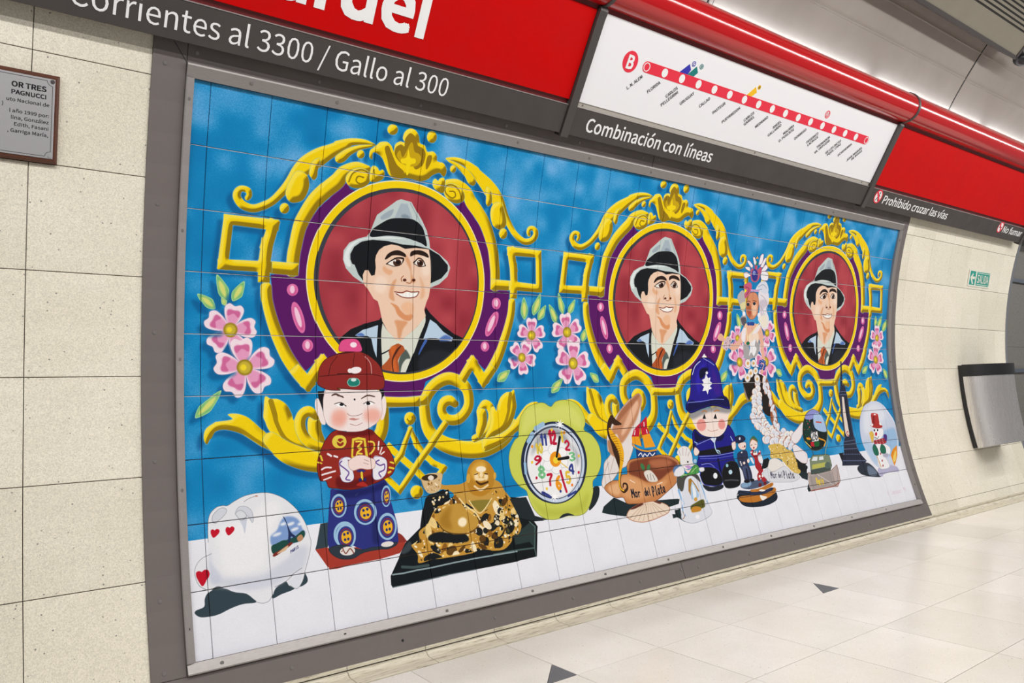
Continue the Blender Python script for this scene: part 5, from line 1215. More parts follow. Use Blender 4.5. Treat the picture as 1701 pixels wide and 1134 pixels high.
E e2e6f0 0 1 3159.5 1354.5 24.9 -3.3 5.4 20
E cfd6e6 3 .7 3161.2 1357.9 12 .7 -3.3 10.8
E b07a64 0 1 3200.2 1361.2 25.5 5.9 -16.7 20.8
E f0ece8 0 1 3200.3 1360.7 21.7 6.7 -18.7 18.3
E cfd6e6 3 .7 3202.1 1364.1 12.1 .7 -3.4 10.8
E b07a64 0 1 3253.4 1361 27.7 2.8 -9.7 22.2
E eceaf0 0 1 3253.6 1360.5 25.5 1.3 -6 20.7
E cfd6e6 3 .7 3255.3 1363.9 12.3 .7 -3.5 10.9
E b07a64 0 1 3293.1 1371 28.9 -2 1.6 22.5
E eceaf0 0 1 3293.2 1370.5 25.6 1.9 -7.6 20.7
E cfd6e6 3 .7 3295 1373.9 12.4 .8 -3.6 10.9
E b07a64 0 1 3097.9 1011.2 16.1 2.8 -13.8 23.9
E f0ece8 0 1 3097.9 1010.7 15.1 1.4 -8.2 22.6
E cfd6e6 3 .7 3100.3 1014 7.4 .1 -1.6 12.1
E b07a64 0 1 3094.5 1044.8 16.1 2.7 -13.5 23.9
E eceaf0 0 1 3094.5 1044.2 15 1.5 -8.4 22.6
E cfd6e6 3 .7 3096.8 1047.6 7.4 .1 -1.8 12
E b07a64 0 1 3125.2 1051 17.2 0 -2.8 24.9
E eceaf0 0 1 3125.3 1050.5 15.5 -.7 .4 22.9
E cfd6e6 3 .7 3127.6 1053.8 7.5 .1 -1.9 12.1
E b07a64 0 1 3103.2 1072.5 16.3 2.4 -12.3 24.1
E e2e6f0 0 1 3103.3 1072 15.4 -1.4 3.6 22.6
E cfd6e6 3 .7 3105.5 1075.3 7.4 .2 -2 12
E b07a64 0 1 3135.4 1089.9 16.9 -2.6 8 24.1
E eceaf0 0 1 3135.5 1089.4 15.2 -2.5 8.1 22.1
E cfd6e6 3 .7 3137.7 1092.7 7.5 .2 -2.1 12.1
E b07a64 0 1 3131.8 1105 16.3 -3.9 13.5 23
E eceaf0 0 1 3131.9 1104.5 15.4 -1.9 5.6 22.4
E cfd6e6 3 .7 3134 1107.9 7.5 .2 -2.2 12.1
E b07a64 0 1 3137 1145.7 15.6 3.8 -18.1 23
E e2e6f0 0 1 3137.1 1145.1 15.5 -1 1.6 22.8
E cfd6e6 3 .7 3139.2 1148.5 7.5 .2 -2.4 12
E b07a64 0 1 3147.2 1177.9 16.8 1.7 -10 24.4
E eceaf0 0 1 3147.3 1177.3 13.6 4 -19.1 20.6
E cfd6e6 3 .7 3149.4 1180.7 7.5 .3 -2.6 12
E b07a64 0 1 3160.3 1211.9 15.4 4.1 -19.6 22.7
E e2e6f0 0 1 3160.4 1211.4 15 -3.1 10.7 21.5
E cfd6e6 3 .7 3162.4 1214.8 7.5 .3 -2.8 12
E b07a64 0 1 3162 1245.3 17.3 -1.3 2.4 24.5
E e2e6f0 0 1 3162.1 1244.7 15.6 -.9 1 22.7
E cfd6e6 3 .7 3164.1 1248.1 7.5 .3 -3 12
E b07a64 0 1 3152.7 1270.3 16.5 2.4 -12.9 23.9
E e2e6f0 0 1 3152.8 1269.8 15.2 -2.7 8.6 21.8
E cfd6e6 3 .7 3154.8 1273.2 7.5 .4 -3.2 11.9
E b07a64 0 1 3176.1 1286.2 16.5 2.6 -13.8 23.8
E eceaf0 0 1 3176.2 1285.7 15.5 .6 -5.6 22.7
E cfd6e6 3 .7 3178.1 1289.1 7.5 .4 -3.3 11.9
E b07a64 0 1 3031.5 1353.6 27.5 -3.7 6.1 23.5
E f0ece8 0 1 3031.7 1353.1 24.5 -4.4 8.3 21.3
E cfd6e6 3 .7 3033.4 1356.4 12 .7 -3.4 11.6
E b07a64 0 1 3050.3 1353.5 27.5 1.8 -7.4 24
E e2e6f0 0 1 3050.5 1352.9 24.2 3.3 -11.1 21.7
E cfd6e6 3 .7 3052.2 1356.3 12 .7 -3.5 11.7
E b07a64 0 1 3097 1365.1 27.9 1.7 -7.3 24.1
E eceaf0 0 1 3097.2 1364.6 22.1 6.5 -19.1 20.1
E cfd6e6 3 .7 3098.9 1368 12.2 .8 -3.6 11.7
E b07a64 0 1 3147.6 1356.5 26.4 5.4 -16.5 23.1
E f0ece8 0 1 3147.8 1356 26 -1.5 .9 22.4
E cfd6e6 3 .7 3149.6 1359.4 12.3 .7 -3.6 11.8
E b07a64 0 1 3191.1 1374.9 29 0 -3.4 24.5
E eceaf0 0 1 3191.3 1374.4 24.9 3.7 -12.6 21.9
E cfd6e6 3 .7 3193 1377.8 12.5 .8 -3.8 11.9
E b07a64 0 1 3138.2 1364.3 28.6 .1 -3.4 24.4
E e2e6f0 0 1 3138.3 1363.7 25.5 -3.6 6.2 21.9
E cfd6e6 3 .7 3140.1 1367.1 12.3 .8 -3.7 11.8
E b07a64 0 1 3183.8 1374.1 28.6 -4.2 7.4 23.8
E f0ece8 0 1 3184 1373.5 25.7 1.8 -7.8 22.4
E cfd6e6 3 .7 3185.7 1376.9 12.5 .8 -3.8 11.8
E b07a64 0 1 3235.8 1370.2 28.3 3.3 -11.8 24.2
E f0ece8 0 1 3236 1369.7 22.3 7.2 -21.5 20
E cfd6e6 3 .7 3237.7 1373.1 12.6 .8 -3.8 11.9
E b07a64 0 1 3285.1 1380 25 8.1 -23.8 21.8
E f0ece8 0 1 3285.3 1379.5 26.7 1.1 -6 22.9
E cfd6e6 3 .7 3287.1 1382.9 12.8 .8 -4 12
E b07a64 0 1 3299.8 1336.7 25.7 -3.2 6 24.4
E f0ece8 0 1 3300 1336.2 22.7 -4.4 10.1 21.8
E cfd6e6 3 .7 3301.8 1339.6 11.2 .6 -3.7 12.1
E b07a64 0 1 3249.8 1366.3 25.2 -3.8 7.8 24
E f0ece8 0 1 3249.9 1365.8 19.5 6.2 -21.3 20.2
E cfd6e6 3 .7 3251.7 1369.2 11 .7 -3.8 12
E b07a64 0 1 3290.8 1379.6 25.8 -2.7 4.3 24.5
E e2e6f0 0 1 3290.9 1379 19.5 6.4 -22.1 20.1
E cfd6e6 3 .7 3292.7 1382.5 11.1 .7 -4 12
E b07a64 0 1 3223.8 1385.9 24.9 -4.1 8.6 23.7
E eceaf0 0 1 3224 1385.4 22.5 1.5 -7.6 22.6
E cfd6e6 3 .7 3225.7 1388.8 10.9 .7 -3.9 11.9
E b07a64 0 1 3264.9 1404.5 23.3 5.1 -18.2 23.2
E e2e6f0 0 1 3265.1 1403.9 20.9 4.7 -17.3 21.3
E cfd6e6 3 .7 3266.8 1407.4 11 .7 -4.1 11.9
F ece6ea 1 0 0 1 3280 1370 20 -32 58 -31 70 -36 -10 51 -39 43 -58 27
K b08a8a 1 0 0 1 2.9 3280 1370 20 -32 58 -31 70 -36 -10 51 -39 43 -58 27 -41 -22
F ece6ea 1 0 0 1 3283 1404 36 -6 49 28 44 31 -19 50 -54 -4 -46 -32
K b08a8a 1 0 0 1 2.9 3283 1404 36 -6 49 28 44 31 -19 50 -54 -4 -46 -32 -10 -67
F d9b75a 1 0 0 1 3050 1388 48 -7 73 4 63 38 43 14 17 56 16 46 -15 24 -61 -14 -57 -48 -42 -36 -79 -12 6 -31
N fbf2c8,8a6a1c,2a2418,fff8e0,e8cc6c,c49a34 230 2.8 7.6 12 1 3050 1388 48 -7 73 4 63 38 43 14 17 56 16 46 -15 24 -61 -14 -57 -48 -42 -36 -79 -12 6 -31
F e9e4e0 1 0 0 1 3015 1493 29 -30 56 -4 47 23 17 29 -24 14 -112 6 -47 7
K a89a92 1 0 0 1 2 3015 1493 29 -30 56 -4 47 23 17 29 -24 14 -112 6 -47 7 34 -45
F dcdde4 1 0 0 1 2947 1535 54 -27 44 25 119 -22 51 37 60 16 10 23 -84 16 -194 -18 -36 -21
K a9a6ae 1 0 0 1 2 2947 1535 54 -27 44 25 119 -22 51 37 60 16 10 23 -84 16 -194 -18 -36 -21 -24 -29
T 3a3450 Mar 34 0.13 3015 1565 62 3
T 3a3450 del 30 0.13 3084 1568 45 2
T 3a3450 Plata 40 0.13 3136 1577 100 8
F e7e2ea 1 0 0 1 3048 513 64 -30 31 25 11 54 -20 41 25 53 -10 55 -45 8 -34 -33 -17 -26 14 -54
F cfc4d0 1 0 6 1 3064 566 44 -16 36 26 -54 43 47 38 -45 29 -13 -54
K b9aeb8 1 0 0 1 4.3 3072 525 47 25 26 53
K b9aeb8 1 0 0 1 4.3 3071 586 42 45 25 60
F efe6d6 1 0 5 1 3058 660 67 -23 24 47 -45 28
F b8b4b4 1 0 0 1 2866 530 41 -22 26 51 -8 53 24 52 -21 40 -32 -5 -6 -33 21 -27 -29 -45 -24 -38
F e0d8a0 1 0 3 1 2887 588 47 -16 2 40 -37 8
F 5a5660 1 0 3 1 2894 666 44 -8 6 32 -26 18
F e8b49c 1 0 0 1 2907 731 32 -34 43 -14 33 5 55 12 23 26 16 67 2 68 7 60 -40 61 -8 -27 17 -67 -12 -81 -11 -27 -17 34 -109 2 -21 -20 -54 40 -53 8 -70 -45 -40 -8 6 -29 35 12 40 25 51 12 43 -27
F f3dcc8 1 0 5 1 2972 756 76 -15 10 53 -77 15
F f0e8ec 1 0 0 1 2907 734 32 -17 0 53 -11 30 -27 -16
F f0e8ec 1 0 0 1 2993 749 77 -56 6 20 -28 28 -27 7
K f0e0b0 1 0 0 1 7.6 2939 697 11 46 8 46
K f0e0b0 1 0 0 1 7.8 3059 690 -44 38 -49 41
E 1d6a4c 0 1 2961.8 805.6 16.2 -.3 -.4 10.6
E 2d4a96 0 1 2967 693.7 14.1 -.4 .2 10.6
E 2d4a96 0 1 2988.7 693 14.2 -.4 .2 10.6
E 2d4a96 0 1 3006.1 692.5 14.2 -.4 .2 10.6
F d9906c 1 0 0 1 2940 592 13 -47 24 -28 50 1 25 35 5 40 -11 41 -32 28 -32 4 -34 -28
K 8a4a30 1 0 0 1 2.5 2940 592 13 -47 24 -28 50 1 25 35 5 40 -11 41 -32 28 -32 4 -34 -28 -8 -46
F f0c0a0 1 0 4 1 2994 583 44 -2 -3 53 -33 8
F b0623e 1 0 5 1 2946 605 37 -15 9 52 -22 15
E 22303c 0 1 2958.2 585.7 12.9 -.6 .6 9.2
E 22303c 0 1 3014.3 578.4 13.1 -.6 .6 9.3
K 6a3a24 1 0 0 1 4.2 2942 572 18 -6 17 4
K 6a3a24 1 0 0 1 4.3 3003 561 28 3
E b8443c 0 1 2978 629.8 14.1 -.6 .2 5.3
E f2f2f6 0 1 2924.4 637.2 13.9 -.6 .5 13.1
E f2f2f6 0 1 3061.9 639.8 14.4 -.6 .5 13.4
F d8dce8 1 0 2 1 3033 474 41 -29 45 4 25 45 -28 22 -57 -10 -44 3
K 9aa4b8 1 0 0 1 4.3 3045 480 42 -16 36 18
K 9aa4b8 1 0 0 1 4.3 3025 501 54 -10
F f0eef4 1 0 0 1 2951 427 -31 11 -19 -21 25 -12 40 14
K 8a4a5c 1 0 0 1 2.5 2951 427 -31 11 -19 -21 25 -12 40 14 -15 8
F f0eef4 1 0 0 1 2957 400 -39 -11 -7 -12 38 0
K 8a4a5c 1 0 0 1 2.5 2957 400 -39 -11 -7 -12 38 0 8 23
F f0eef4 1 0 0 1 2965 379 -43 -32 15 -8 42 26
K 8a4a5c 1 0 0 1 2.5 2965 379 -43 -32 15 -8 42 26 -14 14
F f0eef4 1 0 0 1 2989 358 -18 -38 16 -2 23 35
K 8a4a5c 1 0 0 1 2.5 2989 358 -18 -38 16 -2 23 35 -21 5
F f0eef4 1 0 0 1 3027 355 12 -54 26 -6 -7 51
K 8a4a5c 1 0 0 1 2.5 3027 355 12 -54 26 -6 -7 51 -31 9
F f0eef4 1 0 0 1 3045 367 30 -49 22 -5 -24 52
K 8a4a5c 1 0 0 1 2.6 3045 367 30 -49 22 -5 -24 52 -28 2
F f0eef4 1 0 0 1 3055 393 37 -43 26 18 -40 30
K 8a4a5c 1 0 0 1 2.6 3055 393 37 -43 26 18 -40 30 -23 -5
F f0eef4 1 0 0 1 3059 419 7 -27 57 2 6 41 -56 3
K 8a4a5c 1 0 0 1 2.6 3059 419 7 -27 57 2 6 41 -56 3 -14 -19
F c05a74 1 0 0 1 2975 445 -12 -46 13 -20 23 11 -4 -26 22 -2 4 26 24 -21 19 12 -11 34 -13 27 -31 16
E 33388c 0 1 3003.4 416.3 28.3 -2 4.5 32.9
E 8f9ce0 0 1 2996.1 403.6 10.8 -.8 1.7 11.8
F 1d7a5a 0 0 0 1 3001 364 5 -34 15 25
F e8a040 0 0 0 1 2994 324 13 -17 14 15
F c8607c 1 0 0 1 2914 475 52 -16 19 25 -13 34 -40 35 -13 -26 20 -21 -34 -11
K 8a2a4c 1 0 0 1 5 2926 487 33 11 -18 34
F e0b83c 0 0 0 1 2901 456 29 -21 3 26
K 1a1a20 1 0 0 1 11.6 2873 491 32 -2
K c9a0cc 1 0 0 1 13.5 2982 504 65 -1
E d9c0cc 0 1 2760.4 805.5 18.4 -.3 -.4 12.8
E a88a9c 1 1 2763.4 807.4 8.2 -.1 -.2 5.1
E d9c0cc 0 1 2781.4 782.7 18.5 -.4 -.3 12.9
E a88a9c 1 1 2784.5 784.5 8.2 -.2 -.1 5.2
E d9c0cc 0 1 2796.6 792 18.6 -.3 -.4 12.9
E a88a9c 1 1 2799.7 793.9 8.3 -.1 -.1 5.2
E d9c0cc 0 1 2749.5 825 18.3 -.2 -.5 12.8
E a88a9c 1 1 2752.5 826.8 8.2 -.1 -.2 5.1
E d9c0cc 0 1 2790.7 818 18.6 -.3 -.5 12.9
E a88a9c 1 1 2793.7 819.8 8.2 -.1 -.2 5.2
E d9c0cc 0 1 2764.4 834.4 18.4 -.2 -.6 12.9
E a88a9c 1 1 2767.4 836.3 8.2 -.1 -.2 5.1
F e8b49c 1 0 0 1 2690 784 11 -22 20 -7 22 16 6 19 -29 7
F a9a6a8 1 0 1 1 2922 816 48 6 10 20 46 -61 21 20 22 0 -1 40 -35 34 -23 13 -44 7 -43 -7
F f0eef2 1 0 0 1 2987 802 44 -21 -6 34 15 19 -29 41 -21 -20 -23 20 13 -40
E 9a8a84 0 1 2953.1 917.8 28.1 0 -2.3 25.7
E eeeae8 0 1 2953.1 917.8 25.3 0 -2.1 23.6
E d8a860 1 1 2953.1 917.8 11.2 0 -.8 9.4
E 9a8a84 0 1 3005.1 917.8 24.1 0 -2 21.9
E eeeae8 0 1 3005.1 917.8 21.7 0 -1.8 20.1
E d8a860 1 1 3005.1 917.8 9.6 0 -.7 8
E 9a8a84 0 1 2974.6 974 28.2 .2 -3 25.7
E eeeae8 0 1 2974.6 974 25.4 .2 -2.7 23.7
E d8a860 1 1 2974.6 974 11.3 .1 -1.1 9.4
E 9a8a84 0 1 3019.6 961.1 24.2 .1 -2.4 21.9
E eeeae8 0 1 3019.6 961.1 21.8 .1 -2.2 20.2
E d8a860 1 1 3019.6 961.1 9.7 .1 -.9 8
E 9a8a84 0 1 2942.5 1000.1 28 .3 -3.2 25.6
E eeeae8 0 1 2942.5 1000.1 25.2 .3 -3 23.5
E d8a860 1 1 2942.5 1000.1 11.2 .1 -1.2 9.4
E 9a8a84 0 1 3030.7 1007.7 26.4 .3 -3.2 23.9
E eeeae8 0 1 3030.7 1007.7 23.8 .3 -2.9 22
E d8a860 1 1 3030.7 1007.7 10.6 .1 -1.1 8.8
E 2d4a96 0 1 3068.8 907.8 12.3 0 -.9 10.7
E 8fa8d8 0 1 3065.7 905.1 4.4 0 -.3 3.3
E 2d4a96 0 1 3091.4 904.4 12.3 0 -.9 10.8
E 8fa8d8 0 1 3088.2 901.7 4.5 0 -.3 3.4
E 2d4a96 0 1 3109.9 911.1 12.4 0 -.9 10.8
E 8fa8d8 0 1 3106.7 908.4 4.5 0 -.3 3.4
E 2d4a96 0 1 3059.3 927.9 12.2 0 -1 10.7
E 8fa8d8 0 1 3056.2 925.2 4.4 0 -.3 3.3
E 2d4a96 0 1 3081.2 931.3 12.3 0 -1 10.7
E 8fa8d8 0 1 3078.1 928.6 4.5 0 -.3 3.4
E 2d4a96 0 1 3111.4 931.3 12.4 0 -1 10.8
E 8fa8d8 0 1 3108.3 928.6 4.5 0 -.3 3.4
E 2d4a96 0 1 3071 944.6 12.3 0 -1.1 10.7
E 8fa8d8 0 1 3067.9 941.9 4.4 0 -.3 3.3
E 2d4a96 0 1 3098.6 948.1 12.3 .1 -1.1 10.7
E 8fa8d8 0 1 3095.5 945.4 4.5 0 -.3 3.4
F 1d2b30 0 0 0 1 3286 1567 37 -14 55 16 -18 40 -54 -17
F 15181a 1 0 0 1 3293 1474 49 33 48 22 -25 22 -67 -12 -4 -41
F 1d2b30 0 0 0 1 3334 1653 24 -27 4 45 -26 0
F b9aaa6 0 0 0 1 3381 1564 66 17 178 -8 75 -28 4 28 -8 67 -48 32 -47 -4 -239 3 3 -50
K 8a5a4c 0 0 0 1 3.1 3381 1564 66 17 178 -8 75 -28 4 28 -8 67 -48 32 -47 -4 -239 3 3 -50 16 -57
F a49a98 0 0 6 1 3381 1587 241 -8 3 85 -249 -1
K 8a7a78 0 0 0 1 4.9 3630 1585 -5 79
K 8a7a78 0 0 0 1 4.1 3699 1548 -33 102 -44 20
K d8ccc8 0 0 0 1 4.7 3467 1583 139 73
K a05a44 0 0 0 1 4.6 3369 1668 232 -2 76 -15
T e8c83c Paris 37 0.2 3441 1643 79 0
F 7c8a70 0 0 0 1 3425 1496 42 -27 146 5 30 8 1 62 -30 28 -124 7 -84 -1
K 3c4a44 0 0 0 1 3.1 3425 1496 42 -27 146 5 30 8 1 62 -30 28 -124 7 -84 -1 19 -82
F b9b85c 0 0 0 1 3440 1524 175 -4 -11 26 -175 4
F dfe6ea 0 0 0 1 3444 1501 25 -22 47 3 -15 23
F dfe6ea 0 0 0 1 3523 1504 9 -21 44 0 -4 21
F 46524e 0 0 0 1 3411 1554 214 -6 -9 21 -125 9 -85 -1
E 5a6a64 0 1 3601 1540.2 30.1 2.4 -9 19.9
K 3c4a44 1 0 0 1 7.1 3478 1470 -2 -24 -9 -19
K 8c9a6c 1 0 0 1 6.5 3602 1473 15 -23 40 -47 18 -67 -5 -56
F 14201c 1 0 0 1 3409 1334 21 -53 46 -53 55 -25 44 -1 45 20 37 45 15 63 -19 54 -43 41 -74 19 -62 -7 -42 -30 -24 -37
K 5a5a48 1 0 0 1 3.9 3409 1334 21 -53 46 -53 55 -25 44 -1 45 20 37 45 15 63 -19 54 -43 41 -74 19 -62 -7 -42 -30 -24 -37 1 -36
F 9094d4 1 0 0 1 3469 1234 62 -29 49 -2 39 22 -62 25 -57 10 -36 -8
F a9c4e8 1 0 0 1 3562 1232 66 0 29 35 11 56 -12 18 -69 -10 -44 -33
F 14352c 1 0 3 1 3444 1269 65 -3 -11 73 -39 52 -39 -27
N 2c7a5c,c04a4c,1a5a44 22 4 9.6 2 1 3447 1257 63 3 -7 79 -55 51 -29 -38
K c8503c 1 0 0 1 8.2 3572 1275 53 6
F eceaea 0 0 0 1 3492 1338 73 -5 0 58 -74 1
T 55585c 26 53 0.17 3490 1382 71 0
F c01a2c 0 0 0 1 3474 1392 37 2 -5 30 -35 -8
F 14602c 1 0 0 1 3516 1397 49 0 -9 24 -44 0
K e8a020 1 0 0 1 12.7 3445 1369 30 5
K e8a020 1 0 0 1 9.7 3572 1376 59 22 -21 27
K e8d060 1 0 0 1 6.3 3422 1388 46 36
F 20303c 0 0 0 1 3537 1262 14 61 -28 5 -7 -31
F 15181a 0 0 0 1 3753 1478 52 0 -26 70 -11 -13
F 28303c 1 0 1 1 3918 1591 35 -22 91 -9 61 27 57 57 3 17 -130 -15 -87 -21
F 6a7890 1 0 5 1 4044 1582 66 19 28 41 -100 -2
F 262a3e 0 0 0 1 3922 900 14 5 -2 82 -3 73 10 -23 16 36 8 46 5 97 -3 155 12 33 0 58 28 47 43 38 -44 26 -248 -17 15 -33 36 -41 28 -68 21 -24 8 -146 4 -127 27 -45 4 -24 15 -61
F e6d6cc 0 0 0 1 3902 1130 23 4 -5 234 -12 16 -23 -2 -10 -22
T c01a2c C 28 0.2 3889 1379 24 1
K 5a6484 0 0 0 1 5.2 3875 1117 96 2
K 5a6484 0 0 0 1 5.2 3891 1098 72 1
K 5a6484 0 0 0 1 5.1 3837 1414 139 -4
K 5a6484 0 0 0 1 5.1 3835 1433 144 0
K 5a6484 0 0 0 1 5.1 3819 1457 172 6
K 5a6484 0 0 0 1 5 3795 1487 209 15
K 5a6484 0 0 0 1 5 3783 1527 261 20
K 0e1018 0 0 0 1 5.9 3834 1465 -22 45
K 0e1018 0 0 0 1 6 3857 1466 -19 46
K 0e1018 0 0 0 1 6 3880 1468 -16 46
K 0e1018 0 0 0 1 6 3903 1469 -12 47
K 0e1018 0 0 0 1 6 3926 1471 -9 47
K 0e1018 0 0 0 1 6.1 3950 1473 -6 47
K 0e1018 0 0 0 1 6.1 3974 1474 -3 48
K 4a5474 0 0 0 1 5.3 3971 1145 -4 258 18 72
K 4a5474 0 0 0 1 4.4 3884 1130 -20 261
K 0e1018 0 0 0 1 7 3942 1138 -3 244
F ced6ea 1 0 0 1 4306 1171 69 16 67 43 59 68 28 84 -23 88 -58 78 -61 49 -91 6 -122 -3 -62 -51 -49 -82 -14 -78 12 -71 32 -58 61 -57 79 -27
F 9cbfe4 1 0 14 1 4295 1376 83 -9 112 -8 18 70 -46 79 -112 32 -32 -69
F b4cdea 1 0 14 1 4067 1429 125 34 -20 117 -57 -37
F e6eaf4 1 0 20 .8 4130 1262 98 -70 128 11 58 71 -160 73 -141 32
K f4f4fa 1 0 0 .9 7.7 4429 1230 80 82 12 118 -73 118
K 8fa0c0 1 0 0 1 3.7 4154 1203 -74 76 -31 110 20 92
F b8b4d4 1 0 3 1 4171 1606 97 -12 124 17 20 35 -119 -3 -114 16 -26 -22
F eceef4 1 0 2 1 4211 1649 82 -6 110 6 -31 17 -158 -1
F e8901c 0 0 0 1 4367 1535 46 -37 66 -23 -27 66 -73 69 -7 -34
F f4d468 1 0 2 1 4396 1544 53 -37 -31 59 -37 17
F f2f2f6 1 0 0 1 4207 1457 56 -9 74 11 46 30 -26 39 -67 1 25 76 -86 12 -42 -16 2 -79
K b9bcc8 1 0 0 1 2.7 4207 1457 56 -9 74 11 46 30 -26 39 -67 1 25 76 -86 12 -42 -16 2 -79 18 -65
E b0b0c4 5 1 4302.4 1530.3 38.4 2.8 -7.3 14.1
F e4bc4c 0 0 0 1 4159 1375 36 -11 24 21 -31 58 -16 -8
K d8a04c 0 0 0 1 6.3 4189 1522 16 80
F 4a2a7c 1 0 1 1 4338 1399 39 2 -8 33 -38 11
F f4f4f8 1 0 0 1 4218 1355 60 -3 63 6 -3 34 -42 28 -48 3 -31 -18
K b9bcc8 1 0 0 1 2.8 4218 1355 60 -3 63 6 -3 34 -42 28 -48 3 -31 -18 1 -50
E c01a34 0 1 4243.8 1387.9 14 .8 -5.4 13
E 1a1c24 0 1 4231.9 1362.6 8.9 .5 -3.1 7.8
E 1a1c24 0 1 4273.6 1362.8 9 .5 -3.2 7.9
K 1a1c24 1 0 0 1 3.7 4222 1409 29 8 22 -12
F a82a34 0 0 0 1 4201 1427 73 -2 55 -7 34 29 -51 10 -75 -8 -40 1
K e4b4b4 1 0 0 1 3.7 4234 1426 3 23
K e4b4b4 1 0 0 1 3.7 4274 1425 1 27
K e4b4b4 1 0 0 1 3.7 4314 1424 -1 30
F 1f6a52 1 0 0 1 4161 1474 36 -24 26 41 -15 32 -41 -9
K 123a30 1 0 0 1 2.7 4161 1474 36 -24 26 41 -15 32 -41 -9 -6 -40
F 1f6a52 1 0 0 1 4255 1480 31 -24 36 22 -11 36 -53 0 -9 -21
K 123a30 1 0 0 1 2.8 4255 1480 31 -24 36 22 -11 36 -53 0 -9 -21 6 -13
E a82a34 0 1 4241.4 1515.9 7.6 .5 -3.8 7.7
E a82a34 0 1 4239.8 1562.1 7.5 .6 -4 7.6
E a82a34 0 1 4232.7 1594.6 7.5 .6 -4.2 7.6
F b02c28 0 0 0 1 4223 1259 40 -11 55 11 -4 51 3 27 -74 3 -28 -12
E b02c28 0 1 4271 1335.9 73.2 7.7 -8.5 14.2
F 8a1c1c 0 0 3 1 4244 1266 28 -5 -24 66 -25 -1
E c84440 0 1 4272.9 1257.6 45.2 5.2 -5.6 9.1
E f4f0f0 0 1 4275.5 1257.7 12.9 .5 -1.8 5.3
E f6ecec 0 1 4216 1326.5 10 2.5 -10.6 9.5
E f6ecec 0 1 4321.8 1323.6 11.8 -1.5 3.3 10.3
T d8b4c4 A._Compagnucci_99 30 0.05 4185 1783 240 -1
''')
# ------------------------------------------------------------------ the setting: curved wall
rnd = random.Random(11)
SH = .3145; S0 = .0158; J = .0011                                     # stone tile height, first joint, half joint width
wall = struct('wall_back')
RIGHT_END = 6.535
def strip(name, X0, X1, s0, s1, off, n, material, parent):
    V = []; F = []
    for i in range(n + 1): s = s0 + (s1 - s0) * i / n; V += [wp(X0, s, off), wp(X1, s, off)]
    for i in range(n): F.append((2 * i, 2 * i + 1, 2 * i + 3, 2 * i + 2))
    return mk(name, V, F, material, parent, smooth=True)
strip('mortar_bed', -1.6, RIGHT_END, -.75, 2.10, -.004, 28, 'joint_dark', wall)
rows = [(S0 + SH * (k - 1), S0 + SH * k) for k in range(-1, 7)]; rows = [r for r in rows if r[0] < 1.9]; rows.append((S0 + SH * 6, 2.012))
left_cols = [(-1.12, -.8055), (-.8055, -.491), (-.491, -.1765)]
right_cols = [(4.60, 4.7445)] + [(4.7445 + .3145 * i, 4.7445 + .3145 * (i + 1)) for i in range(6)]
right_cols[-1] = (right_cols[-1][0], RIGHT_END)
for cols in (left_cols, right_cols):
    for X0, X1 in cols:
        for s0, s1 in rows:
            if X1 - X0 < .02: continue
            V, F = slab(X0 + J, X1 - J, s0 + J, s1 - J, -.012, 0, 4, .0012)
            mk('tile', V, F, 'wall_stone', wall)
# plastered vault above, in lengths with cover strips
ceil = struct('ceiling')
for X0, X1 in ((-3.0, -.33), (-.33, 2.14), (2.14, 4.61), (4.61, 7.08), (7.08, 9.6)):
    for sa, sb in ((-.52, -1.02), (-1.02, -1.19), (-1.19, -2.1), (-2.1, -3.6), (-3.6, -5.2), (-5.2, -7.2)):
        n = max(3, int((sa - sb) / .12)); V = []; F = []
        for i in range(n + 1):
            s = sa + (sb - sa) * i / n; V += [wp(X0 + .003, s, -.002), wp(X1 - .003, s, -.002)]
        F = [(2 * i, 2 * i + 1, 2 * i + 3, 2 * i + 2) for i in range(n)]; k = len(V)
        V += [wp(p, sa if q else sb, -.03) for p in (X0, X1) for q in (1, 0)]; F += [(0, 1, k + 2, k), (2 * n, 2 * n + 1, k + 3, k + 1)]
        mk('panel', V, F, 'vault_plaster', ceil, smooth=False)
for sb in (-1.02, -1.19):
    V, F = slab(-3.0, 9.6, sb - .004, sb + .004, -.004, .0005, 1, .0008); mk('bead', V, F, 'vault_plaster', ceil)
for X in (-.33, 2.14, 4.61, 7.08):
    V, F = slab(X - .013, X + .013, -3.6, -.52, -.01, .005, 24, .002); mk('cover_strip', V, F, 'vault_plaster', ceil)
    for dx in (-.0165, .0165):
        V, F = slab(X + dx - .0035, X + dx + .0035, -3.6, -.52, -.012, .0005, 24, .0003); mk('shade_line', V, F, 'dark_gap', ceil)  # dark strips laid on the panels as shade beside each cover strip
strip('backing', -3.0, 9.6, -.4, -7.2, -.035, 40, 'dark_gap', ceil)

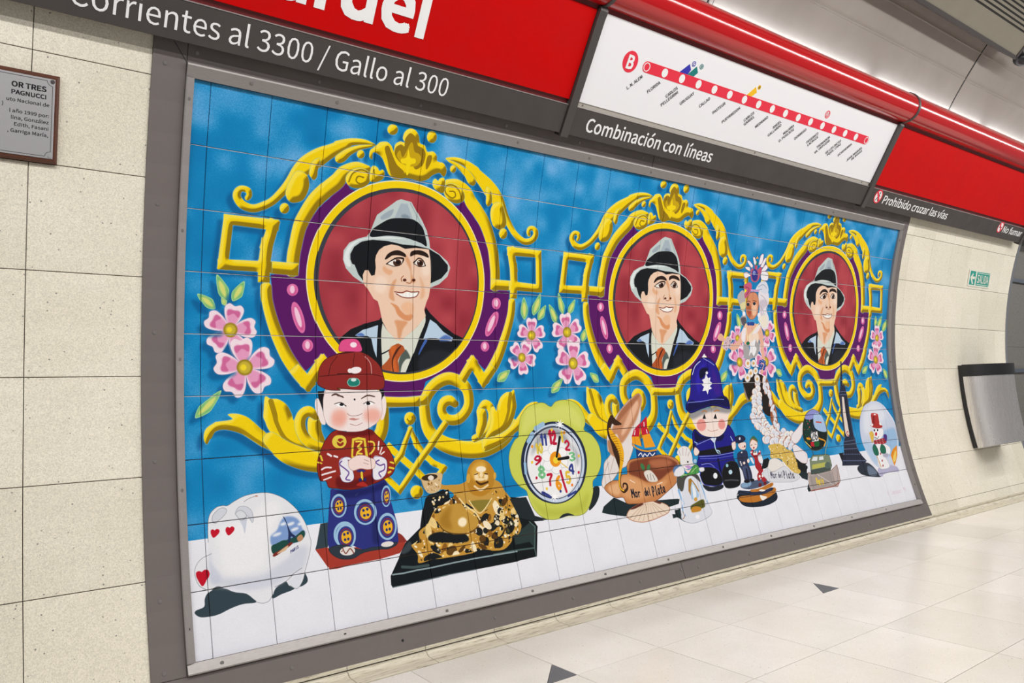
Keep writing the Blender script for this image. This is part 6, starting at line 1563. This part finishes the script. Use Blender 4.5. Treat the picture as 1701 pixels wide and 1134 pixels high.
# floor: 40 cm slabs, two with a slate corner inlay
floor = struct('floor')
mk('screed', *boxv((-2.5, -3.1, -.06), (11.0, .02, -.012)), 'joint_dark', floor)
FX, FY, FT = 1.408, -.145, .40
slabmesh = None; G = .0012
def floor_piece(poly, material, name):
    c = (np.array(poly).min(0) + np.array(poly).max(0)) / 2; ins = [(x + (.0003 if x < c[0] else -.0003), y + (.0003 if y < c[1] else -.0003)) for x, y in poly]; n = len(poly)
    V = [(x, y, -.012) for x, y in poly] + [(x, y, -.0003) for x, y in poly] + [(x, y, 0) for x, y in ins]
    F = [(i, (i + 1) % n, n + (i + 1) % n, n + i) for i in range(n)] + [(n + i, n + (i + 1) % n, 2 * n + (i + 1) % n, 2 * n + i) for i in range(n)] + [tuple(range(2 * n, 3 * n))]
    return mk(name, V, F, material, floor)
for i in range(-5, 24):
    for j in range(0, 6):
        x0, x1 = FX + FT * i + G, FX + FT * (i + 1) - G; y1, y0 = FY - FT * j - G, FY - FT * (j + 1) + G
        if x0 < -.9 or (j > 2 and x1 < .2): continue
        if j == 0 and i in (-2, 2):
            floor_piece([(x0, y0), (x1 - .128, y0), (x1, y0 + .128), (x1, y1), (x0, y1)], 'floor_stone', 'tile'); floor_piece([(x1 - .125, y0), (x1, y0), (x1, y0 + .125)], 'inlay_slate', 'inlay')
        elif slabmesh is None: slabmesh = floor_piece([(x0, y0), (x1, y0), (x1, y1), (x0, y1)], 'floor_stone', 'tile')
        else:
            o = slabmesh.copy(); o.location = ((x0 + x1) / 2, (y0 + y1) / 2, slabmesh.location.z); link(o, floor)
# cove skirting along the foot of the wall
base = struct('baseboard_back'); SL = .303
wy = lambda z: YC + math.sqrt(RAD ** 2 - (z - ZC) ** 2)
y0 = wy(.02)
prof = [(y0 + .006, .034), (y0 - .004, .034), (y0 - .005, .023), (y0 + .004, .022), (y0 + .004, .018), (y0 - .010, .0165), (y0 - .014, .012), (y0 - .020, .007), (y0 - .030, .0035), (FY + .010, .0022), (FY + .004, .0012), (FY + .004, -.012), (y0 + .006, -.012)]
for i in range(-8, 18):
    X0 = 1.328 + SL * i
    if X0 > RIGHT_END - .02: continue
    V, F = extrude_x(prof, X0 + .0013, min(X0 + SL - .0013, RIGHT_END))
    mk('skirting_tile', V, F, 'skirt_stone', base)

# wall end: steel edging, then the recessed grey side of the passage beyond
V, F = slab(RIGHT_END, RIGHT_END + .035, -.75, 2.03, -.02, .006, 24, .004); e = mk('trim_1', V, F, 'edge_steel'); e['kind'] = 'structure'
V, F = slab(RIGHT_END + .035, RIGHT_END + .05, -.75, 2.03, -.40, -.004, 24, .002); e = mk('wall_return', V, F, 'passage_grey'); e['kind'] = 'structure'
passage = struct('wall_passage'); 
for k in range(5):
    z0 = -.01 + .62 * k; mk('panel', *boxv((RIGHT_END + .03, .42, z0 + .0008), (11.0, .46, z0 + .6192)), 'passage_grey', passage)
mk('backing', *boxv((RIGHT_END + .03, .462, -.01), (11.0, .48, 3.1)), 'dark_gap', passage)
for z in (.985, 1.86): mk('rail', *boxv((RIGHT_END + .05, .395, z), (11.0, .42, z + .035)), 'rail_blue', passage)

# ------------------------------------------------------------------ tile mural
cv = paint_mural()
img = bpy.data.images.new('mural_paint', PW, PH, alpha=False)
px = np.ones((PH, PW, 4), np.float32); px[..., :3] = cv[::-1]; img.pixels.foreach_set(px.ravel()); img.update(); img.pack()
m = mat('glazed_paint', (.8, .8, .8), .12, 0, .5); nt, lk, b = nodes(m); uvn = nt.new('ShaderNodeUVMap'); uvn.uv_map = 'UVMap'; ti = nt.new('ShaderNodeTexImage'); ti.image = img; ti.interpolation = 'Linear'; lk.new(uvn.outputs[0], ti.inputs[0])
geo = nt.new('ShaderNodeNewGeometry'); gn = noise(nt, lk, 420, 2, .6, geo.outputs['Position']); gr = ramp(nt, lk, gn.outputs[0], [(.3, (.9, .9, .9)), (.7, (1.0, 1.0, 1.0))]); lk.new(mix(nt, lk, ti.outputs[0], gr.outputs[0], 1.0, 'MULTIPLY'), b.inputs['Base Color'])
wv = noise(nt, lk, 14, 2, .5, geo.outputs['Position']); bm_ = nt.new('ShaderNodeBump'); bm_.inputs['Strength'].default_value = .05; bm_.inputs['Distance'].default_value = .01; lk.new(wv.outputs[0], bm_.inputs['Height']); lk.new(bm_.outputs[0], b.inputs['Normal'])
MX0, MX1, MS = -.055, 4.525, 1.8474
mural = thing('tile_mural', 'long glazed tile mural of three hatted portraits in gold scrollwork, framed in grey metal', 'mural', wp(2.2, 2.0, 0))
strip('grout_bed', MX0 - .02, MX1 + .02, -.02, MS + .02, -.0042, 18, 'grout_dark', mural)
for j in range(1, 6): mk('joint_line', *slab(MX0, MX1, MS / 9 * j - .0001, MS / 9 * j + .0012, -.006, -.0006, 1, .0001), 'joint_pale', mural)  # pale mottled line in each of the upper row joints
xs = [MX0] + [.2 * i for i in range(23)] + [MX1]; th = MS / 9
for i in range(24):
    for j in range(9):
        X0, X1, s0, s1 = xs[i] + .0009, xs[i + 1] - .0009, th * j + .0012, th * (j + 1) - .0012
        V, F = slab(X0, X1, s0, s1, -.008, 0, 1, .0013, (rnd.uniform(-.0004, .0004), rnd.uniform(-.0004, .0004)))
        lo = [(X0, s0), (X0, s1), (X1, s1), (X1, s0)]; uv = []
        for q in lo * 3: uv.append(((q[0] * 1000 - U0) / (U1 - U0), 1 - q[1] * 1000 / V1))
        o = mk('tile', V, F, 'glazed_paint', mural, uv=uv); o.data.materials.append(MAT['ceramic_edge']); o.data.polygons[1].material_index = 1
# frame: flat cover sheets outside, a raised bar inside, slotted screws
def sheet(X0, X1, s0, s1, n, material='frame_metal', o0=-.01, o1=.006, name='frame_sheet', ch=.0012): return mk(name, *slab(X0, X1, s0, s1, o0, o1, n, ch), material, mural)
OL, OR_, OT, OB = -.1795, 4.634, -.115, 1.976; IL, IR, IT, IB = -.080, 4.552, -.043, 1.881
f_l = sheet(OL, IL, OT, IB, 20); f_r = sheet(IR, OR_, OT, IB, 20)
f_t = [sheet(IL + .001, 2.058, OT, IT, 2), sheet(2.0605, IR - .001, OT, IT, 2)]; f_b = [sheet(OL, 2.137, IB + .001, OB, 2), sheet(2.1395, OR_, IB + .001, OB, 2)]
def bar_x(s0, s1, rise0, rise1):     # raised bar along the mural, sloping
    L = [(s0, -.008), (s0, rise0), (s0 + (s1 - s0) * .12, rise0 + .001), (s1, rise1), (s1, -.008)]
    V = [wp(MX0 - .024, s, o) for s, o in L] + [wp(MX1 + .025, s, o) for s, o in L]; n = len(L)
    return mk('edge_bar', V, [(i, i + 1, n + i + 1, n + i) for i in range(n - 1)] + [tuple(range(n)), tuple(range(2 * n - 1, n - 1, -1))], 'trim_metal', mural)
b_t = bar_x(IT, .0005, .019, .013); b_b = bar_x(IB, MS - .0005, .019, .013)
def bar_s(X0, X1, rise0, rise1):
    L = [(X0, -.008), (X0, rise0), (X0 + (X1 - X0) * .15, rise0 + .001), (X1, rise1), (X1, -.008)]; n = len(L); m_ = 20; V = []; F = []
    for k in range(m_ + 1): s = MS * k / m_; V += [wp(x, s, o) for x, o in L]
    for k in range(m_):
        for i in range(n - 1): F.append((k * n + i, k * n + i + 1, (k + 1) * n + i + 1, (k + 1) * n + i))
    return mk('edge_bar', V, F, 'trim_metal', mural)
b_l = bar_s(IL, MX0 + .0005, .019, .013); b_r = bar_s(IR, MX1 - .0005, .019, .013)
def screw(X, s, off, parent, hole=False, r=.0062):
    c0 = Vector(wp(X, s, off)); a = PHI0 - s / RAD; nrm = Vector((0, -math.cos(a), -math.sin(a))); up = Vector((0, -math.sin(a), math.cos(a)))
    fn = lambda x, y, h: tuple(c0 + Vector((1, 0, 0)) * x + up * y + nrm * h)
    if hole: return mk('screw_hole', *prism(circle(0, 0, r * .8, n=10), 0, .0007, fn), 'hole', parent)
    a2 = rnd.uniform(0, 3.1); V, F = prism(circle(0, 0, r, n=10), 0, .0016, fn); V2, F2 = prism(circle(0, 0, r * .7, n=10), .0016, .0024, fn)
    o = mk('screw', *merge([(V, F), (V2, F2)]), 'screw', parent)
    q = [(-.85 * r, -.12 * r), (.85 * r, -.12 * r), (.85 * r, .12 * r), (-.85 * r, .12 * r)]; q = [(x * math.cos(a2) - y * math.sin(a2), x * math.sin(a2) + y * math.cos(a2)) for x, y in q]
    return o
for k in range(11):
    X = .02 + .4055 * k
    screw((.122 if k == 0 else X), -.022, .0165, b_t); screw(X, MS + .017, .0165, b_b, hole=k in (1,))
    if k < 10:
        p = f_t[0] if -.081 + .407 * k < 2.05 else f_t[1]; screw(-.081 + .407 * k + .03, -.078, .006, p)
        p = f_b[0] if .236 + .4025 * k < 2.13 else f_b[1]; screw(.236 + .4025 * k, 1.928, .006, p, hole=k in (1,))
screw(2.095, -.09, .006, f_t[1]); screw(2.125, 1.92, .006, f_b[0])
for s in (.067, .487, .906, 1.326, 1.748): screw(-.069, s, .0165, b_l, hole=s > 1.7); screw(4.540, s, .0165, b_r)
for s in (-.027, .41, .82, 1.229, 1.652, 1.858): screw(-.142, s, .006, f_l); screw(4.60, s, .006, f_r)
# mitre line at the upper left corner
mk('mitre_seam', *merge([prism([(OL + .045, OT), (OL + .0475, OT), (IL + .0015, IT), (IL - .0015, IT)], 0, .0008, lambda x, y, h: wp(x, y, .006 + h))]), 'grout_dark', f_l)

# ------------------------------------------------------------------ fascia of signs above the mural
TB = np.array((-.079, 2.045)); TU = np.array((-.52334, .85213)); TN = np.array((-.85213, -.52334))
def sp(X, t, d=0.0):
    q = TB + TU * t + TN * d; return (X, q[0], q[1])
def plate(name, X0, X1, t0, t1, d0, d1, material, parent, ch=.001):
    V = [sp(x, t, d0) for x, t in ((X0, t0), (X1, t0), (X1, t1), (X0, t1))] + [sp(x, t, d1 - ch) for x, t in ((X0, t0), (X1, t0), (X1, t1), (X0, t1))] + [sp(x, t, d1) for x, t in ((X0 + ch, t0 + ch), (X1 - ch, t0 + ch), (X1 - ch, t1 - ch), (X0 + ch, t1 - ch))]
    F = [(3, 2, 1, 0), (8, 9, 10, 11)] + [(r * 4 + i, r * 4 + (i + 1) % 4, (r + 1) * 4 + (i + 1) % 4, (r + 1) * 4 + i) for r in range(2) for i in range(4)]
    return mk(name, V, F, material, parent)
def fascia(name, label, cat, X0, X1, board):
    t = thing(name, label, cat, sp((X0 + X1) / 2, 0, 0))
    bd = plate('board', X0, X1, .136, .498, -.014, 0, board, t)
    plate('channel', X0, X1, .112, .140, -.020, -.010 if board != 'sign_white' else -.004, 'shadow_red' if board != 'sign_white' else 'shadow_beige', t)  # recessed channel, its shadow line put into the colour
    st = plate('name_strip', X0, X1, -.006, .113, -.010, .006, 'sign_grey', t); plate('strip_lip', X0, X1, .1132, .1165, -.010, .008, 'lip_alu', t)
    plate('top_shade', X0, X1, .499, .520, -.014, -.002, 'shadow_red', t)  # dark red strip, painted as the shade between board and tube
    return t, bd, st
on_board = lambda x, y, h: sp(x, y, h); on_strip = lambda x, y, h: sp(x, y, .006 + h)
# station name
s1, bd, st = fascia('station_sign', 'red station name sign over the mural with a dark grey street strip', 'sign', -1.05, 1.416, 'sign_red')
lettering('letter', 'CarIos GardeI', -.80, .688, .206, .172, on_board, 'letter_white', bd, weight=.011)
lettering('letter', 'Corrientes al 3300 / Gallo al 300', -.413, .834, .024, .066, on_strip, 'letter_white', st, weight=0)
# line map
s2, bd, st = fascia('line_map_sign', 'white line map sign with a red diagonal-labelled route of seventeen stops', 'sign', 1.464, 3.884, 'sign_white')
lettering('letter', 'Combinación con líneas', 1.546, 2.402, .025, .058, on_strip, 'letter_white', st, weight=.005)
X0, DX, TL = 1.778, .11635, .353
P_ = lambda poly, h0, h1: prism(poly, h0, h1, on_board)
mk('line_badge', *P_(circle(1.676, .352, .043, .045), .0, .0012), 'map_red', bd); lettering('badge_letter', 'B', 1.658, 1.697, .324, .056, on_board, 'letter_white', bd, weight=.012, h=.002)
band = circle(X0, TL, .024, n=24)[6:19] + [(p[0] + 16 * DX, p[1] + .006) for p in circle(X0, TL, .024, n=24)[18:24] + circle(X0, TL, .024, n=24)[0:7]]
mk('route_line', *P_(band, .0, .0010), 'map_red', bd)
for k in range(17):
    x, t = X0 + DX * k, TL + .006 * k / 16
    if k in (0, 16): mk('terminus_ring', *ring(x, t, .0155, .0195, .001, .0018, on_board, 24), 'letter_white', bd)
    else: mk('stop_dot', *P_(circle(x, t, .0185, .0195, 20), .001, .0018), 'letter_white', bd)
NAMES = ['L. N. ALEM', 'FLORIDA', 'CARLOS|PELLEGRINI', 'URUGUAY', 'CALLAO', 'PASTEUR', 'PUEYRREDON', 'CARLOS|GARDEL', 'MEDRANO', 'ANGEL|GALLARDO', 'MALABIA|O. PUGLIESE', 'DORREGO', 'FEDERICO|LACROZE', 'TRONADOR|VA. ORTUZAR', 'DE LOS INCAS|PQUE. CHAS', 'ECHEVERRIA', 'JUAN MANUEL|DE ROSAS']
for k, nm in enumerate(NAMES):
    ex, ey = X0 + DX * k - .008, .311 + .006 * k / 16
    for q, line in enumerate(nm.split('|')):
        V, F = glyphs(line, .005); kk = .0148 / cap_height(.005); V = V * kk; V[:, 0] -= V[:, 0].max(); V[:, 1] -= .0148 / 2 + q * .021; V[:, 0] -= q * .004
        a = math.radians(46); c, s = math.cos(a), math.sin(a); W = [(ex + x * c - y * s, ey + x * s + y * c) for x, y in V]
        mk('stop_name', [on_board(x, y, .0012 + .00007 * (i_ // (len(W) // 9))) for i_, (x, y) in enumerate(W)], F, 'letter_dark', bd)['kind'] = 'stuff'
def arrow(poly, material): mk('transfer_arrow', *P_(poly, 0, .0009), material, bd)
arrow([(1.981, .377), (2.027, .424), (2.047, .402), (2.036, .379)], 'map_blue'); arrow([(2.036, .379), (2.076, .424), (2.097, .400), (2.078, .379)], 'map_teal'); arrow([(2.480, .378), (2.523, .428), (2.545, .405), (2.520, .380)], 'map_yellow')
for x, t, c, ch in ((2.052, .430, 'map_blue', 'C'), (2.106, .430, 'map_teal', 'D'), (2.549, .431, 'map_yellow', 'H')):
    mk('line_ring', *ring(x, t, .0095, .0120, 0, .0012, on_board, 20), c, bd) if ch != 'H' else mk('line_disc', *P_(circle(x, t, .0115, n=20), 0, .0008), c, bd)
    lettering('line_letter', ch, x - .005, x + .005, t - .006, .012, on_board, c if ch != 'H' else 'letter_dark', bd, weight=.012, h=.0014)
mk('line_ring', *ring(3.177, .420, .0165, .021, 0, .0012, on_board, 24), 'map_red', bd); lettering('line_letter', 'U', 3.168, 3.186, .408, .024, on_board, 'map_red', bd, weight=.004)
for x in (1.50, 2.72, 3.80): screw_o = mk('rivet', *prism(circle(x, .126, .004, n=8), -.004, -.002, on_board), 'screw', s2)
# warning sign
s3, bd, st = fascia('warning_sign', 'red sign with a grey strip of two prohibition notices, beside the line map', 'sign', 3.934, 6.362, 'sign_red')
lettering('letter', 'Prohibido cruzar las vías', 4.105, 5.006, .035, .053, on_strip, 'letter_white', st, weight=.005); lettering('letter', 'No fumar', 5.962, 6.330, .045, .050, on_strip, 'letter_white', st, weight=.005)
for x, t, walk in ((4.032, .070, 1), (5.900, .078, 0)):
    ic = mk('prohibition_icon', *prism(circle(x, t, .043, n=28), 0, .0010, on_strip), 'letter_white', st)
    mk('ring', *ring(x, t, .036, .044, .001, .0020, on_strip), 'map_red', ic); q = .005
    if walk:
        mk('figure', *merge([prism(circle(x + .004, t + .023, .0065, n=12), .001, .0016, on_strip), prism([(x - .006, t + .015), (x + .008, t + .015), (x + .007, t - .006), (x + .016, t - .028), (x + .009, t - .030), (x, t - .008), (x - .012, t - .028), (x - .018, t - .025), (x - .006, t - .002)], .001, .0016, on_strip), prism([(x + .007, t + .013), (x + .020, t + .002), (x + .017, t - .001), (x + .004, t + .008)], .001, .0016, on_strip)]), 'letter_dark', ic)
    else: mk('cigarette', *prism([(x - .024, t - .004), (x + .024, t - .004), (x + .024, t + .004), (x - .024, t + .004)], .001, .0016, on_strip), 'letter_dark', ic)
    mk('slash', *prism([(x - .026 - q, t + .026 - q), (x - .026 + q, t + .026 + q), (x + .026 + q, t - .026 + q), (x + .026 - q, t - .026 - q)], .0016, .0022, on_strip), 'map_red', ic)
# red tube on top, held by dark brackets with steel clips
TY, TZ, TR = -.378, 2.566, .085
tube = thing('tube_lamp_cornice', 'glossy red tube running along the top of the signs', 'tube', (3.5, TY, TZ - TR))
n = 48
def tube_part(name, X0, X1, r, material, a0=0.0, a1=2 * math.pi, r2=None, parent=None, cy=TY, cz=TZ):
    full = abs(a1 - a0 - 2 * math.pi) < 1e-6; k = n if full else n + 1; pts = [(cy + r * math.cos(a0 + (a1 - a0) * i / n), cz + r * math.sin(a0 + (a1 - a0) * i / n)) for i in range(k)]
    V, F = extrude_x(pts, X0, X1, closed=full); F = [f for f in F if len(f) == 4]; return mk(name, V, F, material, parent, smooth=True)
for X0, X1 in ((-1.6, 1.436), (1.444, 3.905), (3.913, 6.45)):
    tube_part('tube_length', X0, X1, TR, 'tube_red', parent=tube)
mk('tube_rod', *extrude_x([(TY + .060 + .012 * math.cos(a), TZ - .064 + .012 * math.sin(a)) for a in np.linspace(0, 2 * math.pi, 10, endpoint=False)], -1.6, 6.45), 'shadow_red', tube)  # dark red rod along the tube's lower back
for k, X in enumerate((1.440, 3.909, 6.386)):
    t = thing('sign_bracket', ('dark grey bracket between the station name sign and the line map', 'dark grey bracket between the line map and the warning sign', 'dark grey bracket at the far end of the warning sign')[k], 'bracket', sp(X, -.015, 0), 'brackets holding the signs and tube')
    prof2 = [(-.018, -.03), (-.018, .014), (.47, .014), (.50, .018), (.515, .010), (.515, -.03)]
    V, F = prism([(a, b_) for a, b_ in prof2], X - .0205, X + .0205, lambda a, b_, x: sp(x, a, b_)); mk('arm', V, F, 'bracket_dark', t)
    A0, A1 = math.radians(60), math.radians(298); m_ = 26; V = []
    for i in range(m_ + 1):
        a = A0 + (A1 - A0) * i / m_
        for r, dx in ((TR + .0008, -.010), (TR + .0055, -.008), (TR + .0055, .008), (TR + .0008, .010)): V.append((X + dx, TY + r * math.cos(a), TZ + r * math.sin(a)))
    F = [(i * 4 + q, i * 4 + (q + 1) % 4, (i + 1) * 4 + (q + 1) % 4, (i + 1) * 4 + q) for i in range(m_) for q in range(4)]; mk('clip', V, F, 'bracket_dark', t, smooth=False)
mk('lamp_shield', *extrude_x([(-.364, 2.652), (-.316, 2.652), (-.316, 2.654), (-.362, 2.654), (-.362, 2.673), (-.364, 2.673)], -1.5, 6.7), 'shield_white', tube)  # unseen white lip, added to block lamp light from the red tube
# fluorescent tubes lying behind the red tube, washing the vault
for k in range(5):
    X0 = -.9 + 1.52 * k
    pts = [(-.342 + .011 * math.cos(a), 2.667 + .011 * math.sin(a)) for a in np.linspace(0, 2 * math.pi, 12, endpoint=False)]
    mk('fluorescent_lamp', *extrude_x(pts, X0, X0 + 1.42), 'lamp_white', tube)

# ------------------------------------------------------------------ things on the wall
# plaque, screwed to the stone left of the mural
ps = .202; pc = Vector(wp(-.62, ps, 0)); pa = PHI0 - ps / RAD; pn = Vector((0, -math.cos(pa), -math.sin(pa))); pu = Vector((0, -math.sin(pa), math.cos(pa)))
pl = lambda x, y, h: tuple(Vector((x, pc.y, pc.z)) + pu * y + pn * h)
plaque = thing('wall_plaque', 'wooden wall plaque with an engraved silver metal plate, left of the mural', 'plaque', pl(-.62, -.128, 0))
def frustum(X0, X1, y0, y1, h0, h1, ins, fn):
    V = [fn(x, y, h0) for x, y in ((X0, y0), (X1, y0), (X1, y1), (X0, y1))] + [fn(x, y, h1 - ins * .6) for x, y in ((X0, y0), (X1, y0), (X1, y1), (X0, y1))] + [fn(x, y, h1) for x, y in ((X0 + ins, y0 + ins), (X1 - ins, y0 + ins), (X1 - ins, y1 - ins), (X0 + ins, y1 - ins))]
    return V, [(3, 2, 1, 0), (8, 9, 10, 11)] + [(r * 4 + i, r * 4 + (i + 1) % 4, (r + 1) * 4 + (i + 1) % 4, (r + 1) * 4 + i) for r in range(2) for i in range(4)]
mk('wooden_back', *frustum(-.86, -.4215, -.128, .124, .001, .020, .007, pl), 'plaque_wood', plaque)
plate_o = mk('metal_plate', *frustum(-.845, -.4335, -.114, .112, .020, .0225, .001, pl), 'plate_alu', plaque)
bx0, bx1, by0, by1, q, wd = -.838, -.4395, -.108, .106, .014, .0012
def line2(pts, w_=.0013):
    parts = []
    for (a, b_), (c, d) in zip(pts, pts[1:]):
        dx, dy = c - a, d - b_; L = math.hypot(dx, dy)
        if L < 1e-6: continue
        nx, ny = -dy / L * w_ / 2, dx / L * w_ / 2; parts.append(prism([(a + nx, b_ + ny), (c + nx, d + ny), (c - nx, d - ny), (a - nx, b_ - ny)], .0225, .0229, pl))
    return merge(parts)
arc = lambda cx, cy, a0, a1: [(cx + q * math.cos(a0 + (a1 - a0) * i / 6), cy + q * math.sin(a0 + (a1 - a0) * i / 6)) for i in range(7)]
border = [(bx0 + q, by0)] + arc(bx1, by0, math.pi, math.pi / 2) + [(bx1, by0 + q)] + arc(bx1, by1, -math.pi / 2, -math.pi) + [(bx0 + q, by1)]
mk('border_line', *line2(border), 'letter_dark', plate_o)
for y, k in ((by1 - .001, 0), (by0 + .001, 1)): mk('fixing_screw', *merge([prism(circle(bx1 - .0005, y, .0056, n=14), .0225, .0245, pl), prism(circle(bx1 - .0005, y, .0036, n=12), .0245, .0254, pl)]), ('bracket_dark', 'plate_alu')[k], plate_o)
on_plate = lambda x, y, h: pl(x, y, .0228)
for txt_, xr, y, cap, wgt in (('OR TRES', -.4545, .0735, .0145, .012), ('PAGNUCCI', -.4545, .0530, .0120, .012), ('uto Nacional de', -.4465, .0325, .0095, .005), (')', -.5570, .0180, .0095, .005), ('l año 1999 por:', -.4465, .0020, .0095, .005), ('lina, González', -.4465, -.0165, .0095, .005), ('Edith, Fasani', -.4465, -.0345, .0095, .005), (', Garriga María,', -.4465, -.0530, .0095, .005)):
    V, F = glyphs(txt_, wgt); kk = cap / cap_height(wgt) * 1.0; wdt = (V[:, 0].max() - V[:, 0].min()) * cap / cap_height(wgt) * 1.12
    if cap > .011: lettering('letter', txt_, xr - wdt, xr, y, cap, on_plate, 'letter_dark', plate_o, weight=wgt)
    else:
        lo, hi = V[:, 0].min(), V[:, 0].max(); mk('engraved_line', [on_plate(xr - wdt + (x - lo) / (hi - lo) * wdt, y + z * cap / cap_height(wgt), 0) for x, z in V], F, 'letter_dark', plate_o)['kind'] = 'stuff'
# exit sign
on_wall = lambda x, y, h: wp(x, .2425 - y, .0015 + h)
ex = thing('exit_sign', 'small green and white exit sign with an arrow, on the wall right of the mural', 'sign', wp(5.92, .31, 0))
EX0, EX1 = 5.725, 6.115
mk('plate', *prism([(EX0, -.066), (EX1, -.066), (EX1, .066), (EX0, .066)], 0, .003, on_wall), 'sign_cream', ex)
mk('green_field', *prism([(EX0 + .02, -.054), (EX0 + .118, -.054), (EX0 + .118, .054), (EX0 + .02, .054)], .003, .0036, on_wall), 'sign_green', ex); mk('green_field', *prism([(EX0 + .14, -.054), (EX1 - .014, -.054), (EX1 - .014, .054), (EX0 + .14, .054)], .003, .0036, on_wall), 'sign_green', ex)
ax = EX0 + .068; mk('arrow', *prism([(ax - .04, .002), (ax - .002, .040), (ax + .010, .026), (ax - .004, .012), (ax + .042, .012), (ax + .042, -.008), (ax - .004, -.008), (ax + .024, -.044), (ax + .004, -.050)], .0036, .0042, on_wall), 'sign_cream', ex)
lettering('letter', 'SALIDA', EX0 + .155, EX1 - .030, -.032, .064, on_wall, 'sign_cream', ex, weight=.005, h=.0042)
for y in (.045, -.045): mk('rule', *prism([(EX0 + .15, y - .002), (EX1 - .02, y - .002), (EX1 - .02, y + .002), (EX0 + .15, y + .002)], .0036, .0040, on_wall), 'sign_cream', ex)
# half-round steel bin
binr = thing('wall_bin', 'half-round brushed steel litter bin with black rim, hung on the far wall', 'bin', wp(5.86, 1.585, .0))
BX, BR = 5.86, .255
def shell(s0, s1, r, o, k, flare=0.0):
    V = []; m_ = 24
    for i in range(k + 1):
        s = s0 + (s1 - s0) * i / k; rr = r - flare * i / k
        for j in range(m_ + 1): a = math.pi * j / m_; V.append(wp(BX - rr * math.cos(a), s, o + rr * math.sin(a)))
    return V, [(i * (m_ + 1) + j, i * (m_ + 1) + j + 1, (i + 1) * (m_ + 1) + j + 1, (i + 1) * (m_ + 1) + j) for i in range(k) for j in range(m_)]
mk('steel_shell', *shell(1.018, 1.580, BR - .006, .03, 5, .006), 'steel', binr, smooth=True)
mk('bottom', *prism([(BX - (BR - .02) * math.cos(a), (BR - .02) * math.sin(a)) for a in np.linspace(0, math.pi, 20)], 1.566, 1.572, lambda x, y, h: wp(x, h, .03 + y)), 'edge_steel', binr)
mk('black_rim', *shell(.930, 1.024, BR, .03, 2), 'black_plastic', binr, smooth=True); mk('inner_liner', *shell(.932, 1.10, BR - .02, .03, 3), 'black_plastic', binr, smooth=True)
mk('back_shade_plate', *slab(BX - BR + .004, BX + BR - .004, .935, 1.575, .002, .030, 4, .002), 'black_plastic', binr)  # black slab, its edge standing in for the shaded gap behind the shell

# ------------------------------------------------------------------ ceiling vent box
VS = -1.245; vo = Vector(wp(0, VS, .12)); va = PHI0 - (VS - .28) / RAD; vt = Vector((0, -math.sin(va), math.cos(va))); vn = Vector((0, -math.cos(va), -math.sin(va)))
vb = lambda x, y, h: (x, vo.y + vt.y * y + vn.y * h, vo.z + vt.z * y + vn.z * h)
vent = thing('ceiling_vent_box', 'beige ventilation box with slotted grille and dark edges under the vault', 'vent', vb(3.9, .28, -.16))
VX0, VX1, VW = 2.4, 4.775, .62
mk('body', *prism([(VX0, .012), (VX1 - .012, .012), (VX1 - .012, VW), (VX0, VW)], -.16, 0, vb), 'vent_beige', vent)
for a, b_, c, d in ((VX0, VX1, -.008, .014), (VX0, VX1, VW - .014, VW + .008)): mk('edge_angle', *prism([(a, c), (b_, c), (b_, d), (a, d)], -.16, .006, vb), 'bracket_dark', vent)
mk('edge_angle', *prism([(VX1 - .016, .0), (VX1 + .006, .0), (VX1 + .006, VW), (VX1 - .016, VW)], -.16, .006, vb), 'bracket_dark', vent)
for k in range(18):
    y = .135 + .024 * k
    sl = mk('grille_recess', *prism([(VX0 + .05, y), (VX1 - .06, y), (VX1 - .06, y + .010), (VX0 + .05, y + .010)], 0, .0012, vb), 'dark_gap', vent)
    mk('slat', *prism([(VX0 + .05, y + .010), (VX1 - .06, y + .010), (VX1 - .06, y + .0235), (VX0 + .05, y + .0235)], 0, .004, vb), 'vent_beige', vent)
cf = thing('ceiling_fitting', 'small black rounded fitting hanging under the vault beside the vent box', 'fitting', wp(4.93, -1.27, .0))
P0 = Vector(wp(4.90, -1.262, .10)); mk('stem', *prism(circle(0, 0, .012, n=10), 0, .09, lambda x, y, h: tuple(P0 + Vector((x, y, h)))), 'black_plastic', cf)
bmx = bmesh.new(); bmesh.ops.create_uvsphere(bmx, u_segments=16, v_segments=10, radius=.05); V = [tuple(P0 + Vector((v.co.x * 1.3, v.co.y, v.co.z * .8))) for v in bmx.verts]; F = [tuple(v.index for v in f_.verts) for f_ in bmx.faces]; bmx.free(); mk('housing', V, F, 'black_plastic', cf, smooth=True)
